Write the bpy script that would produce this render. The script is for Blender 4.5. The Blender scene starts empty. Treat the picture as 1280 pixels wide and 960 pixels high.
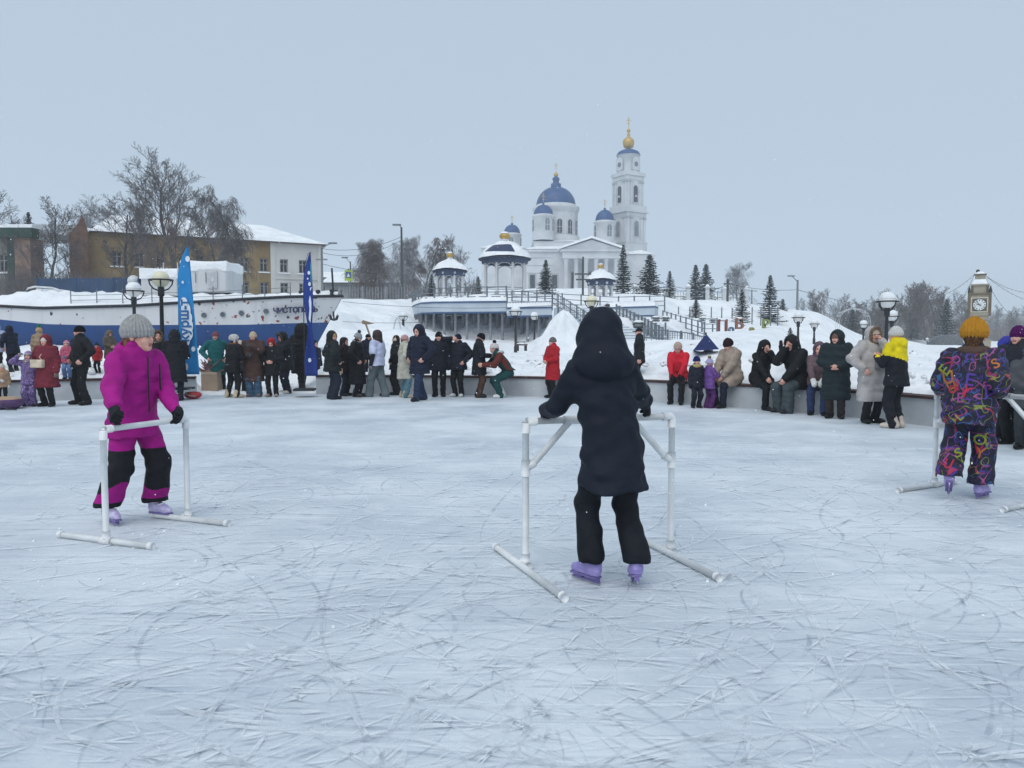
import bpy, bmesh, math, random
import numpy as np
from mathutils import Vector, Matrix
rnd = random.Random(7)
scene = bpy.context.scene
col = scene.collection
# ------------------------------------------------------------------ camera
F_PX, CAM_H, HORIZON = 961.0, 1.4, 425.0
PITCH = math.atan((480 - HORIZON) / F_PX)
cam_data = bpy.data.cameras.new('camera')
cam_data.sensor_width = 36.0
cam_data.lens = F_PX / 1280 * 36.0
cam_data.clip_start = 0.05
cam_data.clip_end = 6000
cam = bpy.data.objects.new('camera', cam_data)
col.objects.link(cam)
cam.location = (0, 0, CAM_H)
cam.rotation_euler = (math.radians(90) - PITCH, 0, 0)
scene.camera = cam
# ------------------------------------------------------------------ overcast sky
SUN_EL, SUN_AZ = math.radians(52), math.radians(200)
world = bpy.data.worlds.new('World')
scene.world = world
world.use_nodes = True
nt = world.node_tree
nt.nodes.clear()
w_out = nt.nodes.new('ShaderNodeOutputWorld')
sky = nt.nodes.new('ShaderNodeTexSky')
sky.sky_type = 'NISHITA'
sky.sun_disc = False
sky.sun_elevation = SUN_EL
sky.sun_rotation = SUN_AZ
sky.air_density = 1.0
sky.dust_density = 4.0
bg_clear = nt.nodes.new('ShaderNodeBackground')
bg_clear.inputs['Strength'].default_value = 0.05
nt.links.new(sky.outputs[0], bg_clear.inputs['Color'])
bg_cloud = nt.nodes.new('ShaderNodeBackground')       # the even cloud sheet
bg_cloud.inputs['Color'].default_value = (0.485, 0.597, 0.722, 1)
bg_cloud.inputs['Strength'].default_value = 1.03
w_mix = nt.nodes.new('ShaderNodeMixShader')
w_mix.inputs[0].default_value = 0.93
nt.links.new(bg_clear.outputs[0], w_mix.inputs[1])
nt.links.new(bg_cloud.outputs[0], w_mix.inputs[2])
nt.links.new(w_mix.outputs[0], w_out.inputs['Surface'])
# ------------------------------------------------------------------ sun behind cloud
sun_d = bpy.data.lights.new('sun', 'SUN')
sun_d.energy = 1.5
sun_d.angle = math.radians(60)
sun_d.color = (1.0, 0.99, 0.97)
sun = bpy.data.objects.new('sun', sun_d)
col.objects.link(sun)
sun.rotation_euler = (math.radians(38), 0, math.radians(-20))
scene.view_settings.view_transform = 'Standard'
scene.view_settings.look = 'None'
scene.view_settings.gamma = 1.0
scene.view_settings.exposure = 0.0
scene.view_settings.use_curve_mapping = False
scene.cycles.use_denoising = True
scene.cycles.volume_bounces = 1
scene.cycles.max_bounces = 6
scene.cycles.diffuse_bounces = 3
scene.cycles.glossy_bounces = 2
scene.cycles.transparent_max_bounces = 12

# ------------------------------------------------------------------ pixel <-> place
def P(px, py, d):
    u = (px - 640) / F_PX
    v = (480 - py) / F_PX
    c, s = math.cos(PITCH), math.sin(PITCH)
    dy = c + v * s
    dz = -s + v * c
    t = d / dy
    return Vector((u * t, d, CAM_H + dz * t))
def Zp(py, d): return P(640, py, d).z
def G(px, py, z=0.0):
    lo, hi = 1.0, 3000.0
    u = (px - 640) / F_PX
    v = (480 - py) / F_PX
    c, s = math.cos(PITCH), math.sin(PITCH)
    dy, dz = c + v * s, -s + v * c
    t = (z - CAM_H) / dz
    return Vector((u * t, dy * t, z))
def M_PER_PX(d): return d / F_PX

# ------------------------------------------------------------------ materials
def lin(c):
    return tuple(((x / 255) / 12.92 if x / 255 <= 0.04045 else ((x / 255 + 0.055) / 1.055) ** 2.4) for x in c)
_mats = {}
def mat(name, rgb, rough=0.7, var=0.15, scale=6.0, bump=0.0, bscale=40.0, metal=0.0, rgb2=None, detail=4.0, spec=0.4, lo=0.35, hi=0.65, stretch=None):
    """procedural principled material: noise between rgb and a varied tone, optional noise bump. rgb are linear base colours"""
    key = (name, rgb, rough, var, scale, bump, bscale, metal, rgb2, lo, hi, stretch)
    if key in _mats: return _mats[key]
    m = bpy.data.materials.new(name)
    m.use_nodes = True
    t = m.node_tree
    b = t.nodes['Principled BSDF']
    b.inputs['Roughness'].default_value = rough
    b.inputs['Metallic'].default_value = metal
    b.inputs['Specular IOR Level'].default_value = spec
    tc = t.nodes.new('ShaderNodeTexCoord')
    src = tc.outputs['Object']
    if stretch:
        mp = t.nodes.new('ShaderNodeMapping'); mp.inputs['Scale'].default_value = stretch
        t.links.new(src, mp.inputs[0]); src = mp.outputs[0]
    n = t.nodes.new('ShaderNodeTexNoise')
    n.inputs['Scale'].default_value = scale
    n.inputs['Detail'].default_value = detail
    t.links.new(src, n.inputs['Vector'])
    r = t.nodes.new('ShaderNodeValToRGB')
    r.color_ramp.elements[0].position = lo
    r.color_ramp.elements[1].position = hi
    c2 = rgb2 if rgb2 else tuple(min(1, x * (1 + var)) for x in rgb)
    c1 = rgb if rgb2 else tuple(x * (1 - var) for x in rgb)
    r.color_ramp.elements[0].color = (*c1, 1)
    r.color_ramp.elements[1].color = (*c2, 1)
    t.links.new(n.outputs['Fac'], r.inputs[0])
    t.links.new(r.outputs[0], b.inputs['Base Color'])
    if bump:
        n2 = t.nodes.new('ShaderNodeTexNoise'); n2.inputs['Scale'].default_value = bscale; n2.inputs['Detail'].default_value = 5
        t.links.new(src, n2.inputs['Vector'])
        bp = t.nodes.new('ShaderNodeBump'); bp.inputs['Strength'].default_value = min(1, bump); bp.inputs['Distance'].default_value = 0.02
        t.links.new(n2.outputs['Fac'], bp.inputs['Height'])
        t.links.new(bp.outputs[0], b.inputs['Normal'])
    _mats[key] = m
    return m

# ------------------------------------------------------------------ objects
def tag(o, label=None, cat=None, group=None, kind=None):
    if label: o['label'] = label
    if cat: o['category'] = cat
    if group: o['group'] = group
    if kind: o['kind'] = kind
    return o
def thing(name, label, cat, loc=(0, 0, 0), rz=0.0, group=None, kind=None):
    o = bpy.data.objects.new(name, None)
    o.empty_display_size = 0.2
    col.objects.link(o)
    o.location = loc
    o.rotation_euler = (0, 0, rz)
    return tag(o, label, cat, group, kind)
def link_mesh(name, verts, faces, mats, parent=None, smooth=False, midx=None):
    me = bpy.data.meshes.new(name)
    me.from_pydata([tuple(v) for v in verts] if not isinstance(verts, np.ndarray) else verts.tolist(), [], faces if not isinstance(faces, np.ndarray) else faces.tolist())
    for m in (mats if isinstance(mats, (list, tuple)) else [mats]): me.materials.append(m)
    if midx is not None: me.polygons.foreach_set('material_index', np.asarray(midx, dtype=np.int32))
    if smooth: me.polygons.foreach_set('use_smooth', np.ones(len(me.polygons), dtype=bool))
    me.update()
    o = bpy.data.objects.new(name, me)
    col.objects.link(o)
    if parent: o.parent = parent
    return o
def copy_tree(o, parent=None):
    c = o.copy(); col.objects.link(c); c.parent = parent
    for ch in o.children: copy_tree(ch, c)
    return c

class MB:
    """collects shapes for ONE mesh object"""
    def __init__(s): s.v, s.f, s.m, s.cur = [], [], [], 0
    def quadmesh(s, vs, fs):
        k = len(s.v); s.v += [tuple(v) for v in vs]
        s.f += [tuple(i + k for i in f) for f in fs]; s.m += [s.cur] * len(fs); return s
    def box(s, c, size, rz=0.0, taper=1.0):
        x, y, z = size[0] / 2, size[1] / 2, size[2] / 2
        vs = []
        for dz, k in ((-z, 1), (z, taper)):
            for dx, dy in ((-x, -y), (x, -y), (x, y), (-x, y)):
                X, Y = dx * k, dy * k
                vs.append((c[0] + X * math.cos(rz) - Y * math.sin(rz), c[1] + X * math.sin(rz) + Y * math.cos(rz), c[2] + dz))
        return s.quadmesh(vs, [(0, 3, 2, 1), (4, 5, 6, 7), (0, 1, 5, 4), (1, 2, 6, 5), (2, 3, 7, 6), (3, 0, 4, 7)])
    def tube(s, pts, r, n=8, caps=True):
        pts = [Vector(p) for p in pts]
        rs = r if isinstance(r, (list, tuple)) else [r] * len(pts)
        rings = []
        up = Vector((0, 0, 1))
        for i, p in enumerate(pts):
            d = (pts[min(i + 1, len(pts) - 1)] - pts[max(i - 1, 0)])
            d = d.normalized() if d.length > 1e-9 else Vector((0, 0, 1))
            a = d.cross(up if abs(d.z) < 0.9 else Vector((1, 0, 0))).normalized()
            b = d.cross(a)
            rings.append([p + (a * math.cos(2 * math.pi * k / n) + b * math.sin(2 * math.pi * k / n)) * rs[i] for k in range(n)])
        vs = [v for ring in rings for v in ring]
        fs = []
        for i in range(len(pts) - 1):
            for k in range(n):
                fs.append((i * n + k, i * n + (k + 1) % n, (i + 1) * n + (k + 1) % n, (i + 1) * n + k))
        if caps:
            fs.append(tuple(range(n))); fs.append(tuple((len(pts) - 1) * n + k for k in reversed(range(n))))
        return s.quadmesh(vs, fs)
    def lathe(s, prof, c=(0, 0, 0), n=24, ang=None, phase=0.0):
        vs, fs = [], []
        a0, a1 = ang if ang else (0, 2 * math.pi)
        full = ang is None
        cols = n if full else n + 1
        for (r, z) in prof:
            for k in range(cols):
                a = a0 + (a1 - a0) * k / n + phase
                vs.append((c[0] + r * math.cos(a), c[1] + r * math.sin(a), c[2] + z))
        for i in range(len(prof) - 1):
            for k in range(n):
                k2 = (k + 1) % cols
                fs.append((i * cols + k, i * cols + k2, (i + 1) * cols + k2, (i + 1) * cols + k))
        return s.quadmesh(vs, fs)
    def prism(s, poly, lo, hi, frame):
        """poly in 2D (u,w), extruded from lo to hi along frame axis n; frame=(origin,u,w,n)"""
        o, u, w, nn = frame
        n = len(poly)
        vs = [o + u * a + w * b + nn * lo for a, b in poly] + [o + u * a + w * b + nn * hi for a, b in poly]
        fs = [tuple(range(n))[::-1], tuple(range(n, 2 * n))] + [(i, (i + 1) % n, n + (i + 1) % n, n + i) for i in range(n)]
        return s.quadmesh(vs, fs)
    def ball(s, c, r, n=10, sq=(1, 1, 1)):
        prof = [(math.sin(math.pi * i / n) * r, -math.cos(math.pi * i / n) * r) for i in range(n + 1)]
        k = len(s.v)
        s.lathe(prof, (0, 0, 0), n + 4)
        for i in range(k, len(s.v)):
            v = s.v[i]; s.v[i] = (c[0] + v[0] * sq[0], c[1] + v[1] * sq[1], c[2] + v[2] * sq[2])
        return s
    def build(s, name, mats, parent=None, smooth=False):
        return link_mesh(name, s.v, s.f, mats, parent, smooth, s.m if isinstance(mats, (list, tuple)) else None)

def vnoise(x, y, seed=0):
    """cheap smooth 2-D noise from sines, -1..1, works on arrays"""
    a = seed * 1.7
    return (np.sin(x * 1.0 + 1.3 * np.sin(y * 0.7 + a) + a) + np.sin(y * 1.1 + 1.7 * np.sin(x * 0.6 - a) + 2 * a) + np.sin((x + y) * 0.77 + a * 3) + np.sin((x - y) * 1.31 - a)) / 4
# ================================================================== rounded bodies: signed distance shapes meshed by surface nets
class Field:
    def __init__(s, lo, hi, h):
        s.h = h; s.lo = np.array(lo, float) - 2 * h
        s.n = np.ceil((np.array(hi, float) + 2 * h - s.lo) / h).astype(int) + 1
        s.F = np.full(tuple(s.n), 0.5, np.float32)
        s.ax = [(s.lo[i] + np.arange(s.n[i]) * h).astype(np.float32) for i in range(3)]
    def sub(s, lo, hi):
        a = np.clip(np.floor((np.array(lo) - s.lo) / s.h).astype(int), 0, s.n)
        b = np.clip(np.ceil((np.array(hi) - s.lo) / s.h).astype(int) + 1, 0, s.n)
        sl = tuple(slice(a[i], max(a[i], b[i])) for i in range(3))
        x = s.ax[0][sl[0]][:, None, None]; y = s.ax[1][sl[1]][None, :, None]; z = s.ax[2][sl[2]][None, None, :]
        return sl, x, y, z
    def join(s, sl, d, k, op):
        A = s.F[sl]
        if A.size == 0: return
        if op == 'add':
            hh = np.clip(0.5 + 0.5 * (A - d) / k, 0, 1)
            s.F[sl] = A * (1 - hh) + d * hh - k * hh * (1 - hh)
        else:
            hh = np.clip(0.5 - 0.5 * (A + d) / k, 0, 1)
            s.F[sl] = A * (1 - hh) + (-d) * hh + k * hh * (1 - hh)
    def cap(s, a, b, ra, rb=None, k=0.02, op='add', flat=None):
        rb = ra if rb is None else rb
        a = np.array(a, float); b = np.array(b, float)
        R = max(ra, rb) + k + 3 * s.h
        sl, x, y, z = s.sub(np.minimum(a, b) - R, np.maximum(a, b) + R)
        ba = b - a; L = max(float(ba @ ba), 1e-9)
        px, py, pz = x - a[0], y - a[1], z - a[2]
        t = np.clip((px * ba[0] + py * ba[1] + pz * ba[2]) / L, 0, 1)
        d = np.sqrt((px - t * ba[0]) ** 2 + (py - t * ba[1]) ** 2 + (pz - t * ba[2]) ** 2) - (ra + (rb - ra) * t)
        s.join(sl, d, k, op); return s
    def ell(s, c, r, k=0.02, op='add', zmin=None, zmax=None, ymin=None, ymax=None):
        c = np.array(c, float); r = np.array(r, float)
        R = r + k + 3 * s.h
        sl, x, y, z = s.sub(c - R, c + R)
        qx, qy, qz = (x - c[0]) / r[0], (y - c[1]) / r[1], (z - c[2]) / r[2]
        k0 = np.sqrt(qx ** 2 + qy ** 2 + qz ** 2)
        k1 = np.sqrt((qx / r[0]) ** 2 + (qy / r[1]) ** 2 + (qz / r[2]) ** 2) + 1e-6
        d = k0 * (k0 - 1) / k1
        if zmin is not None: d = np.maximum(d, zmin - z)
        if zmax is not None: d = np.maximum(d, z - zmax)
        if ymin is not None: d = np.maximum(d, ymin - y)
        if ymax is not None: d = np.maximum(d, y - ymax)
        s.join(sl, d, k, op); return s
    def loft(s, rows, k=0.02, op='add', cap=0.0, sq=2.0):
        """rows (cx, cy, z, rx, ry) with rising z"""
        rows = sorted(rows, key=lambda r: r[2])
        A = np.array(rows, float)
        rm = A[:, 3:5].max() + k + 3 * s.h
        lo = (A[:, 0].min() - rm, A[:, 1].min() - rm, A[0, 2] - k - 3 * s.h); hi = (A[:, 0].max() + rm, A[:, 1].max() + rm, A[-1, 2] + k + 3 * s.h)
        sl, x, y, z = s.sub(lo, hi)
        zz = z.ravel()
        cx, cy, rx, ry = [np.interp(zz, A[:, 2], A[:, j])[None, None, :] for j in (0, 1, 3, 4)]
        q = (np.abs((x - cx) / rx) ** sq + np.abs((y - cy) / ry) ** sq) ** (1 / sq)
        d = (q - 1) * np.minimum(rx, ry)
        d = np.maximum(np.maximum(d, z - A[-1, 2]), A[0, 2] - z) - cap
        s.join(sl, d, k, op); return s
    def disp(s, fn):
        x = s.ax[0][:, None, None]; y = s.ax[1][None, :, None]; z = s.ax[2][None, None, :]
        s.F += fn(x, y, z).astype(np.float32); return s
    def mesh(s):
        F = s.F
        ins = F < 0
        nx, ny, nz = F.shape
        cnt = np.zeros((nx - 1, ny - 1, nz - 1), np.int8)
        offs = [(i, j, k) for i in (0, 1) for j in (0, 1) for k in (0, 1)]
        sub = lambda A, o: A[o[0]:nx - 1 + o[0], o[1]:ny - 1 + o[1], o[2]:nz - 1 + o[2]]
        for o in offs: cnt += sub(ins, o)
        act = (cnt > 0) & (cnt < 8)
        idx = np.full(act.shape, -1, np.int64)
        I = np.argwhere(act)
        if len(I) == 0: return np.zeros((0, 3)), np.zeros((0, 4), int)
        idx[act] = np.arange(len(I))
        acc = np.zeros((len(I), 3)); num = np.zeros(len(I))
        for o in offs:
            for ax in range(3):
                if o[ax]: continue
                o2 = list(o); o2[ax] = 1
                f0 = F[I[:, 0] + o[0], I[:, 1] + o[1], I[:, 2] + o[2]]; f1 = F[I[:, 0] + o2[0], I[:, 1] + o2[1], I[:, 2] + o2[2]]
                c = (f0 < 0) != (f1 < 0)
                t = np.where(c, f0 / np.where(c, f0 - f1, 1), 0)
                p = np.tile(np.array(o, float), (len(I), 1)); p[:, ax] = t
                acc += p * c[:, None]; num += c
        V = s.lo + (I + acc / num[:, None]) * s.h
        quads = []
        for ax in range(3):
            a1, a2 = (ax + 1) % 3, (ax + 2) % 3
            s0 = [slice(1, -1)] * 3; s0[ax] = slice(0, -1)
            s1 = list(s0); s1[ax] = slice(1, None)
            A = ins[tuple(s0)]; B = ins[tuple(s1)]
            E = np.argwhere(A != B)
            if len(E) == 0: continue
            fl = A[E[:, 0], E[:, 1], E[:, 2]]
            base = E.copy()
            for a in (a1, a2): base[:, a] += 1
            def gi(d1, d2):
                q = base.copy(); q[:, a1] += d1; q[:, a2] += d2
                return idx[q[:, 0], q[:, 1], q[:, 2]]
            q = np.stack([gi(-1, -1), gi(0, -1), gi(0, 0), gi(-1, 0)], 1)
            q[~fl] = q[~fl][:, ::-1]
            quads.append(q)
        Q = np.concatenate(quads)
        Q = Q[(Q >= 0).all(1)]
        return V, Q

def rot_pts(V, yaw=0, pitch=0, roll=0, piv=(0, 0, 0)):
    M = np.array(Matrix.Rotation(yaw, 3, 'Z') @ Matrix.Rotation(pitch, 3, 'X') @ Matrix.Rotation(roll, 3, 'Y'))
    return (np.asarray(V) - piv) @ M.T + piv

def ik(S, T, l1, l2, hint):
    S, T = Vector(S), Vector(T)
    d = T - S; L = min(d.length, (l1 + l2) * 0.995); u = d.normalized(); T = S + u * L
    a = (l1 * l1 - l2 * l2 + L * L) / (2 * L)
    hgt = math.sqrt(max(l1 * l1 - a * a, 0))
    hv = Vector(hint); hv = hv - u * hv.dot(u)
    hv = hv.normalized() if hv.length > 1e-6 else Vector((1, 0, 0))
    return S + u * a + hv * hgt, T

# ------------------------------------------------------------------ cloth colours
def cloth(rgb, rough=0.75, kind='plain'):
    c = lin(rgb)
    return mat('cloth_%02x%02x%02x' % rgb, c, rough, 0.18, 7.0, 0.75, 11.0, spec=0.3)
def knit(rgb): return mat('knit_%02x%02x%02x' % rgb, lin(rgb), 0.95, 0.12, 60.0, 0.6, 140.0, spec=0.1)
def fur(rgb): return mat('fur_%02x%02x%02x' % rgb, lin(rgb), 1.0, 0.5, 60.0, 1.0, 160.0, spec=0.05)
SKIN = mat('skin', lin((224, 176, 156)), 0.5, 0.08, 30.0, rgb2=lin((214, 152, 136)))
LIPS = mat('lips', lin((170, 92, 88)), 0.5, 0.1)
EYE = mat('eye', lin((40, 34, 34)), 0.2, 0.1)
BROWM = mat('brow', lin((88, 66, 52)), 0.8, 0.2)
def confetti(name, base, cols, scale=9.0, width=0.06):
    """dark printed cloth with scribbles in several colours: thin bands of warped noise, one layer a colour"""
    key = ('confetti', name)
    if key in _mats: return _mats[key]
    m = bpy.data.materials.new(name); m.use_nodes = True
    t = m.node_tree; b = t.nodes['Principled BSDF']
    b.inputs['Roughness'].default_value = 0.7
    tc = t.nodes.new('ShaderNodeTexCoord')
    prev = None
    for i, c in enumerate(cols):
        mp = t.nodes.new('ShaderNodeMapping')
        mp.inputs['Location'].default_value = (3.7 * i, 1.9 * i, 5.1 * i)
        mp.inputs['Rotation'].default_value = (0.5 * i, 0.8 * i, 1.1 * i)
        t.links.new(tc.outputs['Object'], mp.inputs[0])
        n = t.nodes.new('ShaderNodeTexNoise'); n.inputs['Scale'].default_value = scale * (0.8 + 0.13 * i); n.inputs['Detail'].default_value = 0.0; n.inputs['Distortion'].default_value = 0.8
        t.links.new(mp.outputs[0], n.inputs['Vector'])
        r0 = t.nodes.new('ShaderNodeValToRGB')
        e = r0.color_ramp.elements
        mid = 0.46 + 0.03 * (i % 3)
        e[0].position = mid - width; e[0].color = (0, 0, 0, 1)
        e[1].position = mid - width * 0.7; e[1].color = (1, 1, 1, 1)
        e2 = e.new(mid + width * 0.7); e2.color = (1, 1, 1, 1)
        e3 = e.new(mid + width); e3.color = (0, 0, 0, 1)
        t.links.new(n.outputs['Fac'], r0.inputs[0])
        nm = t.nodes.new('ShaderNodeTexNoise'); nm.inputs['Scale'].default_value = scale * 1.1; nm.inputs['Detail'].default_value = 1.0
        t.links.new(mp.outputs[0], nm.inputs['Vector'])
        th = t.nodes.new('ShaderNodeMapRange'); th.inputs[1].default_value = .48; th.inputs[2].default_value = .54
        t.links.new(nm.outputs['Fac'], th.inputs[0])
        r = t.nodes.new('ShaderNodeMath'); r.operation = 'MULTIPLY'
        t.links.new(r0.outputs[0], r.inputs[0]); t.links.new(th.outputs[0], r.inputs[1])
        mx = t.nodes.new('ShaderNodeMix'); mx.data_type = 'RGBA'
        t.links.new(r.outputs[0], mx.inputs['Factor'])
        if prev is None: mx.inputs['A'].default_value = (*lin(base), 1)
        else: t.links.new(prev, mx.inputs['A'])
        mx.inputs['B'].default_value = (*lin(c), 1)
        prev = mx.outputs['Result']
    t.links.new(prev, b.inputs['Base Color'])
    n2 = t.nodes.new('ShaderNodeTexNoise'); n2.inputs['Scale'].default_value = 20; n2.inputs['Detail'].default_value = 4
    t.links.new(tc.outputs['Object'], n2.inputs['Vector'])
    bp = t.nodes.new('ShaderNodeBump'); bp.inputs['Strength'].default_value = 0.4; bp.inputs['Distance'].default_value = 0.02
    t.links.new(n2.outputs['Fac'], bp.inputs['Height']); t.links.new(bp.outputs[0], b.inputs['Normal'])
    _mats[key] = m
    return m

def folds(amp, seed, quilt=0.0, qf=50.0):
    a = seed * 2.39
    def fn(x, y, z):
        w = np.sin(23 * x + 9 * np.sin(5 * z + a) + a) * np.sin(19 * z + 6 * np.sin(6 * x + 4 * y + a)) + 0.7 * np.sin(31 * y + 8 * np.sin(7 * z - a) + 11 * z) + 0.5 * np.sin(47 * z + 21 * x + 5 * np.sin(9 * y + a))
        d = amp * 0.5 * w
        if quilt: d = d + quilt * (1 - 2 * np.abs(np.sin(qf * z + 0.4 * np.sin(8 * x + 6 * y + a)))**0.6) * 0.5
        return d
    return fn

HAND_L = [(-0.030, 0.060, 0.0085), (-0.011, 0.075, 0.009), (0.009, 0.078, 0.009), (0.029, 0.068, 0.0085)]
def hand_mesh(curl=0.5, thick=1.0, h=0.006, thumb=1):
    """hand along -Z from the wrist at the origin, palm facing -Y, thumb on +X*thumb"""
    f = Field((-0.09, -0.10, -0.21), (0.09, 0.05, 0.05), h)
    f.cap((0, 0, 0.035), (0, 0, -0.01), 0.030 * thick, 0.027 * thick, 0.01)
    f.loft([(0, 0, -0.088, 0.040 * thick, 0.015 * thick), (0, 0, -0.05, 0.044 * thick, 0.018 * thick), (0, 0, -0.005, 0.030 * thick, 0.019 * thick)], k=0.012, cap=0.004)
    for i, (x, L, r) in enumerate(HAND_L):
        p = Vector((x * thick, 0, -0.085)); a = 0.25 + curl * 0.5
        for j, sg in enumerate((0.45, 0.32, 0.27)):
            q = p + Vector((x * 0.12, -math.sin(a) * L * sg, -math.cos(a) * L * sg))
            f.cap(p, q, r * thick * (1 - 0.08 * j), r * thick * (0.93 - 0.08 * j), 0.004)
            p = q; a += curl * 1.15
    t0 = Vector((0.03 * thumb, -0.004, -0.03)); t1 = Vector((0.058 * thumb, -0.022, -0.062)); t2 = Vector((0.055 * thumb, -0.042 - 0.01 * curl, -0.092))
    f.cap(t0, t1, 0.014 * thick, 0.011 * thick, 0.008); f.cap(t1, t2, 0.0105 * thick, 0.009 * thick, 0.004)
    return f.mesh()

_head_cache = {}
def head_mesh(h):
    if h in _head_cache: return _head_cache[h]
    f = Field((-0.1, -0.14, -0.2), (0.1, 0.12, 0.13), h)
    f.ell((0, 0.012, 0.026), (0.076, 0.095, 0.09))
    f.ell((0, -0.036, -0.045), (0.056, 0.056, 0.07), 0.03)
    f.cap((-0.010, -0.068, -0.092), (0.010, -0.068, -0.092), 0.018, 0.018, 0.03)
    f.cap((0, 0.015, -0.06), (0, 0.03, -0.19), 0.05, 0.055, 0.03)
    f.cap((-0.034, -0.078, 0.024), (0.034, -0.078, 0.024), 0.008, 0.008, 0.03)
    for s in (-1, 1):
        f.ell((0.031 * s, -0.104, 0.002), (0.019, 0.016, 0.012), 0.012, 'sub')
        f.ell((0.036 * s, -0.066, -0.032), (0.025, 0.022, 0.026), 0.025)
        f.ell((0.077 * s, 0.012, -0.004), (0.010, 0.02, 0.032), 0.008)
    f.cap((0, -0.089, 0.012), (0, -0.104, -0.027), 0.0065, 0.0095, 0.012)
    f.cap((-0.011, -0.096, -0.031), (0.011, -0.096, -0.031), 0.008, 0.008, 0.006)
    f.cap((-0.019, -0.083, -0.062), (0.019, -0.083, -0.062), 0.009, 0.009, 0.006)
    f.cap((-0.015, -0.083, -0.074), (0.015, -0.083, -0.074), 0.009, 0.009, 0.006)
    V, Q = f.mesh()
    C = V[Q].mean(1)
    mi = np.zeros(len(Q), int)
    mi[(np.abs(C[:, 0]) < 0.026) & (C[:, 1] < -0.078) & (np.abs(C[:, 2] + 0.067) < 0.013)] = 1
    mi[(np.abs(np.abs(C[:, 0]) - 0.032) < 0.019) & (C[:, 1] < -0.06) & (np.abs(C[:, 2] - 0.0285 + 0.15 * np.abs(np.abs(C[:, 0]) - 0.03)) < 0.0055)] = 3
    mb = MB()
    for s in (-1, 1): mb.ball((0.031 * s, -0.084, 0.002), 0.0125, 6, (1.15, 0.8, 0.75))
    k = len(V)
    ev = np.array(mb.v)
    V2 = np.concatenate([V, ev])
    Fs = [tuple(q) for q in Q.tolist()] + [tuple(i + k for i in f_) for f_ in mb.f]
    mi = np.concatenate([mi, np.full(len(mb.f), 2)])
    _head_cache[h] = (V2, Fs, mi)
    return _head_cache[h]

ARMS = {  # hand relative to shoulder in body heights: outward, forward, up ; elbow hint outward, forward, up
    'down': ((.045, .02, -.315), (.6, -1, -.2)), 'pocket': ((.03, .06, -.235), (1, -.8, 0)), 'front': ((-.085, .125, -.20), (1, -.3, -.6)),
    'phone': ((-.06, .17, -.10), (.5, -.3, -1)), 'phone_low': ((-.07, .16, -.16), (.6, -.3, -1)), 'brow': ((-.06, .11, .115), (1, .1, .1)), 'mouth': ((-.10, .12, .055), (.6, .2, -1)),
    'ahead': ((.0, .24, -.13), (.6, -.2, -1)), 'lap': ((-.05, .19, -.27), (1, -.3, 0)), 'side': ((.12, .05, -.27), (.5, -1, 0)), 'knee': ((-.01, .22, -.29), (1, 0, 0)),
    'hug': ((-.10, .20, -.03), (.8, 0, -.6)), 'up': ((.03, .12, .12), (.8, -.2, -.6)), 'lean': ((.10, .08, -.30), (1, -.6, 0)), 'rest': ((.02, .27, -.20), (1, -.1, -.4))}

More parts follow.
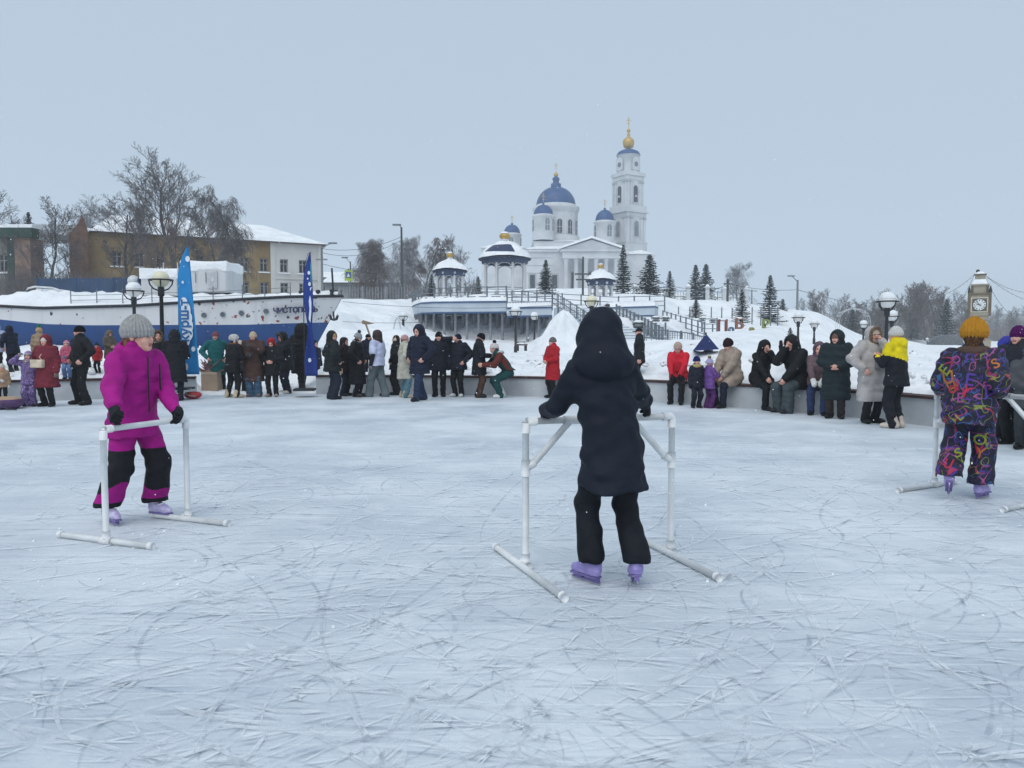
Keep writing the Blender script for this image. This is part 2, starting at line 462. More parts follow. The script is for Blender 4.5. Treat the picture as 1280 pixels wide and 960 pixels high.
def person(label, loc, h, face=0, legs='stand', arms=('down', 'down'), coat=None, pants=None, shoe=(30, 30, 34), hat=None, hood=None, glove=None,
           look=0, nod=0, lean=0.0, kid=0.0, hs=1.0, q=1, hair=None, scarf=None, extra=None, seat=0.0, fat=1.0, seed=None, skates=None, sidelean=0.0, group='spectators around the ice rink', feet=None, pole=None):
    seed = seed if seed is not None else rnd.random() * 50
    vox = 0.0085 if q == 0 else 0.0165
    root = thing('person', label, 'person', loc, math.radians(face), group)
    hs = hs * (1 + 0.30 * kid)
    U = h
    # --- joints; local forward is -Y
    hipz = 0.505 * U - 0.01 * kid * U
    if skates: hipz += .026 * U
    if seat: hipz = seat + 0.075 * U
    hw = 0.052 * U
    fx = {'stand': .058, 'wide': .105, 'close': .045, 'step': .05, 'stepr': .05, 'sit': .075, 'crouch': .08}.get(legs, .06) * U
    ft = {1: Vector((fx, 0, 0)), -1: Vector((-fx, 0, 0))}
    if legs == 'step': ft[1].y = -.12 * U; ft[-1].y = .10 * U
    if legs == 'stepr': ft[-1].y = -.12 * U; ft[1].y = .10 * U
    if legs == 'sit': ft[1].y = -.25 * U; ft[-1].y = -.21 * U
    if legs == 'crouch': ft[1].y = -.08 * U; ft[-1].y = -.02 * U; hipz = 0.36 * U
    lift = {1: 0.0, -1: 0.0}
    if feet:
        for s in (1, -1):
            if s in feet: ft[s] = Vector((feet[s][0], feet[s][1], 0)); lift[s] = feet[s][2]
    back = .07 * U if legs == 'crouch' else 0.0
    hip = {s: Vector((hw * s, back, hipz)) for s in (1, -1)}
    ank = {s: Vector((ft[s].x, ft[s].y + 0.01 * U, (.0756 * U if skates else .05 * U) + lift[s])) for s in (1, -1)}
    thigh = 0.245 * U if not seat else 0.25 * U
    knee = {}
    for s in (1, -1):
        knee[s], _ = ik(hip[s], ank[s], thigh, 0.225 * U, (0.15 * s, -1, 0.35 if seat else 0))
    ln = lean
    sp = lambda t, dx=0: Vector((dx + sidelean * t, back - math.sin(ln) * t, hipz + math.cos(ln) * t))   # along the spine
    waist, chest, shz = sp(.09 * U), sp(.21 * U), sp(.305 * U)
    sw = (0.108 - 0.012 * kid) * U * (0.5 + 0.5 * fat)
    sh = {s: Vector((sw * s + sidelean * .3 * U, shz.y, shz.z - 0.012 * U)) for s in (1, -1)}
    neck = sp(.345 * U)
    Hs = 0.565 * U * hs                                           # scale of the 0.23 m head
    hs_ = Hs
    headc = neck + Vector((0, -0.012 * U - math.sin(ln) * 0.05 * U, 0.105 * Hs))
    arm = {}
    for s, a in ((1, arms[0]), (-1, arms[1])):
        if isinstance(a, str):
            (o, f_, u), hint = ARMS[a]
            T = sh[s] + Vector((o * s, -f_, u)) * U
            hint = Vector((hint[0] * s, -hint[1], hint[2]))
        else:                                                    # a point in the world to hold on to
            w = Vector(a) - Vector(loc)
            c_, s_ = math.cos(-math.radians(face)), math.sin(-math.radians(face))
            T = Vector((w.x * c_ - w.y * s_, w.x * s_ + w.y * c_, w.z))
            hint = Vector(pole) if pole else Vector((0.8 * s, 0.8, -0.5))
            if pole: hint.x *= s
        e, T = ik(sh[s], T, .168 * U, .155 * U, hint)
        arm[s] = (e, T)
    # --- body: bare head and a slim trunk under the clothes, one mesh
    fb = Field((-.3 * U, -.5 * U, 0), (.3 * U, .45 * U, U * 1.05), 0.028)
    fb.loft([(0, back, hipz - .03 * U, .075 * U, .05 * U), (waist.x, waist.y, waist.z, .065 * U, .045 * U), (chest.x, chest.y, chest.z, .08 * U, .05 * U), (shz.x, shz.y, shz.z, .06 * U, .04 * U), (neck.x, neck.y, neck.z + .01 * U, .032 * U, .032 * U)], k=.02)
    for s in (1, -1):
        fb.cap(hip[s], knee[s], .045 * U, .03 * U); fb.cap(knee[s], ank[s], .03 * U, .022 * U)
        fb.cap(sh[s], arm[s][0], .028 * U, .022 * U); fb.cap(arm[s][0], arm[s][1], .022 * U, .018 * U)
    BV, BQ = fb.mesh()
    HV, HF, HM = head_mesh(0.006 if q == 0 else 0.0095)
    yaw, pit = math.radians(look), math.radians(nod)
    def head_place(V): return rot_pts(np.asarray(V) * (hs_ / 1.0), yaw, pit, 0, (0, 0.02 * hs_, -0.08 * hs_)) + np.array(headc)
    hv = head_place(HV)
    V = np.concatenate([BV, hv]); nb = len(BV)
    Fs = [tuple(x) for x in BQ.tolist()] + [tuple(i + nb for i in f_) for f_ in HF]
    MI = np.concatenate([np.zeros(len(BQ), int), HM])
    def hand_place(s, HVV):
        e, T = arm[s]
        d = (T - e).normalized()
        zax = -d
        pref = Vector((-s, -0.2, -0.2)) if not isinstance(arms[0 if s == 1 else 1], str) else Vector((-s, 0.3, 0))
        yax = -(pref - zax * pref.dot(zax)).normalized()
        xax = yax.cross(zax)
        M = np.array([xax, yax, zax])
        return (np.asarray(HVV) * (U / 1.72) * (1 + .1 * kid)) @ M + np.array(T + d * 0.01)
    if isinstance(arms[0], str): curl = 0.55
    else: curl = 1.15
    for s in (1, -1):
        g = glove
        HVV, HQ = hand_mesh(curl, (1.5 if q == 0 else 1.28) if g else 1.0, 0.0065 if q == 0 else 0.0105, thumb=-s)
        W = hand_place(s, HVV)
        if g: link_mesh('glove', W, HQ, cloth(g), root, True)
        else:
            k = len(V); V = np.concatenate([V, W]); Fs += [tuple(i + k for i in f_) for f_ in HQ.tolist()]; MI = np.concatenate([MI, np.zeros(len(HQ), int)])
    link_mesh('body', V, Fs, [SKIN, LIPS, EYE, BROWM], root, True, MI)
    # --- trousers
    pm = pants['m'] if isinstance(pants, dict) and 'm' in pants else cloth(pants if not isinstance(pants, dict) else pants['c'])
    pw = pants.get('w', 1.0) if isinstance(pants, dict) else 1.0
    f = Field((-.35 * U, -.48 * U, 0), (.35 * U, .45 * U, hipz + .16 * U), vox)
    f.loft([(0, back, hipz - .05 * U, .085 * U * fat, .07 * U * fat), (waist.x, waist.y, hipz + .09 * U, .088 * U * fat, .064 * U * fat)], k=.03, cap=.005)
    for s in (1, -1):
        f.cap(hip[s], knee[s], .060 * U * fat, .045 * U * pw, .02)
        an = ank[s] + (Vector((0, .012 * U, .026 * U)) if skates else Vector((0, 0.0, -0.012 * U))); f.cap(knee[s], an, .045 * U * pw, .040 * U * pw * (1.0 if skates else 1), .015)
        if pw > 1.25 or skates: f.cap(knee[s].lerp(an, .5), an, .045 * U * pw, .048 * U * pw, .015)
        if skates: sl_, x_, y_, z_ = f.sub((an.x - .09, an.y - .12, -.1), (an.x + .09, an.y + .12, an.z + .12)); f.F[sl_] = np.maximum(f.F[sl_], an.z + lift[s] * 0 - .012 * U - z_)
    f.disp(folds(.008 if q == 0 else .009, seed))
    tv, tq = f.mesh()
    tm = [pm]; tmi = None
    if isinstance(pants, dict) and 'patch' in pants:
        tm = [pm] + pants['patch'][0]
        tmi = pants['patch'][1](tv[tq].mean(1), U, dict(knee=knee, ank=ank, hip=hip))
    link_mesh('trousers', tv, tq, tm, root, True, tmi)
    # --- shoes or skates
    for s in (1, -1):
        a = ank[s]; toe_a = (0.25 * s if not seat else 0.12 * s)
        if feet and s in feet and len(feet[s]) > 3: toe_a = feet[s][3]
        pitch_f = feet[s][4] if feet and s in feet and len(feet[s]) > 4 else 0.0
        L = 0.15 * U
        dirv = Vector((math.sin(toe_a), -math.cos(toe_a), 0))
        if skates:
            make_skate(root, a, toe_a, pitch_f, U, skates)
        else:
            z0 = lift[s]
            f = Field((a.x - .13 * U, a.y - .16 * U, z0 - .01), (a.x + .13 * U, a.y + .12 * U, a.z + .10 * U), vox * 0.72)
            heel = Vector((a.x, a.y, z0 + .028 * U)) - dirv * .025 * U
            ball_ = Vector((a.x, a.y, z0 + .026 * U)) + dirv * .075 * U
            f.cap(heel, ball_, .030 * U, .029 * U, .01)
            f.cap(ball_, ball_ + dirv * .028 * U, .028 * U, .022 * U, .01)
            f.cap(heel + Vector((0, 0, .01 * U)), a + Vector((0, 0, .055 * U)), .034 * U, .034 * U, .02)
            sl, x, y, z = f.sub((-9, -9, -9), (9, 9, 9))
            f.F = np.maximum(f.F, (z0 + 0.004) - z)
            sv, sq_ = f.mesh()
            link_mesh('boot', sv, sq_, cloth(shoe, 0.5), root, True)
    # --- coat
    if coat:
        c = coat['c']; cm = coat['m'] if 'm' in coat else cloth(c)
        ln_ = coat.get('len', .40)                                # hem height in body heights
        hem = ln_ * U; pf = coat.get('puff', 1.0) * fat
        fl = coat.get('flare', 1.0)
        f = Field((-.42 * U, -.5 * U, max(0.05, min(hem, hipz - .05 * U) - .06)), (.42 * U, .45 * U, neck.z + .09 * U), vox)
        rows = [(neck.x, neck.y, neck.z + .012 * U, .046 * U, .046 * U), (shz.x, shz.y, shz.z + .005 * U, .088 * U * pf, .058 * U * pf), (chest.x, chest.y, chest.z, .108 * U * pf, .080 * U * pf), (waist.x, waist.y, waist.z, .100 * U * pf, .078 * U * pf), (0, back, hipz + .0 * U, .108 * U * pf, .086 * U * pf)]
        if not seat and hem < hipz: rows.append((0, back * .6 + (ft[1].y + ft[-1].y) * .18, hem, .118 * U * pf * fl * coat.get('tuck', 1), .095 * U * pf * fl * coat.get('tuck', 1)))
        if hem > hipz: rows = [r for r in rows if r[2] > hem] + [(0, back, hem, .106 * U * pf * coat.get('tuck', 1), .084 * U * pf * coat.get('tuck', 1))]
        f.loft(rows, k=.03, cap=.006)
        if seat:
            for s in (1, -1): f.cap(hip[s] + Vector((0, 0, .01)), hip[s].lerp(knee[s], coat.get('drape', .55)) + Vector((0, 0, .0)), .085 * U * pf, .07 * U * pf, .04)
        for s in (1, -1):
            e, T = arm[s]
            sr = coat.get('sleeve', 1.0) * (0.4 + 0.6 * pf)
            if coat.get('short'): 
                f.cap(sh[s], e.lerp(sh[s], .25), .050 * U * sr, .052 * U * sr, .03)
            else:
                f.cap(sh[s], e, .046 * U * sr, .040 * U * sr, .03)
                f.cap(e, T.lerp(e, .04), .040 * U * sr, .030 * U * sr, .015)
        if coat.get('collar', True): f.cap((neck.x - .02, neck.y, neck.z), (neck.x + .02, neck.y, neck.z), .05 * U, .05 * U, .03)
        if coat.get('hoodback'): f.ell(neck + Vector((0, .055 * U, -.012 * U)), (.075 * U, .05 * U, .055 * U), .03)
        f.disp(folds(coat.get('wr', .008), seed + 3, coat.get('quilt', 0) * .018, math.pi / coat.get('qs', .11)))
        cv, cq = f.mesh()
        mats_, mi = [cm], None
        if 'patch' in coat:
            mats_ = [cm] + coat['patch'][0]; mi = coat['patch'][1](cv[cq].mean(1), U, dict(neck=neck, hip=hipz, sh=sh))
        link_mesh(coat.get('name', 'coat'), cv, cq, mats_, root, True, mi)
        if coat.get('under'):                                    # sleeves and hem of a jacket worn under a short-sleeved top
            f = Field((-.42 * U, -.5 * U, hipz - .1 * U), (.42 * U, .45 * U, neck.z + .03 * U), vox)
            f.loft([(0, back, hipz - .045 * U, .105 * U * pf, .082 * U * pf), (waist.x, waist.y, waist.z, .09 * U * pf, .07 * U * pf)], k=.02)
            for s in (1, -1):
                e, T = arm[s]; f.cap(sh[s], e, .038 * U, .036 * U, .02); f.cap(e, T, .036 * U, .028 * U, .015)
            f.disp(folds(.008, seed)); v_, q_ = f.mesh(); link_mesh('jacket', v_, q_, cloth(coat['under']), root, True)
    # --- on the head, all in head space then placed
    hvx = 0.0065 if q == 0 else 0.011
    def headpart(name, fld, m, smooth=True):
        v_, q_ = fld.mesh()
        if len(v_): link_mesh(name, head_place(v_), q_, m, root, smooth)
    if hair:
        f = Field((-.13, -.12, -.42), (.13, .15, .14), hvx)
        f.ell((0, .02, .03), (.084, .10, .096)); f.ell((0, -.095, -.035), (.066, .06, .085), .02, 'sub')
        f.cap((0, .06, -.02), (0, .075, -.12), .065, .05, .03)
        if hair.get('long'):
            for s in ((1, -1) if hair['long'] == 2 else (1,)):
                f.cap((.05 * s, .03, -.06), (.062 * s, -.06, -.16), .024, .022, .02); f.cap((.062 * s, -.06, -.16), (.06 * s, -.085, -.30), .022, .012, .02)
        f.disp(lambda x, y, z: .003 * np.sin(150 * x + 9 * np.sin(20 * z)) * np.sin(130 * y))
        headpart('hair', f, fur(hair['c']))
    if hat:
        kind = hat[0]
        f = Field((-.15, -.2, -.12), (.15, .18, .30), hvx)
        if kind in ('beanie', 'pom', 'tall'):
            top = .150 if kind == 'tall' else .118
            f.ell((0, .014, .022), (.092, .110, top), .01, zmin=-.004)
            if kind == 'tall': f.ell((0, .02, .06), (.097, .112, .085), .03, zmin=.01)
            for i in range(20):
                a = 2 * math.pi * i / 20; b = 2 * math.pi * (i + 1) / 20
                f.cap((.083 * math.sin(a), .014 - .100 * math.cos(a), .018 - .004 * math.cos(a)), (.083 * math.sin(b), .014 - .100 * math.cos(b), .018 - .004 * math.cos(b)), .0185, .0185, .01)
                if kind == 'tall': f.cap((.085 * math.sin(a), .014 - .103 * math.cos(a), .045), (.085 * math.sin(b), .014 - .103 * math.cos(b), .045), .0185, .0185, .012)
            f.disp(lambda x, y, z: .0065 * np.sin(26 * np.arctan2(x, y - .014)))
            headpart('hat', f, knit(hat[1]))
            if kind == 'pom':
                f = Field((-.09, -.08, .08), (.09, .10, .27), hvx); f.ell((0, .015, .165), (.05, .05, .048), .01)
                f.disp(lambda x, y, z: .008 * np.sin(120 * x) * np.sin(110 * y + 1) * np.sin(115 * z)); headpart('pompom', f, fur(hat[2]))
        elif kind == 'helmet_hat':                                # fitted child's hat with ear flaps
            f.ell((0, .014, .012), (.094, .112, .118), .01, zmin=-.02); f.ell((0, -.09, -.03), (.06, .06, .065), .015, 'sub')
            for s in (1, -1): f.cap((.08 * s, .0, -.01), (.072 * s, -.015, -.085), .02, .016, .02)
            headpart('hat', f, cloth(hat[1]) if not hasattr(hat[1], 'name') else hat[1])
            if len(hat) > 2:
                f = Field((-.15, -.2, -.12), (.15, .18, .2), hvx)
                for i in range(-6, 6):
                    a, b = i * .2, (i + 1) * .2
                    f.cap((.092 * math.sin(a), .012 - .112 * math.cos(a), .045), (.092 * math.sin(b), .012 - .112 * math.cos(b), .045), .014, .014, .008)
                headpart('hat_trim', f, fur(hat[2]))
            if len(hat) > 3:
                f = Field((-.09, -.08, .05), (.09, .12, .27), hvx); f.ell((0, .02, .155), (.055, .055, .055), .01)
                f.disp(lambda x, y, z: .008 * np.sin(120 * x) * np.sin(110 * y + 1) * np.sin(115 * z)); headpart('pompom', f, fur(hat[3]))
        elif kind == 'cap':
            f.ell((0, .012, .02), (.09, .108, .108), .01, zmin=.015); f.ell((0, -.115, .022), (.07, .075, .014), .015)
            headpart('cap', f, cloth(hat[1]))
        elif kind == 'furhat':
            f.ell((0, .015, .045), (.125, .14, .115), .01, zmin=-.02); f.ell((0, -.12, -.02), (.06, .07, .07), .02, 'sub')
            for s in (1, -1): f.cap((.09 * s, .01, .0), (.085 * s, .0, -.08), .035, .03, .03)
            f.disp(lambda x, y, z: .007 * np.sin(90 * x + 3 * np.sin(40 * z)) * np.sin(85 * y) * np.sin(95 * z + 1)); headpart('fur_hat', f, fur(hat[1]))
        elif kind == 'muffs':
            for s in (1, -1): f.ell((.094 * s, .01, -.01), (.026, .046, .05), .01)
            f.disp(lambda x, y, z: .004 * np.sin(120 * x) * np.sin(110 * y) * np.sin(115 * z))
            for i in range(10):
                a, b = -1.5 + i * .3, -1.2 + i * .3
                f.cap((.095 * math.sin(a), .01, .02 + .105 * math.cos(a)), (.095 * math.sin(b), .01, .02 + .105 * math.cos(b)), .007, .007, .004)
            headpart('earmuffs', f, fur(hat[1]))
    if hood:
        f = Field((-.30, -.24, -.30), (.30, .28, .27), hvx)
        k = hood.get('size', 1.0)
        f.ell((0, .03, .015), (.125 * k, .135 * k, .15 * k), .02)
        f.ell((0, .07, -.12), (.12 * k, .10 * k, .10), .05)
        if hood.get('drape'): f.ell((0, .06, -.15), (.165 * k, .12 * k, .10), .13)
        if hood.get('peak'): f.ell((0, .06, .10), (.085 * k, .10 * k, .10), .05)
        f.cap((0, .04, -.12), (0, .04, -.20), .12 * k, .10 * k, .03)
        f.ell((0, -.15, -.02), (.088 * k, .14, .125 * k), .03, 'sub')
        f.disp(folds(.007, seed + 8)); headpart('hood', f, hood['m'] if 'm' in hood else cloth(hood['c']))
        if 'fur' in hood:
            f = Field((-.26, -.28, -.27), (.26, .16, .27), hvx)
            rx, rz = .098 * k, .14 * k; w = hood.get('fw', .032)
            for i in range(22):
                a, b = 2 * math.pi * i / 22, 2 * math.pi * (i + 1) / 22
                pt = lambda t: (rx * math.sin(t), -.085 + .05 * abs(math.sin(t)) * .6, -.01 + rz * math.cos(t))
                f.cap(pt(a), pt(b), w, w, .01)
            f.disp(lambda x, y, z: .010 * np.sin(95 * x + 3 * np.sin(50 * z)) * np.sin(100 * y + 2) * np.sin(92 * z + 2 * np.sin(60 * x)) + .004 * np.sin(210 * x) * np.sin(190 * z))
            headpart('fur_trim', f, fur(hood['fur']))
    if scarf:
        f = Field((-.14, -.17, -.26), (.14, .18, .0), hvx)
        for i in range(16):
            a, b = 2 * math.pi * i / 16, 2 * math.pi * (i + 1) / 16
            f.cap((.085 * math.sin(a), .015 - .085 * math.cos(a), -.125), (.085 * math.sin(b), .015 - .085 * math.cos(b), -.125), .04, .04, .02)
        f.disp(folds(.008, seed)); headpart('scarf', f, knit(scarf))
    if extra: extra(root, dict(U=U, neck=neck, hip=hipz, sh=sh, arm=arm, head=headc, head_place=head_place, knee=knee, ank=ank, chest=chest))
    return root

def make_skate(root, a, toe_a, pitch, U, cols):
    """figure skate: moulded boot, cuff, sole holder and blade, around the ankle a; the holder and the blade are sub-parts"""
    sc = U / 1.75
    M = Matrix.Translation(a) @ Matrix.Rotation(toe_a, 4, 'Z') @ Matrix.Rotation(pitch, 4, 'X')
    def place(V): return np.asarray(V) @ np.array(M.to_3x3()).T * 1.0 + np.array(M.translation)
    f = Field((-.09, -.24, -.09), (.09, .13, .16), .006)
    f.cap((0, .045, -.04), (0, -.10, -.045), .040, .036, .02); f.cap((0, -.10, -.045), (0, -.145, -.048), .034, .028, .02)
    f.cap((0, .03, -.03), (0, .02, .085), .047, .050, .02); f.cap((0, -.02, -.01), (0, -.075, -.03), .035, .034, .03)
    f.cap((0, .055, .0), (0, .05, .06), .034, .038, .02)
    sl, x, y, z = f.sub((-9, -9, -9), (9, 9, 9)); f.F = np.maximum(f.F, -.072 - z)
    f.disp(lambda x, y, z: .0016 * np.sin(180 * z + 60 * y))
    v, q_ = f.mesh(); bo = link_mesh('skate_boot', place(v * sc), q_, mat('skate_shell', lin(cols[0]), .35, .12, 20, rgb2=lin(cols[1])), root, True)
    mb = MB()
    for i, yy in enumerate((-.05, -.02, .01, .035)):
        mb.tube([(-.036, -.055 + .02 * i, .0 + .025 * i), (0, -.078 + .018 * i, .012 + .027 * i), (.036, -.055 + .02 * i, .0 + .025 * i)], .0055, 5)
    mb.v = [tuple(x_) for x_ in place(np.array(mb.v) * sc)]; mb.build('laces', mat('lace', lin((225, 222, 232)), .8), bo)
    mb = MB(); mb.box((0, -.045, -.079), (.062, .235, .014)); mb.box((0, .045, -.094), (.03, .055, .026)); mb.box((0, -.105, -.094), (.03, .07, .026)); mb.box((0, -.04, -.110), (.018, .24, .012))
    mb.v = [tuple(x_) for x_ in place(np.array(mb.v) * sc)]; mb.build('blade_holder', mat('skate_sole', lin(cols[2]), .4, .1), bo)
    mb = MB(); mb.box((0, -.045, -.122), (.004, .262, .02))
    mb.v = [tuple(x_) for x_ in place(np.array(mb.v) * sc)]; mb.build('blade', mat('steel', (.5, .5, .52), .3, .05, metal=1.0), bo)
# ================================================================== the rink: ice, wall, snow
RC = Vector((-3.8, 5.6))
_wall_px = [(-320, 514), (-120, 507), (0, 503), (100, 500), (240, 495.5), (400, 492.5), (520, 493), (640, 495), (740, 498.5), (840, 504), (960, 512.5), (1040, 519), (1130, 529), (1250, 545), (1400, 575)]
_wp = [G(x, y) for x, y in _wall_px]
_wa = [math.atan2(p.y - RC.y, p.x - RC.x) for p in _wp]
_wr = [(Vector((p.x, p.y)) - RC).length for p in _wp]
_ord = sorted(zip(_wa, _wr))
def wall_r(a):
    a = (a + math.pi) % (2 * math.pi) - math.pi
    r = float(np.interp(a, [o[0] for o in _ord], [o[1] for o in _ord]))
    r2 = float(np.interp(a + .06, [o[0] for o in _ord], [o[1] for o in _ord])); r3 = float(np.interp(a - .06, [o[0] for o in _ord], [o[1] for o in _ord]))
    return (2 * r + r2 + r3) / 4
def wall_pt(a, off=0.0):
    r = wall_r(a) + off
    return Vector((RC.x + r * math.cos(a), RC.y + r * math.sin(a), 0))
def ang_of_px(px):
    best = min(np.linspace(-.2, math.pi + .2, 1500), key=lambda a: abs(640 + F_PX * wall_pt(a).x / wall_pt(a).y - px) if wall_pt(a).y > 3 else 9e9)
    return float(best)
A_GAP0, A_GAP1 = ang_of_px(395), ang_of_px(243)                 # the opening in the wall, right and left jamb

# ---- ice
def ice_material():
    m = bpy.data.materials.new('ice'); m.use_nodes = True
    t = m.node_tree; b = t.nodes['Principled BSDF']
    tc = t.nodes.new('ShaderNodeTexCoord')
    def noise(scale, detail=5, rot=0, st=(1, 1, 1), dist=0.0, loc=0):
        mp = t.nodes.new('ShaderNodeMapping'); mp.inputs['Rotation'].default_value = (0, 0, rot); mp.inputs['Scale'].default_value = st; mp.inputs['Location'].default_value = (loc, loc * .7, 0)
        t.links.new(tc.outputs['Object'], mp.inputs[0])
        n = t.nodes.new('ShaderNodeTexNoise'); n.inputs['Scale'].default_value = scale; n.inputs['Detail'].default_value = detail; n.inputs['Distortion'].default_value = dist
        t.links.new(mp.outputs[0], n.inputs['Vector']); return n.outputs['Fac']
    def ramp(src, p0, p1, c0=0.0, c1=1.0):
        r = t.nodes.new('ShaderNodeMapRange'); r.inputs[1].default_value = p0; r.inputs[2].default_value = p1; r.inputs[3].default_value = c0; r.inputs[4].default_value = c1
        t.links.new(src, r.inputs[0]); return r.outputs[0]
    def mix(fac, a, bcol):
        x = t.nodes.new('ShaderNodeMix'); x.data_type = 'RGBA'
        t.links.new(fac, x.inputs['Factor'])
        if isinstance(a, tuple): x.inputs['A'].default_value = (*a, 1)
        else: t.links.new(a, x.inputs['A'])
        x.inputs['B'].default_value = (*bcol, 1); return x.outputs['Result']
    c = mix(ramp(noise(.55, 6), .36, .64), (.49, .545, .60), (.68, .725, .76))
    c = mix(ramp(noise(2.6, 7, dist=.6), .50, .72, 0, .55), c, (.76, .80, .83))
    heights = []
    for i, (rot, sc, lo, hi, colr, amt) in enumerate([(.25, 1.6, .60, .70, (.40, .47, .54), .30), (-.35, 1.9, .61, .70, (.40, .47, .54), .28), (1.1, 1.5, .62, .70, (.42, .48, .55), .28), (2.2, 1.7, .61, .70, (.42, .48, .55), .28), (.8, 2.2, .60, .70, (.80, .84, .87), .30), (-.9, 2.0, .60, .70, (.80, .84, .87), .30), (.05, 2.6, .59, .70, (.80, .84, .87), .28)]):
        s_ = noise(sc, 3, rot, (.28, 7.5, 1), .35, 3.1 * i)
        f_ = ramp(s_, lo, hi, 0, amt)
        c = mix(f_, c, colr); heights.append(f_)
    c = mix(ramp(noise(38, 4), .60, .74, 0, .35), c, (.86, .88, .90))
    t.links.new(c, b.inputs['Base Color'])
    rr = ramp(noise(1.1, 5), .3, .7, .42, .75); t.links.new(rr, b.inputs['Roughness'])
    b.inputs['Specular IOR Level'].default_value = .35
    n2 = noise(14, 8, dist=.4)
    add = t.nodes.new('ShaderNodeMath'); add.operation = 'ADD'; t.links.new(n2, add.inputs[0]); t.links.new(heights[0], add.inputs[1])
    add2 = t.nodes.new('ShaderNodeMath'); add2.operation = 'ADD'; t.links.new(add.outputs[0], add2.inputs[0]); t.links.new(heights[4], add2.inputs[1])
    bp = t.nodes.new('ShaderNodeBump'); bp.inputs['Strength'].default_value = .35; bp.inputs['Distance'].default_value = .02
    t.links.new(add2.outputs[0], bp.inputs['Height']); t.links.new(bp.outputs[0], b.inputs['Normal'])
    return m
mb = MB()
N = 160
ring = [wall_pt(2 * math.pi * i / N - math.pi, .25) for i in range(N)]
mb.quadmesh([(RC.x, RC.y, 0)] + ring, [(0, 1 + i, 1 + (i + 1) % N) for i in range(N)])
tag(mb.build('ice', ice_material()), kind='structure')

# ---- skate marks: shallow scratches and ridges of shaved ice, real thin strips lying on the ice
def skate_marks(name, label, count, colr, wr, seed, alpha_lo, z):
    r = random.Random(seed)
    vs, fs = [], []
    for i in range(count):
        d = 2.0 * (10.5 / 2.0) ** (r.random() ** .8); px = r.uniform(-80, 1360)
        x, y = (px - 640) / F_PX * d, d
        big = r.random() < .30
        L = r.uniform(.8, 3.5) if big else r.uniform(.12, .9)
        k = r.gauss(0, .6) if big else r.gauss(0, 2.0)
        a = r.gauss(.12, .55) + (math.pi if r.random() < .5 else 0)
        if r.random() < .25: a = r.uniform(0, 6.28)
        n = max(4, int(L / .09))
        w = r.uniform(*wr) * (1.0 if not big else .8)
        step = L / n
        wob = r.uniform(0, 6)
        base = len(vs)
        cnt = 0
        for j in range(n + 1):
            if (Vector((x, y)) - RC).length > wall_r(math.atan2(y - RC.y, x - RC.x)) - .1: break
            tt = j / n
            ww = w * math.sin(math.pi * min(1, max(.03, tt * .97 + .015))) ** .6 * (1 + .4 * math.sin(wob + 9 * tt))
            nx, ny = -math.sin(a), math.cos(a)
            vs += [(x + nx * ww, y + ny * ww, z), (x - nx * ww, y - ny * ww, z)]
            x += math.cos(a) * step; y += math.sin(a) * step; a += k * step + .15 * math.sin(wob + tt * 7) * step
            cnt += 1
        for j in range(cnt - 1): fs.append((base + 2 * j, base + 2 * j + 1, base + 2 * j + 3, base + 2 * j + 2))
    m = bpy.data.materials.new(name); m.use_nodes = True
    t = m.node_tree; b = t.nodes['Principled BSDF']
    b.inputs['Base Color'].default_value = (*colr, 1); b.inputs['Roughness'].default_value = .6
    tc = t.nodes.new('ShaderNodeTexCoord'); n_ = t.nodes.new('ShaderNodeTexNoise'); n_.inputs['Scale'].default_value = 9; n_.inputs['Detail'].default_value = 6
    t.links.new(tc.outputs['Object'], n_.inputs['Vector'])
    mr = t.nodes.new('ShaderNodeMapRange'); mr.inputs[1].default_value = .36; mr.inputs[2].default_value = .66; mr.inputs[3].default_value = 0; mr.inputs[4].default_value = alpha_lo
    t.links.new(n_.outputs['Fac'], mr.inputs[0]); t.links.new(mr.outputs[0], b.inputs['Alpha'])
    o = link_mesh(name, vs, fs, m)
    return tag(o, label, 'skate marks', kind='stuff')
skate_marks('skate_scratches', 'dark scratches cut by skates all over the ice', 760, (.38, .45, .53), (.002, .012), 3, .40, .004)
skate_marks('shaved_ice_ridges', 'pale ridges of shaved ice along the skate tracks', 950, (.84, .87, .90), (.003, .018), 5, .65, .008)
# ---- crumbs of ice
def ice_crumbs():
    r = random.Random(11); mb = MB()
    for i in range(80):
        d = 3.2 * (11 / 2.3) ** r.random(); px = r.uniform(-40, 1320)
        if r.random() < .35: px, d = r.gauss(150, 90), r.uniform(4.2, 6)
        x = (px - 640) / F_PX * d; s_ = r.uniform(.004, .011) * (1.3 if r.random() < .05 else .9)
        k = len(mb.v)
        mb.box((x, d, s_ * .5), (s_ * 2.2, s_ * 1.7, s_ * 1.4), r.random() * 3, .6)
        for j in range(k, len(mb.v)):
            v = mb.v[j]; mb.v[j] = (v[0] + r.gauss(0, s_ * .25), v[1] + r.gauss(0, s_ * .25), max(.001, v[2] + r.gauss(0, s_ * .15)))
    tag(mb.build('ice_crumbs', mat('ice_crumb', (.86, .89, .92), .6, .05)), 'scattered white crumbs of ice on the rink', 'ice crumbs', kind='stuff')
ice_crumbs()

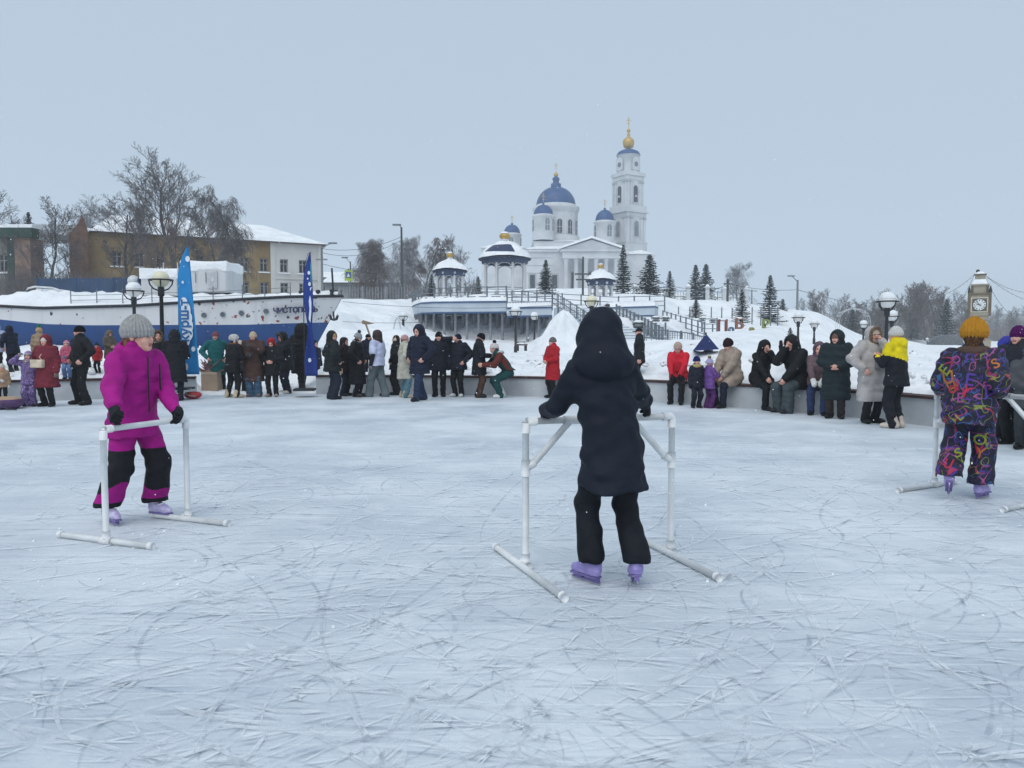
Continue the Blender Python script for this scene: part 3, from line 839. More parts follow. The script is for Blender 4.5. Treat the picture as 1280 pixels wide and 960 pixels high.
# ---- low wall with a plank seat
CONC = mat('pale_concrete', (.40, .42, .44), .85, .12, 2.2, .35, 18, rgb2=(.52, .54, .555), lo=.3, hi=.7)
PLANK = mat('dark_plank', (.035, .018, .015), .7, .3, 4, .5, 40, rgb2=(.075, .03, .025), stretch=(1, 1, 1))
WALL_H = .44
def rink_wall(a0, a1, label):
    mid = wall_pt((a0 + a1) / 2)
    root = thing('rink_wall', label, 'wall', (mid.x, mid.y, 0))
    n = max(1, round(abs(a1 - a0) * 13 / 1.55))
    r = random.Random(4)
    for i in range(n):
        b0, b1 = a0 + (a1 - a0) * i / n, a0 + (a1 - a0) * (i + 1) / n
        g = .0007
        for kind in ('concrete_panel', 'seat_plank'):
            mb = MB(); K = 5
            off0, off1, z0, z1 = (0, .30, -.05, WALL_H) if kind == 'concrete_panel' else (-.035, .335, WALL_H + .003, WALL_H + .05)
            j = r.uniform(-.006, .006)
            vs = []
            for k in range(K + 1):
                a = (b0 + g) + (b1 - b0 - 2 * g) * k / K
                p, q_ = wall_pt(a, off0 + j), wall_pt(a, off1 + j)
                vs += [(p.x - mid.x, p.y - mid.y, z0), (p.x - mid.x, p.y - mid.y, z1 + j * .5), (q_.x - mid.x, q_.y - mid.y, z1 + j * .5), (q_.x - mid.x, q_.y - mid.y, z0)]
            fs = []
            for k in range(K):
                o = 4 * k
                for e in range(4): fs.append((o + e, o + (e + 1) % 4, o + 4 + (e + 1) % 4, o + 4 + e))
            fs += [(0, 1, 2, 3), tuple(4 * K + e for e in (3, 2, 1, 0))]
            mb.quadmesh(vs, fs); mb.build(kind, CONC if kind == 'concrete_panel' else PLANK, root)
rink_wall(A_GAP0, ang_of_px(1400) - .5, 'curved low concrete rink wall with dark plank seat, running right from the opening')
rink_wall(ang_of_px(-320) + .3, A_GAP1, 'low concrete rink wall with dark plank top, left of the opening below the boat')

# ---- terrain: heights measured at places (pixel column, distance, height)
_tp = []
def tp(px, d, z): _tp.append((px, math.log(d), z))
for px in range(-400, 1701, 100):
    tp(px, 9, .5)
for px, d in ((-320, 16), (-120, 16.2), (0, 17), (110, 17.3), (210, 18.3)): tp(px, d, .5); tp(px, d * 1.2, .75); tp(px, d * 1.4, 1.0)
for px in (270, 320, 370): tp(px, 19.5, .02); tp(px, 20.8, .15); tp(px, 23.5, .85)
for px in (430, 470, 520, 580, 640): tp(px, 19.3, .5); tp(px, 21.5, .72); tp(px, 26, .62)
tp(330, 25.3, 1.15); tp(200, 25.3, 1.12); tp(60, 25.3, 1.2); tp(130, 25.3, 1.05); tp(270, 25.3, 1.2); tp(420, 26, 1.0); tp(-60, 25.3, 1.25); tp(390, 30, 1.1); tp(450, 33, 1.25); tp(480, 40, 1.9)
for px in (-200, 0, 150, 300): tp(px, 33, 1.4); tp(px, 45, 3.4); tp(px, 60, 4.3); tp(px, 90, 4.9); tp(px, 140, 6)
tp(410, 44, 2.9); tp(470, 48, 3.0); tp(505, 52, 3.4)
for px in (400, 440, 480, 512): tp(px, 60, 4.45); tp(px, 75, 4.6); tp(px, 110, 5.6); tp(px, 160, 7)
for px, py, d in ((528, 412, 49), (545, 420, 47), (570, 430, 45), (600, 433, 44.5), (640, 436, 43), (690, 440, 40)): tp(px, d, Zp(py, d)); tp(px, d + 4, Zp(py, d) + .25)
for px, py, d in ((560, 436, 40), (600, 441, 34), (650, 446, 30), (700, 452, 27), (760, 447, 26), (690, 459, 21), (600, 462, 22)): tp(px, d, Zp(py, d))
for px in (540, 600, 660, 720, 780): tp(px, 54.5, 3.5); tp(px, 58, 4.0); tp(px, 66, 5.1); tp(px, 80, 5.9); tp(px, 120, 8.4); tp(px, 200, 11.8)
for px, py, d in ((760, 448, 24), (800, 442, 28), (840, 438, 26), (800, 452, 20), (870, 436, 21), (930, 432, 23), (990, 436, 22), (840, 455, 18), (950, 448, 17.2), (1040, 438, 18), (1060, 450, 15.6), (1120, 470, 13.8), (1180, 478, 13.0), (1240, 485, 12.3), (1150, 458, 17), (1150, 450, 22), (1200, 455, 22), (1260, 456, 24), (1090, 446, 22), (1090, 439, 30), (1150, 441, 32), (1230, 444, 36), (1090, 435, 42), (1040, 432, 32), (1020, 434, 26), (1150, 437, 48), (1230, 438, 52), (1290, 446, 32),
                  (820, 425, 40), (870, 420, 42), (900, 424, 36), (882, 435, 22), (882, 431, 27), (950, 424, 36), (950, 414, 46), (998, 438, 32), (1005, 430, 44), (1018, 437, 38), (1018, 430, 50), (1060, 433, 40), (900, 416, 54), (965, 408, 58), (1010, 415, 60), (1060, 425, 62), (1150, 432, 80), (1230, 434, 75), (860, 398, 62), (800, 400, 52), (840, 380, 85), (900, 379, 95), (960, 391, 95), (1000, 408, 105), (1060, 424, 110), (1160, 433, 112), (1230, 433, 115),
                  (820, 372, 140), (900, 374, 140), (980, 400, 140), (1060, 422, 150), (1150, 426, 160), (1260, 427, 170)): tp(px, d, Zp(py, d))
for px in (1340, 1500, 1700): tp(px, 11, .5); tp(px, 20, .8); tp(px, 40, .6); tp(px, 100, .0)
for px in range(-400, 1701, 150): tp(px, 400, 12.5 if px < 850 else 2.0); tp(px, 1500, 16 if px < 850 else 6)
_TA = np.array(_tp)
def terrain(X, Y):
    X = np.asarray(X, float); Y = np.asarray(Y, float)
    shp = X.shape
    X, Y = X.ravel(), Y.ravel()
    Yc = np.maximum(Y, 3.0)
    px = np.clip(640 + F_PX * X / Yc, -400, 1700); v = np.log(np.maximum(np.hypot(X * .35, Yc), 6))
    out = np.zeros(len(X))
    for s in range(0, len(X), 20000):
        e = s + 20000
        d2 = ((px[s:e, None] - _TA[None, :, 0]) / 75.0) ** 2 + ((v[s:e, None] - _TA[None, :, 1]) / .16) ** 2
        w = 1.0 / (d2 + .08) ** 3.6
        out[s:e] = (w * _TA[None, :, 2]).sum(1) / w.sum(1)
    sc = np.clip(Yc / 20, .6, 6)
    out += vnoise(X * 1.9, Y * 1.9, 1) * .035 * np.clip(sc, .5, 1.2) + vnoise(X * .6, Y * .6, 2) * .06 * sc * .6 + vnoise(X * 5, Y * 5, 3) * .028 + vnoise(X * 11, Y * 11, 4) * .014 * np.clip(2 - Yc / 20, 0, 1)
    return out.reshape(shp)
def Tz(x, y): return float(terrain(np.array([x]), np.array([y]))[0])
def snow_material():
    m = bpy.data.materials.new('snow'); m.use_nodes = True
    t = m.node_tree; b = t.nodes['Principled BSDF']; b.inputs['Roughness'].default_value = .85; b.inputs['Specular IOR Level'].default_value = .15
    tc = t.nodes.new('ShaderNodeTexCoord')
    n = t.nodes.new('ShaderNodeTexNoise'); n.inputs['Scale'].default_value = .9; n.inputs['Detail'].default_value = 8; t.links.new(tc.outputs['Object'], n.inputs['Vector'])
    r = t.nodes.new('ShaderNodeValToRGB'); r.color_ramp.elements[0].position = .35; r.color_ramp.elements[0].color = (.78, .80, .82, 1); r.color_ramp.elements[1].position = .6; r.color_ramp.elements[1].color = (.90, .91, .92, 1)
    t.links.new(n.outputs['Fac'], r.inputs[0]); t.links.new(r.outputs[0], b.inputs['Base Color'])
    n2 = t.nodes.new('ShaderNodeTexNoise'); n2.inputs['Scale'].default_value = 3.5; n2.inputs['Detail'].default_value = 8; t.links.new(tc.outputs['Object'], n2.inputs['Vector'])
    bp = t.nodes.new('ShaderNodeBump'); bp.inputs['Strength'].default_value = .8; bp.inputs['Distance'].default_value = .16
    t.links.new(n2.outputs['Fac'], bp.inputs['Height']); t.links.new(bp.outputs[0], b.inputs['Normal'])
    return m
SNOW = snow_material()
def build_terrain():
    angs = list(np.linspace(math.radians(-20), math.radians(195), 420)) + list(np.linspace(math.radians(195), math.radians(340), 40))[1:-1]
    rows = [0, .12, .35, .7] + list(1.2 * (2200 / 1.2) ** np.linspace(0, 1, 120))
    A = np.array(angs); R0 = np.array([wall_r(a) for a in angs])
    X = np.zeros((len(rows), len(A))); Y = X.copy()
    for i, r_ in enumerate(rows):
        R = R0 + .24 + r_
        X[i] = RC.x + R * np.cos(A); Y[i] = RC.y + R * np.sin(A)
    Z = terrain(X, Y)
    gap = (A > A_GAP0) & (A < A_GAP1)
    for i in range(4):
        tt = (rows[i] / 1.2)
        Z[i] = np.where(gap, np.minimum(Z[i], .03 + .02 * i), np.clip(Z[i], .36, .47 + .3 * rows[i]))
    Z[0] = np.where(gap, -.03, .3)
    Yn = np.hypot(X, Y)
    V = np.stack([X, Y, Z], -1).reshape(-1, 3)
    nr, nc = X.shape
    i0 = np.arange(nr - 1)[:, None] * nc; j = np.arange(nc)[None, :]; j2 = (j + 1) % nc
    Q = np.stack([i0 + j, i0 + nc + j, i0 + nc + j2, i0 + j2], -1).reshape(-1, 4)[:, ::-1]
    o = link_mesh('snow_ground', V, Q, SNOW, None, True)
    tag(o, kind='structure')
build_terrain()

def snow_clods():
    r = random.Random(19); base = MB().ball((0, 0, 0), 1, 4); bv = np.array(base.v); V, Fc = [], []; P_ = []
    while len(P_) < 900:
        pxl = r.uniform(-20, 1300); a = ang_of_px_fast(pxl); d0 = wall_pt(a, .35); t = r.random() ** 2.2
        d = d0.y + .15 + t * 16; x = (pxl - 640) / F_PX * d
        if A_GAP0 < math.atan2(d - RC.y, x - RC.x) < A_GAP1 and d < 21: continue
        P_.append((x, d))
    Zs = terrain(np.array([p[0] for p in P_]), np.array([p[1] for p in P_]))
    for (x, d), z in zip(P_, Zs):
        s_ = r.uniform(.02, .07) * (2.4 if r.random() < .10 else 1); k = len(V)
        for v in bv: V.append((x + (v[0] + r.gauss(0, .18)) * s_, d + (v[1] + r.gauss(0, .18)) * s_, z + (v[2] * .7 + r.gauss(0, .15)) * s_))
        Fc += [tuple(i + k for i in f) for f in base.f]
    tag(link_mesh('snow_clods', V, Fc, SNOW, None, True), 'loose clods of shovelled snow strewn over the banks behind the wall', 'snow clods', kind='stuff')
_fa = np.linspace(-.1, math.pi + .1, 900); _fp = []
for a in _fa:
    w_ = wall_pt(float(a)); _fp.append(640 + F_PX * w_.x / w_.y if w_.y > 3 else 9e9)
_fp = np.array(_fp)
def ang_of_px_fast(px): return float(_fa[np.argmin(np.abs(_fp - px))])
snow_clods()
# ================================================================== vegetation
def seg_mesh(segs, n=4):
    """segs: array rows p0(3) p1(3) r0 r1 -> tube mesh arrays"""
    S = np.array(segs, float)
    p0, p1, r0, r1 = S[:, 0:3], S[:, 3:6], S[:, 6], S[:, 7]
    d = p1 - p0; d /= np.maximum(np.linalg.norm(d, axis=1), 1e-6)[:, None]
    up = np.where(np.abs(d[:, 2:3]) < .9, np.array([[0, 0, 1.]]), np.array([[1., 0, 0]]))
    a = np.cross(d, up); a /= np.linalg.norm(a, axis=1)[:, None]; b = np.cross(d, a)
    V = np.zeros((len(S), 2 * n, 3))
    for k in range(n):
        o = a * math.cos(2 * math.pi * k / n) + b * math.sin(2 * math.pi * k / n)
        V[:, k] = p0 + o * r0[:, None]; V[:, n + k] = p1 + o * r1[:, None]
    base = (np.arange(len(S)) * 2 * n)[:, None]
    Q = np.concatenate([np.stack([base[:, 0] + k, base[:, 0] + (k + 1) % n, base[:, 0] + n + (k + 1) % n, base[:, 0] + n + k], 1) for k in range(n)])
    return V.reshape(-1, 3), Q
def grow(seed, H, style):
    """skeleton of a leafless tree; returns trunk segments and branch segments"""
    r = random.Random(seed)
    st = dict(hero=dict(n=(20, 10, 8, 6), ang=(.70, .55, .6, .65), ratio=(.62, .5, .46, .45), up=(.02, .20, .14, .06), start=.14, rad=.016),
              poplar=dict(n=(15, 9, 7, 4), ang=(.55, .6, .6, .7), ratio=(.60, .5, .48, .5), up=(.02, .28, .2, .10), start=.16, rad=.016),
              lime=dict(n=(15, 9, 7, 4), ang=(.85, .7, .7, .7), ratio=(.52, .5, .48, .5), up=(.02, .18, .12, .05), start=.18, rad=.016),
              birch=dict(n=(16, 9, 7, 4), ang=(.62, .6, .6, .5), ratio=(.42, .5, .66, 1.5), up=(.02, .18, -.12, -.85), start=.16, rad=.014),
              far=dict(n=(14, 8, 6, 3), ang=(.55, .6, .6, .6), ratio=(.52, .5, .5, .5), up=(.02, .25, .15, .05), start=.15, rad=.014))[style]
    trunk, br = [], []
    def branch(p, d, L, rad, lv, tmin):
        n = 7 if lv == 0 else (5 if lv == 1 else (3 if lv < 4 else 2))
        pts = [p.copy()]; dirs = [d.copy()]
        q = p.copy(); dd = d.copy()
        wob = .10 if lv == 0 else .16
        for i in range(n):
            u = st['up'][min(lv, 3)]
            dd = (dd + Vector((r.gauss(0, wob), r.gauss(0, wob), r.gauss(0, wob * .6) + u))).normalized()
            q = q + dd * (L / n)
            pts.append(q.copy()); dirs.append(dd.copy())
        tip = .35 if lv < 3 else .6
        for i in range(n):
            a, b = rad * (1 - (1 - tip) * i / n), rad * (1 - (1 - tip) * (i + 1) / n)
            (trunk if lv == 0 else br).append((*pts[i], *pts[i + 1], max(a, tmin), max(b, tmin)))
        if lv >= 4: return
        cnt = st['n'][lv]
        for k in range(cnt):
            t = (st['start'] if lv == 0 else .22) + (1 - (st['start'] if lv == 0 else .22)) * (k + r.random()) / cnt
            t = min(t, .995)
            i = min(n - 1, int(t * n)); f = t * n - i
            pp = pts[i].lerp(pts[i + 1], f)
            ax = dirs[i].orthogonal().normalized(); ax.rotate(Matrix.Rotation(r.uniform(0, 6.283), 3, dirs[i]))
            nd = dirs[i].copy(); nd.rotate(Matrix.Rotation(st['ang'][lv] * r.uniform(.65, 1.3) * (1.15 - .45 * t if lv == 0 else 1), 3, ax))
            cl = L * st['ratio'][lv] * r.uniform(.7, 1.15) * (1.08 - .62 * t if lv == 0 else 1.0 - .3 * t)
            branch(pp, nd, cl, rad * (.40 if lv == 0 else .48) * (1.05 - .5 * t), lv + 1, tmin)
    branch(Vector((0, 0, -.2)), Vector((0, 0, 1)), H, H * st['rad'], 0, .011 if style != 'far' else .02)
    return trunk, br
BARK = mat('bark', (.055, .05, .05), .9, .3, 6, rgb2=(.11, .10, .10))
TWIG = mat('twig', (.085, .077, .078), .9, .3, 3, rgb2=(.16, .15, .155))
TWIG_BROWN = mat('brown_twig', (.10, .078, .072), .9, .3, 2, rgb2=(.19, .16, .155))
TWIG_FROST = mat('frosted_twig', (.17, .17, .18), .9, .3, 1, rgb2=(.34, .35, .37))
BIRCHBARK = mat('birch_bark', (.10, .10, .10), .9, .3, 5, rgb2=(.42, .42, .42))
_tree_cache = {}
def tree_mesh(style, seed, H, bark, twig):
    key = (style, seed)
    if key not in _tree_cache:
        t, b = grow(seed, H, style)
        vt, qt = seg_mesh(t, 6); vb, qb = seg_mesh(b, 3)
        a = link_mesh('trunk', vt, qt, bark, None, True).data; c = link_mesh('crown', vb, qb, twig).data
        for o in [o for o in col.objects if o.data in (a, c)]: bpy.data.objects.remove(o)
        _tree_cache[key] = (a, c, max(vb[:, 2].max(), vt[:, 2].max()))
    return _tree_cache[key]
def bare_tree(label, px, ytop, d, style='poplar', seed=1, group=None, base_z=None, wide=1.0, bark=BARK, twig=TWIG, H=12.0, rz=None, name='bare_tree'):
    me_t, me_c, top = tree_mesh(style, seed, H, bark, twig)
    x = (px - 640) / F_PX * d
    z0 = Tz(x, d) if base_z is None else base_z
    s = (Zp(ytop, d) - z0) / top
    root = thing(name, label, 'tree', (x, d, z0 - .1), rnd.uniform(0, 6.28) if rz is None else rz, group)
    for nm, me, mm in (('trunk', me_t, bark), ('crown', me_c, twig)):
        o = bpy.data.objects.new(nm, me); col.objects.link(o); o.parent = root; o.scale = (s * wide, s * wide, s)
        if me.materials[0] != mm: o.material_slots[0].link = 'OBJECT'; o.material_slots[0].material = mm
    return root
NEEDLE = mat('spruce_needles', (.012, .022, .022), .8, .3, 2, rgb2=(.035, .052, .05))
NEEDLE_FAR = NEEDLE
SNOWY = mat('settled_snow', (.82, .84, .86), .9, .05, 3, .3, 8)
def spruce_mesh(seed, dense=1.0, H=10.0, snow=.25):
    r = random.Random(seed); nv, nf, sv, sf = [], [], [], []
    W = H * .21
    z = H * .07
    while z < H * .985:
        t = z / H
        L0 = W * (1 - t) ** .85 * r.uniform(.85, 1.12) + .05
        nb = max(4, int(9.5 * (1 - t) ** .5 * dense))
        ph = r.random() * 6
        for k in range(nb):
            a = ph + 2 * math.pi * k / nb + r.gauss(0, .15); L = L0 * r.uniform(.58, 1.2)
            n = max(3, int(L / .22))
            ca, sa = math.cos(a), math.sin(a)
            prev = None
            for i in range(n):
                f = (i + .5) / n; rr = L * f
                zz = z - L * .42 * f + L * .34 * f * f + r.gauss(0, .04)
                w = (.16 + .34 * (1 - abs(2 * f - .8)) * min(1, L)) * r.uniform(.7, 1.3) * .8
                cx, cy = rr * ca, rr * sa
                for sd in (-1, 1):
                    tx, ty = cx - sa * w * sd + ca * w * .55, cy + ca * w * sd + sa * w * .55
                    b = len(nv)
                    hl = L / n * .55
                    nv += [(cx - ca * hl, cy - sa * hl, zz + .04), (cx + ca * hl, cy + sa * hl, zz), (tx, ty, zz - .10 * r.uniform(.4, 1.6)), (cx, cy, zz - .16)]
                    nf += [(b, b + 1, b + 2), (b, b + 2, b + 3)]
                if r.random() < snow * (.5 + f):
                    b = len(sv); w2 = w * .42; hl = L / n * .4
                    sv += [(cx - ca * hl, cy - sa * hl, zz + .05), (cx - sa * w2, cy + ca * w2, zz + .02), (cx + ca * hl, cy + sa * hl, zz + .03), (cx + sa * w2, cy - ca * w2, zz + .02), (cx, cy, zz + .11)]
                    sf += [(b, b + 1, b + 4), (b + 1, b + 2, b + 4), (b + 2, b + 3, b + 4), (b + 3, b, b + 4), (b, b + 3, b + 2, b + 1)]
        z += H * .036 * (.5 + .8 * (1 - t))
    b = len(nv)
    nv += [(0.03, 0, H * .95), (-.02, .03, H * .95), (-.02, -.03, H * .95), (0, 0, H)]; nf += [(b, b + 1, b + 3), (b + 1, b + 2, b + 3), (b + 2, b, b + 3)]
    return nv, nf, sv, sf
_spruces = {}
def spruce(label, px, ytop, ybase, d, wpx, seed=1, snow=.25, group='spruces on the hillside'):
    key = (seed, snow)
    if key not in _spruces:
        nv, nf, sv, sf = spruce_mesh(seed, 1.0, 10.0, snow)
        a = link_mesh('crown', nv, nf, NEEDLE); b = link_mesh('snow_load', sv, sf, SNOWY); c = MB().tube([(0, 0, -.3), (0, 0, 5), (0, 0, 9.7)], [.16, .09, .015], 6).build('trunk', BARK)
        _spruces[key] = (a.data, b.data, c.data)
        for o in (a, b, c): bpy.data.objects.remove(o)
    x = (px - 640) / F_PX * d; z0 = Zp(ybase, d)
    H = Zp(ytop, d) - z0
    root = thing('spruce_tree', label, 'tree', (x, d, z0), rnd.uniform(0, 6), group)
    sx = (wpx * d / F_PX) / 3.7
    for nm, me in zip(('crown', 'snow_load', 'trunk'), _spruces[key]):
        o = bpy.data.objects.new(nm, me); col.objects.link(o); o.parent = root; o.scale = (sx, sx, H / 10.0)
        if nm != 'trunk': o['kind'] = 'stuff'
    return root

# ================================================================== shared shapes
WHITE_PAINT = mat('white_plaster', (.46, .475, .49), .8, .06, .35, .2, 3, rgb2=(.60, .615, .63), detail=8, lo=.25, hi=.6)
GREY_STONE = mat('grey_plaster', (.32, .345, .37), .8, .08, .6, rgb2=(.42, .44, .46))
BLUE_DOME = mat('blue_roof', (.004, .048, .17), .5, .15, .8, rgb2=(.010, .07, .21))
GOLD = mat('gold_leaf', (.45, .28, .06), .45, .2, 2, metal=.35, rgb2=(.55, .36, .10))
DARK_GLASS = mat('dark_pane', (.03, .035, .045), .15, .2, .5)
GREY_GLASS = mat('grey_pane', (.16, .18, .20), .2, .2, .5)
DARK_METAL = mat('black_metal', (.018, .02, .024), .5, .2, 6)
GREY_METAL = mat('grey_metal', (.14, .165, .19), .5, .15, 3)
BLUE_METAL = mat('blue_metal', (.028, .05, .11), .5, .2, 3)
def arch_poly(w, h, n=8):
    r = w / 2
    return [(-r, 0), (r, 0)] + [(r * math.cos(math.pi * i / n), h - r + r * math.sin(math.pi * i / n)) for i in range(n + 1)]
def onion(mb, c, r, h):
    prof = [(.0, 0), (.45 * r, .0), (.55 * r, .04 * h), (.9 * r, .16 * h), (r, .30 * h), (.86 * r, .46 * h), (.5 * r, .60 * h), (.2 * r, .74 * h), (.07 * r, .9 * h), (.0, h)]
    mb.lathe(prof, c, 16); return mb
def cross(parent, x, y, z, h, m):
    mb = MB(); t = h * .045
    mb.box((x, y, z + h / 2), (t, t, h)); mb.box((x, y - .001, z + h * .68), (h * .46, t * .9, t)); mb.box((x, y - .002, z + h * .84), (h * .24, t * .9, t)); mb.box((x, y - .003, z + h * .42), (h * .28, t * .9, t))
    mb.build('cross', m, parent)

# ================================================================== cathedral
CD = 200.0; PXM = CD / F_PX
cx0, cz0 = (700 - 640) * PXM, 11.2
cath = thing('cathedral', 'white cathedral with blue domes and portico on the hilltop', 'cathedral', (cx0, CD, cz0))
lx = lambda px: (px - 700) * PXM
lz = lambda py: Zp(py, CD) - cz0
def lathe_part(name, m, prof, c, n=32): return MB().lathe(prof, c, n).build(name, m, cath, True)
def wins_on_drum(cxx, cyy, R, z0, w, h, angs, parent_m=DARK_GLASS):
    for a in angs:
        nn = Vector((math.sin(a), -math.cos(a), 0)); u = Vector((math.cos(a), math.sin(a), 0)); o = Vector((cxx, cyy, z0)) + nn * (R * math.cos(w / 2 / R) - .03)
        fr = MB().prism(arch_poly(w * 1.35, h * 1.10), 0, .14, (o - Vector((0, 0, h * .04)), u, Vector((0, 0, 1)), nn)).build('window', WHITE_PAINT, cath)
        MB().prism(arch_poly(w, h), .14, .20, (o, u, Vector((0, 0, 1)), nn)).build('pane', parent_m, fr)
        mbm = MB()
        mbm.box(o + Vector((0, 0, h * .45)) + nn * .24, (w, .04, .10), a); mbm.box(o + Vector((0, 0, h * .48)) + nn * .24, (.10, .04, h * .9), a)
        mbm.build('mullion', WHITE_PAINT, fr)
# body
def prism_block(name, m, x0, x1, y0, y1, z0, z1): return MB().box(((x0 + x1) / 2, (y0 + y1) / 2, (z0 + z1) / 2), (x1 - x0, y1 - y0, z1 - z0)).build(name, m, cath)
prism_block('wall', WHITE_PAINT, lx(657), lx(772), -11, 13, -2, lz(321))
prism_block('cornice', WHITE_PAINT, lx(655), lx(774), -11.5, 13.4, lz(321) + .003, lz(318))
prism_block('attic', WHITE_PAINT, lx(666), lx(763), -8.5, 11, lz(318), lz(307))
prism_block('apse', WHITE_PAINT, lx(603), lx(657) - .003, -4, 9, -2, lz(312))
prism_block('nave_wall', WHITE_PAINT, lx(772) + .003, lx(806), -6, 9, -2, lz(321))
def hip(name, x0, x1, y0, y1, z0, z1, k=.3, m=SNOW):
    cxm, cym = (x0 + x1) / 2, (y0 + y1) / 2
    a, b = (x1 - x0) / 2 * k, (y1 - y0) / 2 * k
    MB().quadmesh([(x0, y0, z0), (x1, y0, z0), (x1, y1, z0), (x0, y1, z0), (cxm - a, cym - b, z1), (cxm + a, cym - b, z1), (cxm + a, cym + b, z1), (cxm - a, cym + b, z1)], [(0, 1, 5, 4), (1, 2, 6, 5), (2, 3, 7, 6), (3, 0, 4, 7), (4, 5, 6, 7), (3, 2, 1, 0)]).build(name, m, cath)
hip('snowy_roof', lx(654), lx(775), -11.7, 13.6, lz(318) + .05, lz(309), .55)
hip('snowy_roof', lx(664), lx(765), -8.8, 11.3, lz(307), lz(302), .4)
hip('snowy_roof', lx(601), lx(657), -4.4, 9.4, lz(312) + .003, lz(304), .3)
hip('snowy_roof', lx(770), lx(810), -6.4, 9.4, lz(321) + .05, lz(313), .4)
# portico
px0, px1, pyf = lx(698), lx(764), -15.5
prism_block('entablature', WHITE_PAINT, px0, px1, pyf, -11.003, lz(331), lz(323))
prism_block('portico_cornice', WHITE_PAINT, px0 - .5, px1 + .5, pyf - .5, -11.003, lz(323) + .003, lz(320.5))
mb = MB(); apex = lz(309.5); zb = lz(320.5) + .003; cm_ = (px0 + px1) / 2
mb.prism([(px0 - .5, zb), (px1 + .5, zb), (cm_, apex)], pyf - .2, -8, (Vector((0, 0, 0)), Vector((1, 0, 0)), Vector((0, 0, 1)), Vector((0, 1, 0)))); mb.build('pediment', WHITE_PAINT, cath)
for s_, (xa, xb) in enumerate(((px0 - .9, cm_), (px1 + .9, cm_))):
    MB().quadmesh([(xa, pyf - .9, zb), (xb, pyf - .9, apex + .35), (xb, -7, apex + .35), (xa, -7, zb), (xa, pyf - .9, zb + .5), (xb, pyf - .9, apex + .85), (xb, -7, apex + .85), (xa, -7, zb + .5)], [(0, 1, 2, 3), (7, 6, 5, 4), (0, 4, 5, 1), (1, 5, 6, 2), (2, 6, 7, 3), (3, 7, 4, 0)]).build('snowy_roof', SNOW, cath)
for i in range(6):
    xx = px0 + .9 + (px1 - px0 - 1.8) * i / 5
    MB().lathe([(.0, -2), (.72, -2), (.72, -1.2), (.60, -1), (.52, lz(331) - .6), (.74, lz(331) - .35), (.74, lz(331) - .003), (0, lz(331) - .003)], (xx, pyf + .9, 0), 14).build('column', WHITE_PAINT, cath, True)
for xx in (lx(713), lx(731), lx(749)):
    fr = MB().box((xx, -11.04, lz(355)), (2.0, .1, 4.6)).build('window', GREY_STONE, cath); MB().box((xx, -11.12, lz(355)), (1.4, .1, 4.0)).build('pane', DARK_GLASS, fr)
for xx in (lx(664), lx(678), lx(690)):
    fr = MB().box((xx, -11.04, lz(356)), (1.9, .12, 3.9)).build('window', GREY_STONE, cath); MB().box((xx, -11.13, lz(356)), (1.2, .1, 3.2)).build('pane', DARK_GLASS, fr)
for py in (328, 337, 346): MB().box((lx(673), -11.03, lz(py)), (6.6, .1, .12)).build('string_course', GREY_STONE, cath)
# main drum and dome
dx, dy = lx(694.5), 1.0
lathe_part('drum_base', WHITE_PAINT, [(6.1, lz(306)), (6.1, lz(296)), (5.55, lz(296))], (dx, dy, 0))
lathe_part('drum', WHITE_PAINT, [(5.5, lz(300)), (5.5, lz(266))], (dx, dy, 0))
lathe_part('cornice', WHITE_PAINT, [(5.5, lz(268)), (5.75, lz(266)), (6.1, lz(262)), (6.15, lz(259.5)), (5.2, lz(257)), (5.0, lz(255.5)), (0, lz(255.5))], (dx, dy, 0))
R = 24.4 * PXM
lathe_part('dome', BLUE_DOME, [(R * math.cos(a), lz(257) + (lz(232.5) - lz(257)) * math.sin(a)) for a in [i * math.pi / 2 / 12 for i in range(13)]], (dx, dy, 0), 40)
lathe_part('lantern', BLUE_DOME, [(1.35, lz(234.5)), (1.3, lz(229)), (.85, lz(228)), (.75, lz(225)), (1.0, lz(223)), (.75, lz(221)), (.25, lz(219.5))], (dx, dy, 0), 16)
onion(MB(), (dx, dy, lz(219.8)), .62, 1.6).build('finial', GOLD, cath, True)
cross(cath, dx, dy, lz(213.5), 2.2, GOLD)
wins_on_drum(dx, dy, 5.5, lz(294), 1.25, 3.5, [i * math.pi / 6 + .12 for i in range(-5, 6)])
for i in range(-6, 7):
    a = i * math.pi / 6 + .12 + math.pi / 12
    MB().box((dx + 5.55 * math.sin(a), dy - 5.55 * math.cos(a), (lz(297) + lz(267)) / 2), (.55, .25, lz(267) - lz(297)), a).build('pilaster', WHITE_PAINT, cath)
for (sx, sy, rpx, ytop, yb, ybot, yc) in ((640, 8.5, 10.5, 274.5, 286, 312, 262), (677.5, -6.5, 11.6, 261.5, 273.5, 305, 247.5), (751, -6.5, 11.2, 267.5, 281, 309, 254.5)):
    X_, Rr = lx(sx), rpx * PXM
    lathe_part('small_drum', WHITE_PAINT, [(Rr * 1.1, lz(ybot)), (Rr * 1.1, lz(yb + 4)), (Rr * 1.22, lz(yb + 3)), (Rr * 1.22, lz(yb + 1.5)), (Rr * .95, lz(yb))], (X_, sy, 0))
    lathe_part('small_dome', BLUE_DOME, [(Rr * math.cos(a), lz(yb) + (lz(ytop) - lz(yb)) * math.sin(a)) for a in [i * math.pi / 2 / 8 for i in range(9)]], (X_, sy, 0))
    MB().ball((X_, sy, lz(ytop - 1)), .3, 6).build('finial', BLUE_DOME, cath)
    cross(cath, X_, sy, lz(ytop - 1), lz(yc) - lz(ytop - 1), GOLD)
    wins_on_drum(X_, sy, Rr * 1.1, lz(yb + 20), 1.15, 2.9, [-1.25, -.1 + .45 * (sx != 640), 1.25 if sx != 677.5 else 1.1], GREY_GLASS)
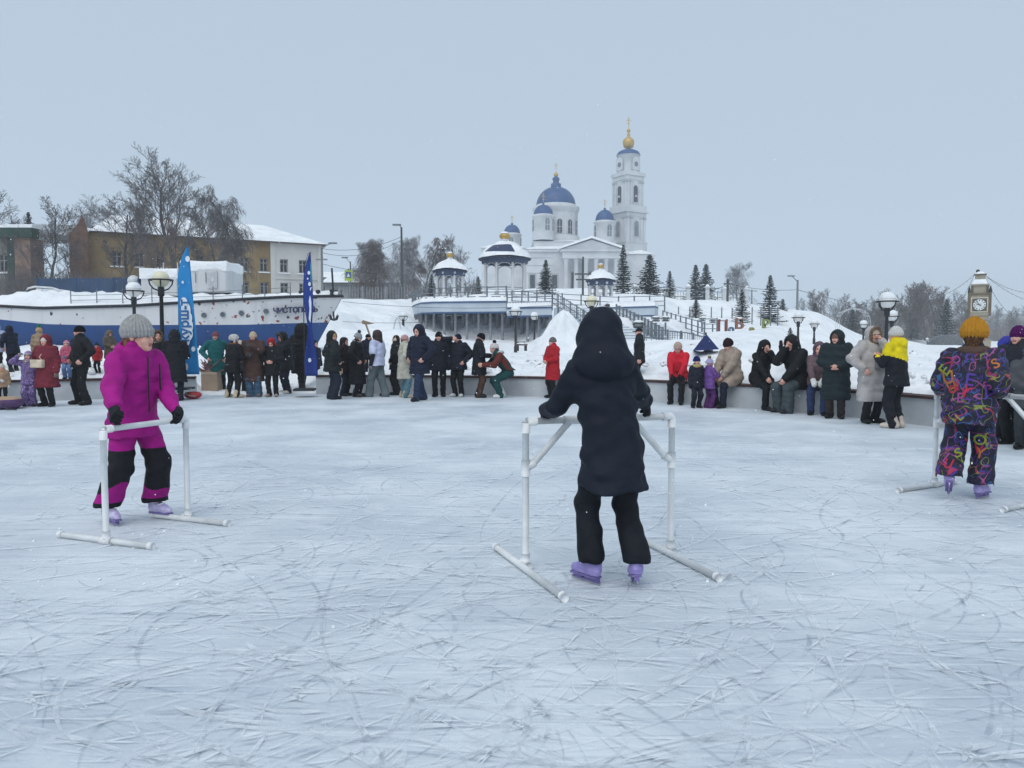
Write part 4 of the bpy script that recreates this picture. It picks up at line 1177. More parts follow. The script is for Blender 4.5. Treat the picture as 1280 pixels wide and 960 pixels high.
# bell tower, turned about thirty degrees
tx, ty, trot = lx(783.5), .3, math.radians(33)
tw = thing('tower_frame', None, None); bpy.data.objects.remove(tw)
def tb(name, half, z0, z1, m=WHITE_PAINT): return MB().box((tx, ty, (z0 + z1) / 2), (2 * half, 2 * half, z1 - z0), trot).build(name, m, cath)
H1, H2, H3 = 16.4 * PXM, 14.2 * PXM, 0
tb('tower_base', H1 * 1.35, -2, lz(322)); tb('tower_base_cornice', H1 * 1.45, lz(322) + .003, lz(319.5)); tb('snow_ledge', H1 * 1.42, lz(319.5) + .003, lz(317.5), SNOW)
tb('tower_plinth', H1 * 1.02, lz(317.5), lz(305)); tb('tower_plinth_cornice', H1 * 1.06, lz(305) + .003, lz(303.5))
tb('tower_wall', H1 * .93, lz(303.5), lz(272)); tb('tower_frieze', H1 * .97, lz(272) + .003, lz(267.8)); tb('tower_cornice', H1 * 1.12, lz(267.5), lz(265.6))
tb('tower_ledge', H1 * .98, lz(265.4), lz(258.5)); tb('tower_wall', H2 * .93, lz(258.3), lz(227)); tb('tower_frieze', H2 * .97, lz(226.8), lz(222)); tb('tower_cornice', H2 * 1.06, lz(221.8), lz(217.4))
def tower_face(half, z0, z1, wz0, w, h, glass, plw):
    for a in (trot, trot - math.pi / 2):
        nn = Vector((math.sin(a), -math.cos(a), 0)); u = Vector((math.cos(a), math.sin(a), 0)); o = Vector((tx, ty, 0)) + nn * half
        fr = MB().prism(arch_poly(w * 1.45, h * 1.12), 0, .12, (o + Vector((0, 0, wz0 - .25)), u, Vector((0, 0, 1)), nn)).build('belfry_opening', WHITE_PAINT, cath)
        MB().prism(arch_poly(w, h), .12, .18, (o + Vector((0, 0, wz0)), u, Vector((0, 0, 1)), nn)).build('opening', glass, fr)
        if glass == DARK_GLASS: MB().lathe([(.45, 0), (.3, .3), (.22, .6), (0, .7)], o + nn * .3 + Vector((0, 0, wz0 + h * .28)), 10).build('bell', GREY_STONE, fr)
        for k in (-1, -.56, .56, 1):
            p_ = o + u * (half * .9 * k) + nn * .1
            MB().box((p_.x, p_.y, (z0 + z1) / 2), (plw, .26, z1 - z0), a).build('pilaster', WHITE_PAINT, cath)
            MB().box((p_.x, p_.y, z1 - .5), (plw * 1.5, .36, .5), a).build('capital', GREY_STONE, cath)
tower_face(H1 * .93, lz(303.4), lz(272.2), lz(297), 1.4, 3.9, GREY_GLASS, .6)
tower_face(H2 * .93, lz(258), lz(227.2), lz(254.5), 1.35, 4.2, DARK_GLASS, .5)
lathe_part('tower_drum', WHITE_PAINT, [(14 * PXM, lz(217.4)), (13.7 * PXM, lz(193.5)), (14.6 * PXM, lz(193.3))], (tx, ty, 0), 28)
lathe_part('tower_dome', BLUE_DOME, [(14.6 * PXM, lz(194.5)), (14.4 * PXM, lz(193)), (12.5 * PXM, lz(190)), (8 * PXM, lz(187.6)), (2 * PXM, lz(186.6)), (0, lz(186.5))], (tx, ty, 0), 28)
for a in (trot, trot - math.pi / 2):
    nn = Vector((math.sin(a), -math.cos(a), 0)); u = Vector((math.cos(a), math.sin(a), 0)); o = Vector((tx, ty, 0)) + nn * (13.6 * PXM)
    fr = MB().prism(arch_poly(2.7, 3.6, 10), -.3, .12, (o + Vector((0, 0, lz(214.5))), u, Vector((0, 0, 1)), nn)).build('clock_niche', GREY_STONE, cath)
    MB().prism(arch_poly(2.3, 3.3, 10), .12, .16, (o + Vector((0, 0, lz(214.5))), u, Vector((0, 0, 1)), nn)).build('niche_back', WHITE_PAINT, fr)
    MB().prism([(.62 * math.cos(t * math.pi / 8), .62 * math.sin(t * math.pi / 8)) for t in range(16)], .17, .24, (o + Vector((0, 0, lz(207.5))), u, Vector((0, 0, 1)), nn)).build('clock_face', GREY_GLASS, fr)
gr_ = 7.2 * PXM
lathe_part('gold_orb', GOLD, [(.35, lz(186.6)), (.5, lz(185.5)), (gr_ * .8, lz(184)), (gr_, lz(179.5)), (gr_ * .98, lz(175.5)), (gr_ * .7, lz(173)), (.42, lz(171)), (.32, lz(168.5)), (.5, lz(167.8)), (.2, lz(167)), (.15, lz(166)), (.45, lz(164.5)), (.5, lz(162.8)), (.3, lz(161)), (.05, lz(160))], (tx, ty, 0), 20)
cross(cath, tx, ty, lz(160), lz(146) - lz(160), GOLD)

# ================================================================== gazebos on the terrace
def rotunda(label, px, ybase, yeave, yroof, ygold, rpx, d, dome, ncol=8):
    k = d / F_PX; x = (px - 640) * k; z0 = Zp(ybase, d)
    root = thing('gazebo', label, 'gazebo', (x, d, z0), 0, 'white gazebos with gold finials')
    R = rpx * k; ze = Zp(yeave, d) - z0; zr = Zp(yroof, d) - z0; zg = Zp(ygold, d) - z0
    MB().lathe([(0, -1.6), (R * .95, -1.6), (R * .95, .12), (0, .12)], (0, 0, 0), 24).build('plinth', GREY_STONE, root)
    for i in range(ncol):
        a = 2 * math.pi * (i + .5) / ncol
        MB().lathe([(.0, .12), (.2, .12), (.2, .35), (.12, .42), (.11, ze - .35), (.19, ze - .2), (.19, ze - .05), (0, ze - .05)], (R * .78 * math.cos(a), R * .78 * math.sin(a), 0), 10).build('column', WHITE_PAINT, root, True)
        b = a + 2 * math.pi / ncol
        p, q_ = Vector((R * .78 * math.cos(a), R * .78 * math.sin(a), 0)), Vector((R * .78 * math.cos(b), R * .78 * math.sin(b), 0))
        MB().tube([p + Vector((0, 0, .8)), q_ + Vector((0, 0, .8))], .03, 5).build('rail', GREY_METAL, root)
        MB().tube([p + Vector((0, 0, ze - .75)), p.lerp(q_, .25) + Vector((0, 0, ze - .45)), p.lerp(q_, .5) + Vector((0, 0, ze - .38)), p.lerp(q_, .75) + Vector((0, 0, ze - .45)), q_ + Vector((0, 0, ze - .75))], .05, 5).build('arch', WHITE_PAINT, root)
    MB().lathe([(R * .86, ze - .38), (R * .88, ze - .36), (R * .9, ze - .02), (R * .72, ze - .02), (R * .72, ze - .38), (R * .86, ze - .38)], (0, 0, 0), 24).build('frieze', BLUE_METAL, root)
    sag = [(R, ze - .02), (R * 1.02, ze + .06)]
    if dome: pr = [(R * (1 - t) ** .58 + R * .08 * t, ze + .06 + (zr - ze - .06) * t ** .95) for t in [i / 9 for i in range(10)]]
    else: pr = [(R * (1 - t) ** .85 + R * .06 * t, ze + .06 + (zr - ze - .06) * t ** .8) for t in [i / 8 for i in range(9)]]
    MB().lathe(sag + pr, (0, 0, 0), 24).build('roof', mat('navy_roof', (.016, .03, .085), .5, .15, 2), root, True)
    rs = random.Random(int(px))
    vs, fs = [], []
    n = 40
    for (i, (rr, zz)) in enumerate(pr):
        for j in range(n):
            a = 2 * math.pi * j / n
            bare = dome and (math.sin(a * 1.0 + 3.6) > .55) and 2 < i < 8
            t_ = -.03 if bare else .10 + .05 * math.sin(3 * a + i) + .03 * rs.random()
            vs.append(((rr + t_ * .6) * math.cos(a), (rr + t_ * .6) * math.sin(a), zz + t_))
    for i in range(len(pr) - 1):
        for j in range(n): fs.append((i * n + j, i * n + (j + 1) % n, (i + 1) * n + (j + 1) % n, (i + 1) * n + j))
    link_mesh('roof_snow', vs, fs, SNOW, root, True)
    MB().lathe([(R * .15, zr - .15), (R * .14, zg - .6 * (zg - zr))], (0, 0, 0), 16).build('neck', WHITE_PAINT, root)
    hh = zg - zr
    MB().lathe([(R * .14, zr + hh * .30), (R * .20, zr + hh * .5), (R * .21, zr + hh * .68), (R * .13, zr + hh * .88), (0, zr + hh * .98)], (0, 0, 0), 16).build('gold_cupola', GOLD, root, True)
    MB().lathe([(R * .17, zr + hh * .84), (R * .12, zr + hh * 1.0), (0, zr + hh * 1.06)], (0, 0, 0), 12).build('cupola_snow', SNOW, root, True)
rotunda('small white gazebo with snowy cone roof at the left end of the terrace', 563, 373, 340, 325, 315, 21.5, 68, False)
rotunda('largest gazebo, blue dome half bare of snow, in front of the cathedral', 631, 371, 325, 303, 290, 32.5, 74, True)
rotunda('gazebo with snowy roof right of the cathedral portico, lowest of the three', 750, 378, 352, 338, 329.5, 18.5, 70, False)

# ================================================================== terrace with columns
BLUE_TRIM = mat('blue_trim', (.05, .10, .20), .6, .15, 2)
PALE_BAND = mat('pale_band', (.46, .52, .58), .8, .08, 1)
SHADE_WALL = mat('terrace_back_wall', (.055, .06, .07), .35, .3, 1.2)  # base colour darkened to stand in for the shade under the deck
def slab(label, pts, ztop, thick, back, colstep, name='terrace', rail=True):
    """pts: plan polyline of the front edge"""
    pts = [Vector(p) for p in pts]; o0 = pts[0].copy(); o0.z = 0
    root = thing(name, label, 'terrace', (o0.x, o0.y, 0))
    L = [p - o0 for p in pts]; B = [Vector((p.x * 1.0 + .0, p.y + back, 0)) for p in L]
    def strip(nm, m, f0, z0, z1, push=0.0, bk=None):
        vs = []
        for p, b in zip(L, B):
            bb = b if bk is None else Vector((p.x, p.y + bk, 0))
            vs += [(p.x, p.y - push, z0), (p.x, p.y - push, z1), (bb.x, bb.y, z1), (bb.x, bb.y, z0)]
        fs = []
        for k in range(len(L) - 1):
            o = 4 * k
            for e in range(4): fs.append((o + e, o + (e + 1) % 4, o + 4 + (e + 1) % 4, o + 4 + e))
        e = 4 * (len(L) - 1); fs += [(3, 2, 1, 0), (e, e + 1, e + 2, e + 3)]
        return MB().quadmesh(vs, fs).build(nm, m, root)
    strip('deck', PALE_BAND, 0, ztop - thick, ztop)
    strip('edge_trim', BLUE_TRIM, 0, ztop - thick - .10, ztop - thick - .003, -.02, back - .1); strip('edge_trim', BLUE_TRIM, 0, ztop + .003, ztop + .1, .06, .25)
    # heaped snow on the deck edge, pushed between posts
    vs, fs = [], []
    n = 90; tot = [0]
    for a, b in zip(L, L[1:]): tot.append(tot[-1] + (b - a).length)
    def at(s):
        for i in range(len(L) - 1):
            if s <= tot[i + 1] or i == len(L) - 2: return L[i].lerp(L[i + 1], (s - tot[i]) / (tot[i + 1] - tot[i]))
    for i in range(n + 1):
        p = at(tot[-1] * i / n); hgt = .26 + .09 * abs(math.sin(i * .55)) + .04 * math.sin(i * 2.3)
        vs += [(p.x, p.y + .0, ztop + .10), (p.x, p.y + .12, ztop + .1 + hgt * .8), (p.x, p.y + .8, ztop + .12 + hgt), (p.x, p.y + 2.2, ztop + .2 + hgt), (p.x, p.y + back * .9, ztop + .3)]
    for i in range(n):
        for j in range(4): fs.append((5 * i + j, 5 * i + j + 1, 5 * i + j + 6, 5 * i + j + 5))
    link_mesh('deck_snow', vs, fs, SNOW, root, True)
    s = .6
    COLM = mat('column_grey', (.20, .215, .235), .7, .1, 3)
    while s < tot[-1]:
        p = at(s); wx, wy = p.x + o0.x, p.y + o0.y + .35
        MB().tube([(p.x, p.y + .35, Tz(wx, wy) - .5), (p.x, p.y + .35, ztop - thick - .1)], .09, 10).build('column', COLM, root, True)
        MB().tube([(p.x + .4, p.y + back * .55, 0), (p.x + .4, p.y + back * .55, ztop - thick - .1)], .12, 8).build('column', COLM, root, True)
        s += colstep
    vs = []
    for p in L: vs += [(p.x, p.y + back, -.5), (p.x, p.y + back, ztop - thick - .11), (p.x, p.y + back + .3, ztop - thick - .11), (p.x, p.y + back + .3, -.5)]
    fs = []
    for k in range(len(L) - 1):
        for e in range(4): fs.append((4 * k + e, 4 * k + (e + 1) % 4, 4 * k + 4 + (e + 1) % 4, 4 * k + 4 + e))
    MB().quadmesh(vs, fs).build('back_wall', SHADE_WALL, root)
    if rail: return root, at, tot[-1], o0
    return root, at, tot[-1], o0
def railing(label, pts, hgt, step, m, r=.03, post=.05, balus=0, group='terrace and stair railings', snowtop=False):
    pts = [Vector(p) for p in pts]; o = pts[0].copy()
    root = thing('railing', label, 'railing', o, 0, group)
    pts = [p - o for p in pts]
    tot = [0]
    for a, b in zip(pts, pts[1:]): tot.append(tot[-1] + (b - a).length)
    def at(s):
        for i in range(len(pts) - 1):
            if s <= tot[i + 1] or i == len(pts) - 2: return pts[i].lerp(pts[i + 1], (s - tot[i]) / (tot[i + 1] - tot[i]))
    n = max(1, round(tot[-1] / step))
    for i in range(n + 1):
        p = at(tot[-1] * i / n); MB().tube([p - Vector((0, 0, .35)), p + Vector((0, 0, hgt * 1.08))], post, 6).build('post', m, root)
    for f in (1.0, .55, .15): MB().tube([p + Vector((0, 0, hgt * f)) for p in pts], r, 5).build('rail', m, root)
    if balus:
        nb = int(tot[-1] / balus)
        mb = MB()
        for i in range(nb):
            p = at((i + .5) * tot[-1] / nb); mb.tube([p + Vector((0, 0, hgt * .15)), p + Vector((0, 0, hgt))], r * .45, 4, False)
        mb.build('baluster_row', m, root)['kind'] = 'stuff'
    if snowtop:
        MB().tube([p + Vector((0, 0, hgt + r + .02)) for p in pts], r * 1.1, 5).build('snow_cap', SNOW, root, True)
    return root
q = lambda px, d, z=0: Vector(((px - 640) / F_PX * d, d, z))
ZT1 = Zp(379, 50)
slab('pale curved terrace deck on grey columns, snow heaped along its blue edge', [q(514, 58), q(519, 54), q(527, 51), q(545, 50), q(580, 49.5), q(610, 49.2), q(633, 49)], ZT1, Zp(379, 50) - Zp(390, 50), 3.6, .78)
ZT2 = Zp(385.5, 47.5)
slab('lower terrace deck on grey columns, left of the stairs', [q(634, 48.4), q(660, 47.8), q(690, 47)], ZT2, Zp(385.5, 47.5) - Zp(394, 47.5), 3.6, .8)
slab('small snowy terrace deck right of the stairs, behind the dark hooded girl', [q(762, 54), q(790, 53), q(818, 52), q(822, 54)], Zp(385, 53), .5, 5.0, 1.4)
railing('grey-blue railing along the terrace edge in front of the gazebos', [q(516, 58, ZT1 + .3), q(520, 54.4, ZT1 + .3), q(528, 51.5, ZT1 + .3), q(580, 50, ZT1 + .3), q(633, 49.4, ZT1 + .3)], .72, 1.3, GREY_METAL, .03, .06)
railing('railing on the lower terrace left of the stairs', [q(634, 48.9, ZT2 + .3), q(690, 47.4, ZT2 + .3)], .8, .95, GREY_METAL, .03, .05)
railing('dark railing descending from the lower terrace towards the rink', [q(690, 47, ZT2 + .2), q(735, 42, Zp(410, 42)), q(770, 38, Zp(428, 38))], .8, 1.0, GREY_METAL, .03, .05, .3)
railing('railing of the upper stair flight beside the small terrace', [q(770, 50, Zp(398, 50)), q(800, 44, Zp(414, 44)), q(828, 38, Zp(432, 38))], .85, .9, GREY_METAL, .03, .06, .25)
railing('long slanting stair railing ending at the navy tent', [q(828, 56, Zp(402, 56)), q(850, 50, Zp(410, 50)), q(880, 44, Zp(420, 44))], .75, 1.6, GREY_METAL, .03, .05)
railing('lowest stair railing with thin bars, behind the man in the cap', [q(805, 36, Zp(434, 36)), q(830, 36, Zp(436, 36)), q(858, 34, Zp(440, 34)), q(880, 32, Zp(447, 32))], .85, 1.2, GREY_METAL, .03, .05, .22)
railing('railing on the plateau between the gazebos and the spruces', [q(640, 62, Zp(378, 62)), q(700, 60, Zp(382, 60)), q(770, 60, Zp(386, 60)), q(830, 62, Zp(384, 62))], .9, 1.5, GREY_METAL, .03, .06)
# stairs
def stairs(label, a, b, width, n):
    a, b = Vector(a), Vector(b); root = thing('staircase', label, 'stairs', a)
    d = b - a; u = Vector((d.x, d.y, 0)).normalized(); w = Vector((-u.y, u.x, 0)) * width
    for i in range(n):
        p = d * (i / n); hl = Vector((d.x, d.y, 0)) / n
        z1 = p.z; z0 = z1 - 1.2
        vs = [p, p + hl, p + hl + w, p + w]
        MB().quadmesh([(v.x, v.y, z0) for v in vs] + [(v.x, v.y, z1) for v in vs], [(0, 1, 2, 3), (7, 6, 5, 4), (0, 4, 5, 1), (1, 5, 6, 2), (2, 6, 7, 3), (3, 7, 4, 0)]).build('step', PALE_BAND, root)
        MB().box((p.x + hl.x / 2 + w.x / 2, p.y + hl.y / 2 + w.y / 2, z1 + .045), (width * .9, max(.2, hl.length * .8), .085), math.atan2(w.y, w.x)).build('step_snow', SNOW, root)
stairs('pale concrete stairs descending from the lower terrace under snow', q(692, 47, ZT2 + .0), q(772, 38, Zp(430, 38)), 2.2, 14)
stairs('snowy stairs descending beside the small terrace', q(774, 50, Zp(398, 50)), q(830, 38, Zp(434, 38)), 2.0, 14)
# ---- heap of snow beside the terrace stairs
def snow_heap(label, px, ytop, ybase, d, wpx, seed, sharp=1.0):
    k = d / F_PX; x = (px - 640) * k; z0 = Zp(ybase, d); H = Zp(ytop, d) - z0; R = wpx * k / 2
    f_r = random.Random(seed); vs, fs = [], []
    n, m_ = 36, 14
    for i in range(m_ + 1):
        t = i / m_
        for j in range(n):
            a = 2 * math.pi * j / n
            rr = R * t * (1 + .14 * math.sin(3 * a + seed) + .08 * math.sin(7 * a + 2 * seed))
            zz = H * (math.exp(-(t * 1.75) ** (1.35 * sharp)) - .045) / .955 * (1 + .10 * t * math.sin(5 * a + 9 * t + seed)) + H * .05 * math.sin(9 * a + 17 * t) * t + H * .03 * math.sin(15 * t + 4 * a + seed) - .4 * t
            vs.append((rr * math.cos(a), rr * math.sin(a), zz))
    for i in range(m_):
        for j in range(n): fs.append((i * n + j, (i + 1) * n + j, (i + 1) * n + (j + 1) % n, i * n + (j + 1) % n))
    o = link_mesh('snow_heap', vs, fs, SNOW, None, True); o.location = (x, d, z0); tag(o, label, 'snow heap', 'heaps of cleared snow'); return o
snow_heap('tall heap of snow left of the dark hooded girl', 704, 388, 448, 36, 150, 1, 1.1)
snow_heap('broad low heap of snow behind the seated woman in the beige coat', 955, 427, 444, 24, 110, 3, .9)
snow_heap('heap of snow at the edge of the opening, in front of the boat bow', 415, 432, 468, 24, 110, 4, 1.1)
snow_heap('heap of snow behind the girl with the teal coat, under the hull', 262, 437, 470, 24, 70, 5, 1.0)
snow_heap('heap of snow behind the brown coat, under the hull', 352, 443, 468, 24, 90, 6, 1.0)
# ================================================================== lettering helper: flat print as real mesh
def text_mesh(name, s, size, m, parent, M, extrude=.004, bold=0.0, align='CENTER'):
    cu = bpy.data.curves.new(name, 'FONT'); cu.body = s; cu.size = size; cu.extrude = extrude; cu.align_x = align; cu.align_y = 'CENTER'; cu.offset = bold
    to = bpy.data.objects.new(name + '_tmp', cu); col.objects.link(to)
    dg = bpy.context.evaluated_depsgraph_get()
    me = bpy.data.meshes.new_from_object(to.evaluated_get(dg)); bpy.data.objects.remove(to)
    me.transform(M); me.materials.clear(); me.materials.append(m)
    o = bpy.data.objects.new(name, me); col.objects.link(o)
    if parent: o.parent = parent
    return o
def frame_m(o, u, w):
    u, w = Vector(u).normalized(), Vector(w).normalized(); n = u.cross(w)
    M = Matrix((( u.x, w.x, n.x, o[0]), (u.y, w.y, n.y, o[1]), (u.z, w.z, n.z, o[2]), (0, 0, 0, 1))); return M

# ================================================================== boat laid up behind the rink
def hull_paint(name, base, chips, amt):
    m = bpy.data.materials.new(name); m.use_nodes = True; t = m.node_tree; b = t.nodes['Principled BSDF']; b.inputs['Roughness'].default_value = .55
    tc = t.nodes.new('ShaderNodeTexCoord')
    def nz(sc, det, loc, st=(1, 1, 1)):
        mp = t.nodes.new('ShaderNodeMapping'); mp.inputs['Location'].default_value = (loc, loc, loc); mp.inputs['Scale'].default_value = st; t.links.new(tc.outputs['Object'], mp.inputs[0])
        n = t.nodes.new('ShaderNodeTexNoise'); n.inputs['Scale'].default_value = sc; n.inputs['Detail'].default_value = det; t.links.new(mp.outputs[0], n.inputs['Vector']); return n.outputs['Fac']
    cur = None
    sx = t.nodes.new('ShaderNodeSeparateXYZ'); t.links.new(tc.outputs['Object'], sx.inputs[0]); wear = t.nodes.new('ShaderNodeMapRange'); wear.inputs[1].default_value = -6.0; wear.inputs[2].default_value = -4.2; wear.inputs[3].default_value = -.045; wear.inputs[4].default_value = 0.0; t.links.new(sx.outputs[0], wear.inputs[0])
    def lay(fac, lo, hi, c, mul=1.0, worn=False):
        nonlocal cur
        if worn:
            ad = t.nodes.new('ShaderNodeMath'); t.links.new(fac, ad.inputs[0]); t.links.new(wear.outputs[0], ad.inputs[1]); fac = ad.outputs[0]
        mr = t.nodes.new('ShaderNodeMapRange'); mr.inputs[1].default_value = lo; mr.inputs[2].default_value = hi; mr.inputs[4].default_value = mul; t.links.new(fac, mr.inputs[0])
        mx = t.nodes.new('ShaderNodeMix'); mx.data_type = 'RGBA'; t.links.new(mr.outputs[0], mx.inputs['Factor'])
        if cur is None: mx.inputs['A'].default_value = (*base, 1)
        else: t.links.new(cur, mx.inputs['A'])
        mx.inputs['B'].default_value = (*c, 1); cur = mx.outputs['Result']
    lay(nz(.7, 5, 1), .4, .75, tuple(x * .82 for x in base), .8)
    lay(nz(1.6, 4, 4, (3, 3, .3)), .56, .72, tuple(x * .7 for x in base), .5)
    for i, c in enumerate(chips): lay(nz(3.6 + i * 1.2, 3, 9.3 + 3 * i), amt[i], amt[i] + .012, c, 1.0, True)
    t.links.new(cur, b.inputs['Base Color']); return m
BOAT_D = 27.5
bow = P(428, 370, 27.2); boat_dir = Vector((-1, .02, 0)).normalized()
boat = thing('boat', 'laid-up white and blue boat with chipped paint and lettered bow behind the rink', 'boat', (bow.x, bow.y, 0))
HW = hull_paint('white_hull_paint', (.63, .64, .65), [(.05, .045, .05), (.24, .035, .03)], (.655, .66))
HB = hull_paint('blue_hull_paint', (.016, .068, .225), [(.12, .16, .22)], (.74,))
BL = 14.6
def hull_row(s):
    """at distance s aft of the stem head: deck height, paint line, half beam"""
    deck = float(np.interp(s, [0, 1.5, 3.5, 6.5, 9.5, 12.2, 14.6], [Zp(371, 27.2), Zp(373.5, 27.3), Zp(379, 27.4), Zp(386, 27.5), Zp(389, 27.6), Zp(384.5, 27.8), Zp(382, 27.8)]))
    line = float(np.interp(s, [0, 3, 8, 9.5, 12.2, 14.6], [Zp(403, 27.2), Zp(407, 27.3), Zp(408, 27.5), Zp(406.5, 27.6), Zp(397, 27.8), Zp(391, 27.8)]))
    beam = float(np.interp(s, [0, .6, 1.6, 3, 5, 9, 12, 14.6], [.04, .42, .95, 1.4, 1.72, 1.8, 1.6, 1.25]))
    return deck, line, beam
def rake(z, top): return max(0, (top - z)) * .55
sts = list(np.linspace(0, BL, 46))
top0 = hull_row(0)[0]
def hull_pt(s, f, z, side):
    deck, line, beam = hull_row(s)
    w = beam * (1.0 if z >= line else max(.12, 1 - ((line - z) / 1.5) ** 1.6 * .85))
    sh = rake(z, top0) * max(0, 1 - s / 3.0)
    return (-(s + sh), -side * w + 0.0, z)
for side in (1, -1):
    for part_ in ('upper', 'lower'):
        vs, fs = [], []; m_ = 6
        for s in sts:
            deck, line, beam = hull_row(s)
            z0, z1 = (line, deck) if part_ == 'upper' else (line - 1.45, line)
            for j in range(m_ + 1): vs.append(hull_pt(s, 0, z0 + (z1 - z0) * j / m_, side))
        for i in range(len(sts) - 1):
            for j in range(m_):
                f_ = (i * (m_ + 1) + j, i * (m_ + 1) + j + 1, (i + 1) * (m_ + 1) + j + 1, (i + 1) * (m_ + 1) + j)
                fs.append(f_ if side == 1 else f_[::-1])
        link_mesh('upper_hull' if part_ == 'upper' else 'lower_hull', vs, fs, HW if part_ == 'upper' else HB, boat, True)
    mb = MB(); mb.tube([Vector(hull_pt(s, 0, hull_row(s)[0], side)) + Vector((0, -side * .03, .02)) for s in sts], .055, 6); mb.build('rubbing_strake', mat('black_strake', (.02, .022, .03), .6, .2, 3), boat, True)
vs, fs = [], []
for s in sts:
    d_, l_, b_ = hull_row(s); vs += [(-s, -b_, d_ - .03), (-s, b_, d_ - .03)]
for i in range(len(sts) - 1): fs.append((2 * i, 2 * i + 1, 2 * i + 3, 2 * i + 2))
link_mesh('deck', vs, fs, GREY_STONE, boat)
# transom
d_, l_, b_ = hull_row(BL)
MB().box((-BL - .02, 0, (d_ + l_ - 1.2) / 2), (.06, b_ * 1.8, d_ - l_ + 1.2)).build('transom', HB, boat)
# snow on deck
vs, fs = [], []; m_ = 10
for i, s in enumerate(np.linspace(.15, BL, 90)):
    d_, l_, b_ = hull_row(s)
    mound = float(np.interp(s, [0, .6, 1.6, 3, 4.6, 5.6, 7, 8.6, 10.4, 11.6, 12.4, 14.6], [.12, .2, .16, .22, .42, .36, .52, .60, .66, .42, .22, .22]))
    for j in range(m_ + 1):
        t = -1 + 2 * j / m_
        zz = d_ + .01 + mound * (1 - abs(t) ** 2.6) + (.035 * math.sin(s * 5 + j) + .03 * math.sin(s * 11 - j * 2)) * (1 - abs(t) ** 4)
        vs.append((-s, b_ * .97 * t, zz))
for i in range(89):
    for j in range(m_): fs.append((i * (m_ + 1) + j, i * (m_ + 1) + j + 1, (i + 1) * (m_ + 1) + j + 1, (i + 1) * (m_ + 1) + j))
link_mesh('deck_snow', vs, fs, SNOW, boat, True)
bx = lambda px, y=0: -(bow.x - (px - 640) / F_PX * (bow.y + y))            # boat x of a pixel column
# name, portholes, anchor
def on_hull(px, py):
    x = bx(px, -1.5); s = -x; z = Zp(py, bow.y - 1.6); d_, l_, b_ = hull_row(s); return Vector((x, -b_ - .012, z)), s
LET = mat('navy_lettering', (.025, .035, .09), .6, .2, 8)
word = 'ЧИСТОПОЛЬ'
for i, ch in enumerate(word):
    pxl = 341.5 + i * 5.65; p_, s_ = on_hull(pxl, 388.2 - (pxl - 342) * .062)
    b1, b2 = hull_row(s_ + .2)[2], hull_row(max(.02, s_ - .2))[2]
    u = Vector((.4, (b1 - b2), .026)).normalized()
    text_mesh('letter', ch, .245, LET, boat, frame_m(p_ + Vector((0, -.055, 0)), u, (0, 0, 1)), .03, .010)
for pxl, pyl in ((258, 394), (280, 393), (302, 391), (330, 388.5)):
    p_, s_ = on_hull(pxl, pyl)
    fr = MB().prism([(.085 * math.cos(t * math.pi / 8), .085 * math.sin(t * math.pi / 8)) for t in range(16)], -.05, .03, (p_, Vector((1, 0, 0)), Vector((0, 0, 1)), Vector((0, -1, 0)))).build('porthole', GREY_METAL, boat)
    MB().prism([(.062 * math.cos(t * math.pi / 8), .062 * math.sin(t * math.pi / 8)) for t in range(16)], .031, .036, (p_, Vector((1, 0, 0)), Vector((0, 0, 1)), Vector((0, -1, 0)))).build('glass', mat('porthole_glass', (.10, .12, .14), .2), fr)
p_, s_ = on_hull(408, 394)
mb = MB(); mb.tube([p_ + Vector((-.02, -.10, .17)), p_ + Vector((.0, -.12, -.12))], .03, 6)
for dx in (-1, 1):
    mb.tube([p_ + Vector((0, -.13, -.12)), p_ + Vector((.10 * dx, -.12, -.10)), p_ + Vector((.17 * dx, -.1, .04))], [.045, .04, .012], 6)
    mb.quadmesh([p_ + Vector((.03 * dx, -.15, -.1)), p_ + Vector((.15 * dx, -.15, -.08)), p_ + Vector((.13 * dx, -.14, .10))], [(0, 1, 2), (2, 1, 0)])
mb.build('anchor', DARK_METAL, boat)
# rail stanchions and wires along the near side
st_px = (92, 124, 156, 192, 266, 301, 327, 357)
tops = []
for pxl in st_px:
    x = bx(pxl, -1.5); d_, l_, b_ = hull_row(-x); hgt = .42 if pxl < 250 else .34
    MB().tube([(x, -b_ * .86, d_), (x, -b_ * .86, d_ + hgt + .18)], .016, 6).build('stanchion', GREY_METAL, boat); tops.append(Vector((x, -b_ * .86, d_ + hgt)))
for f in (0, -.16):
    MB().tube([p + Vector((0, 0, f)) for p in tops], .008, 4).build('rail_wire', GREY_METAL, boat)
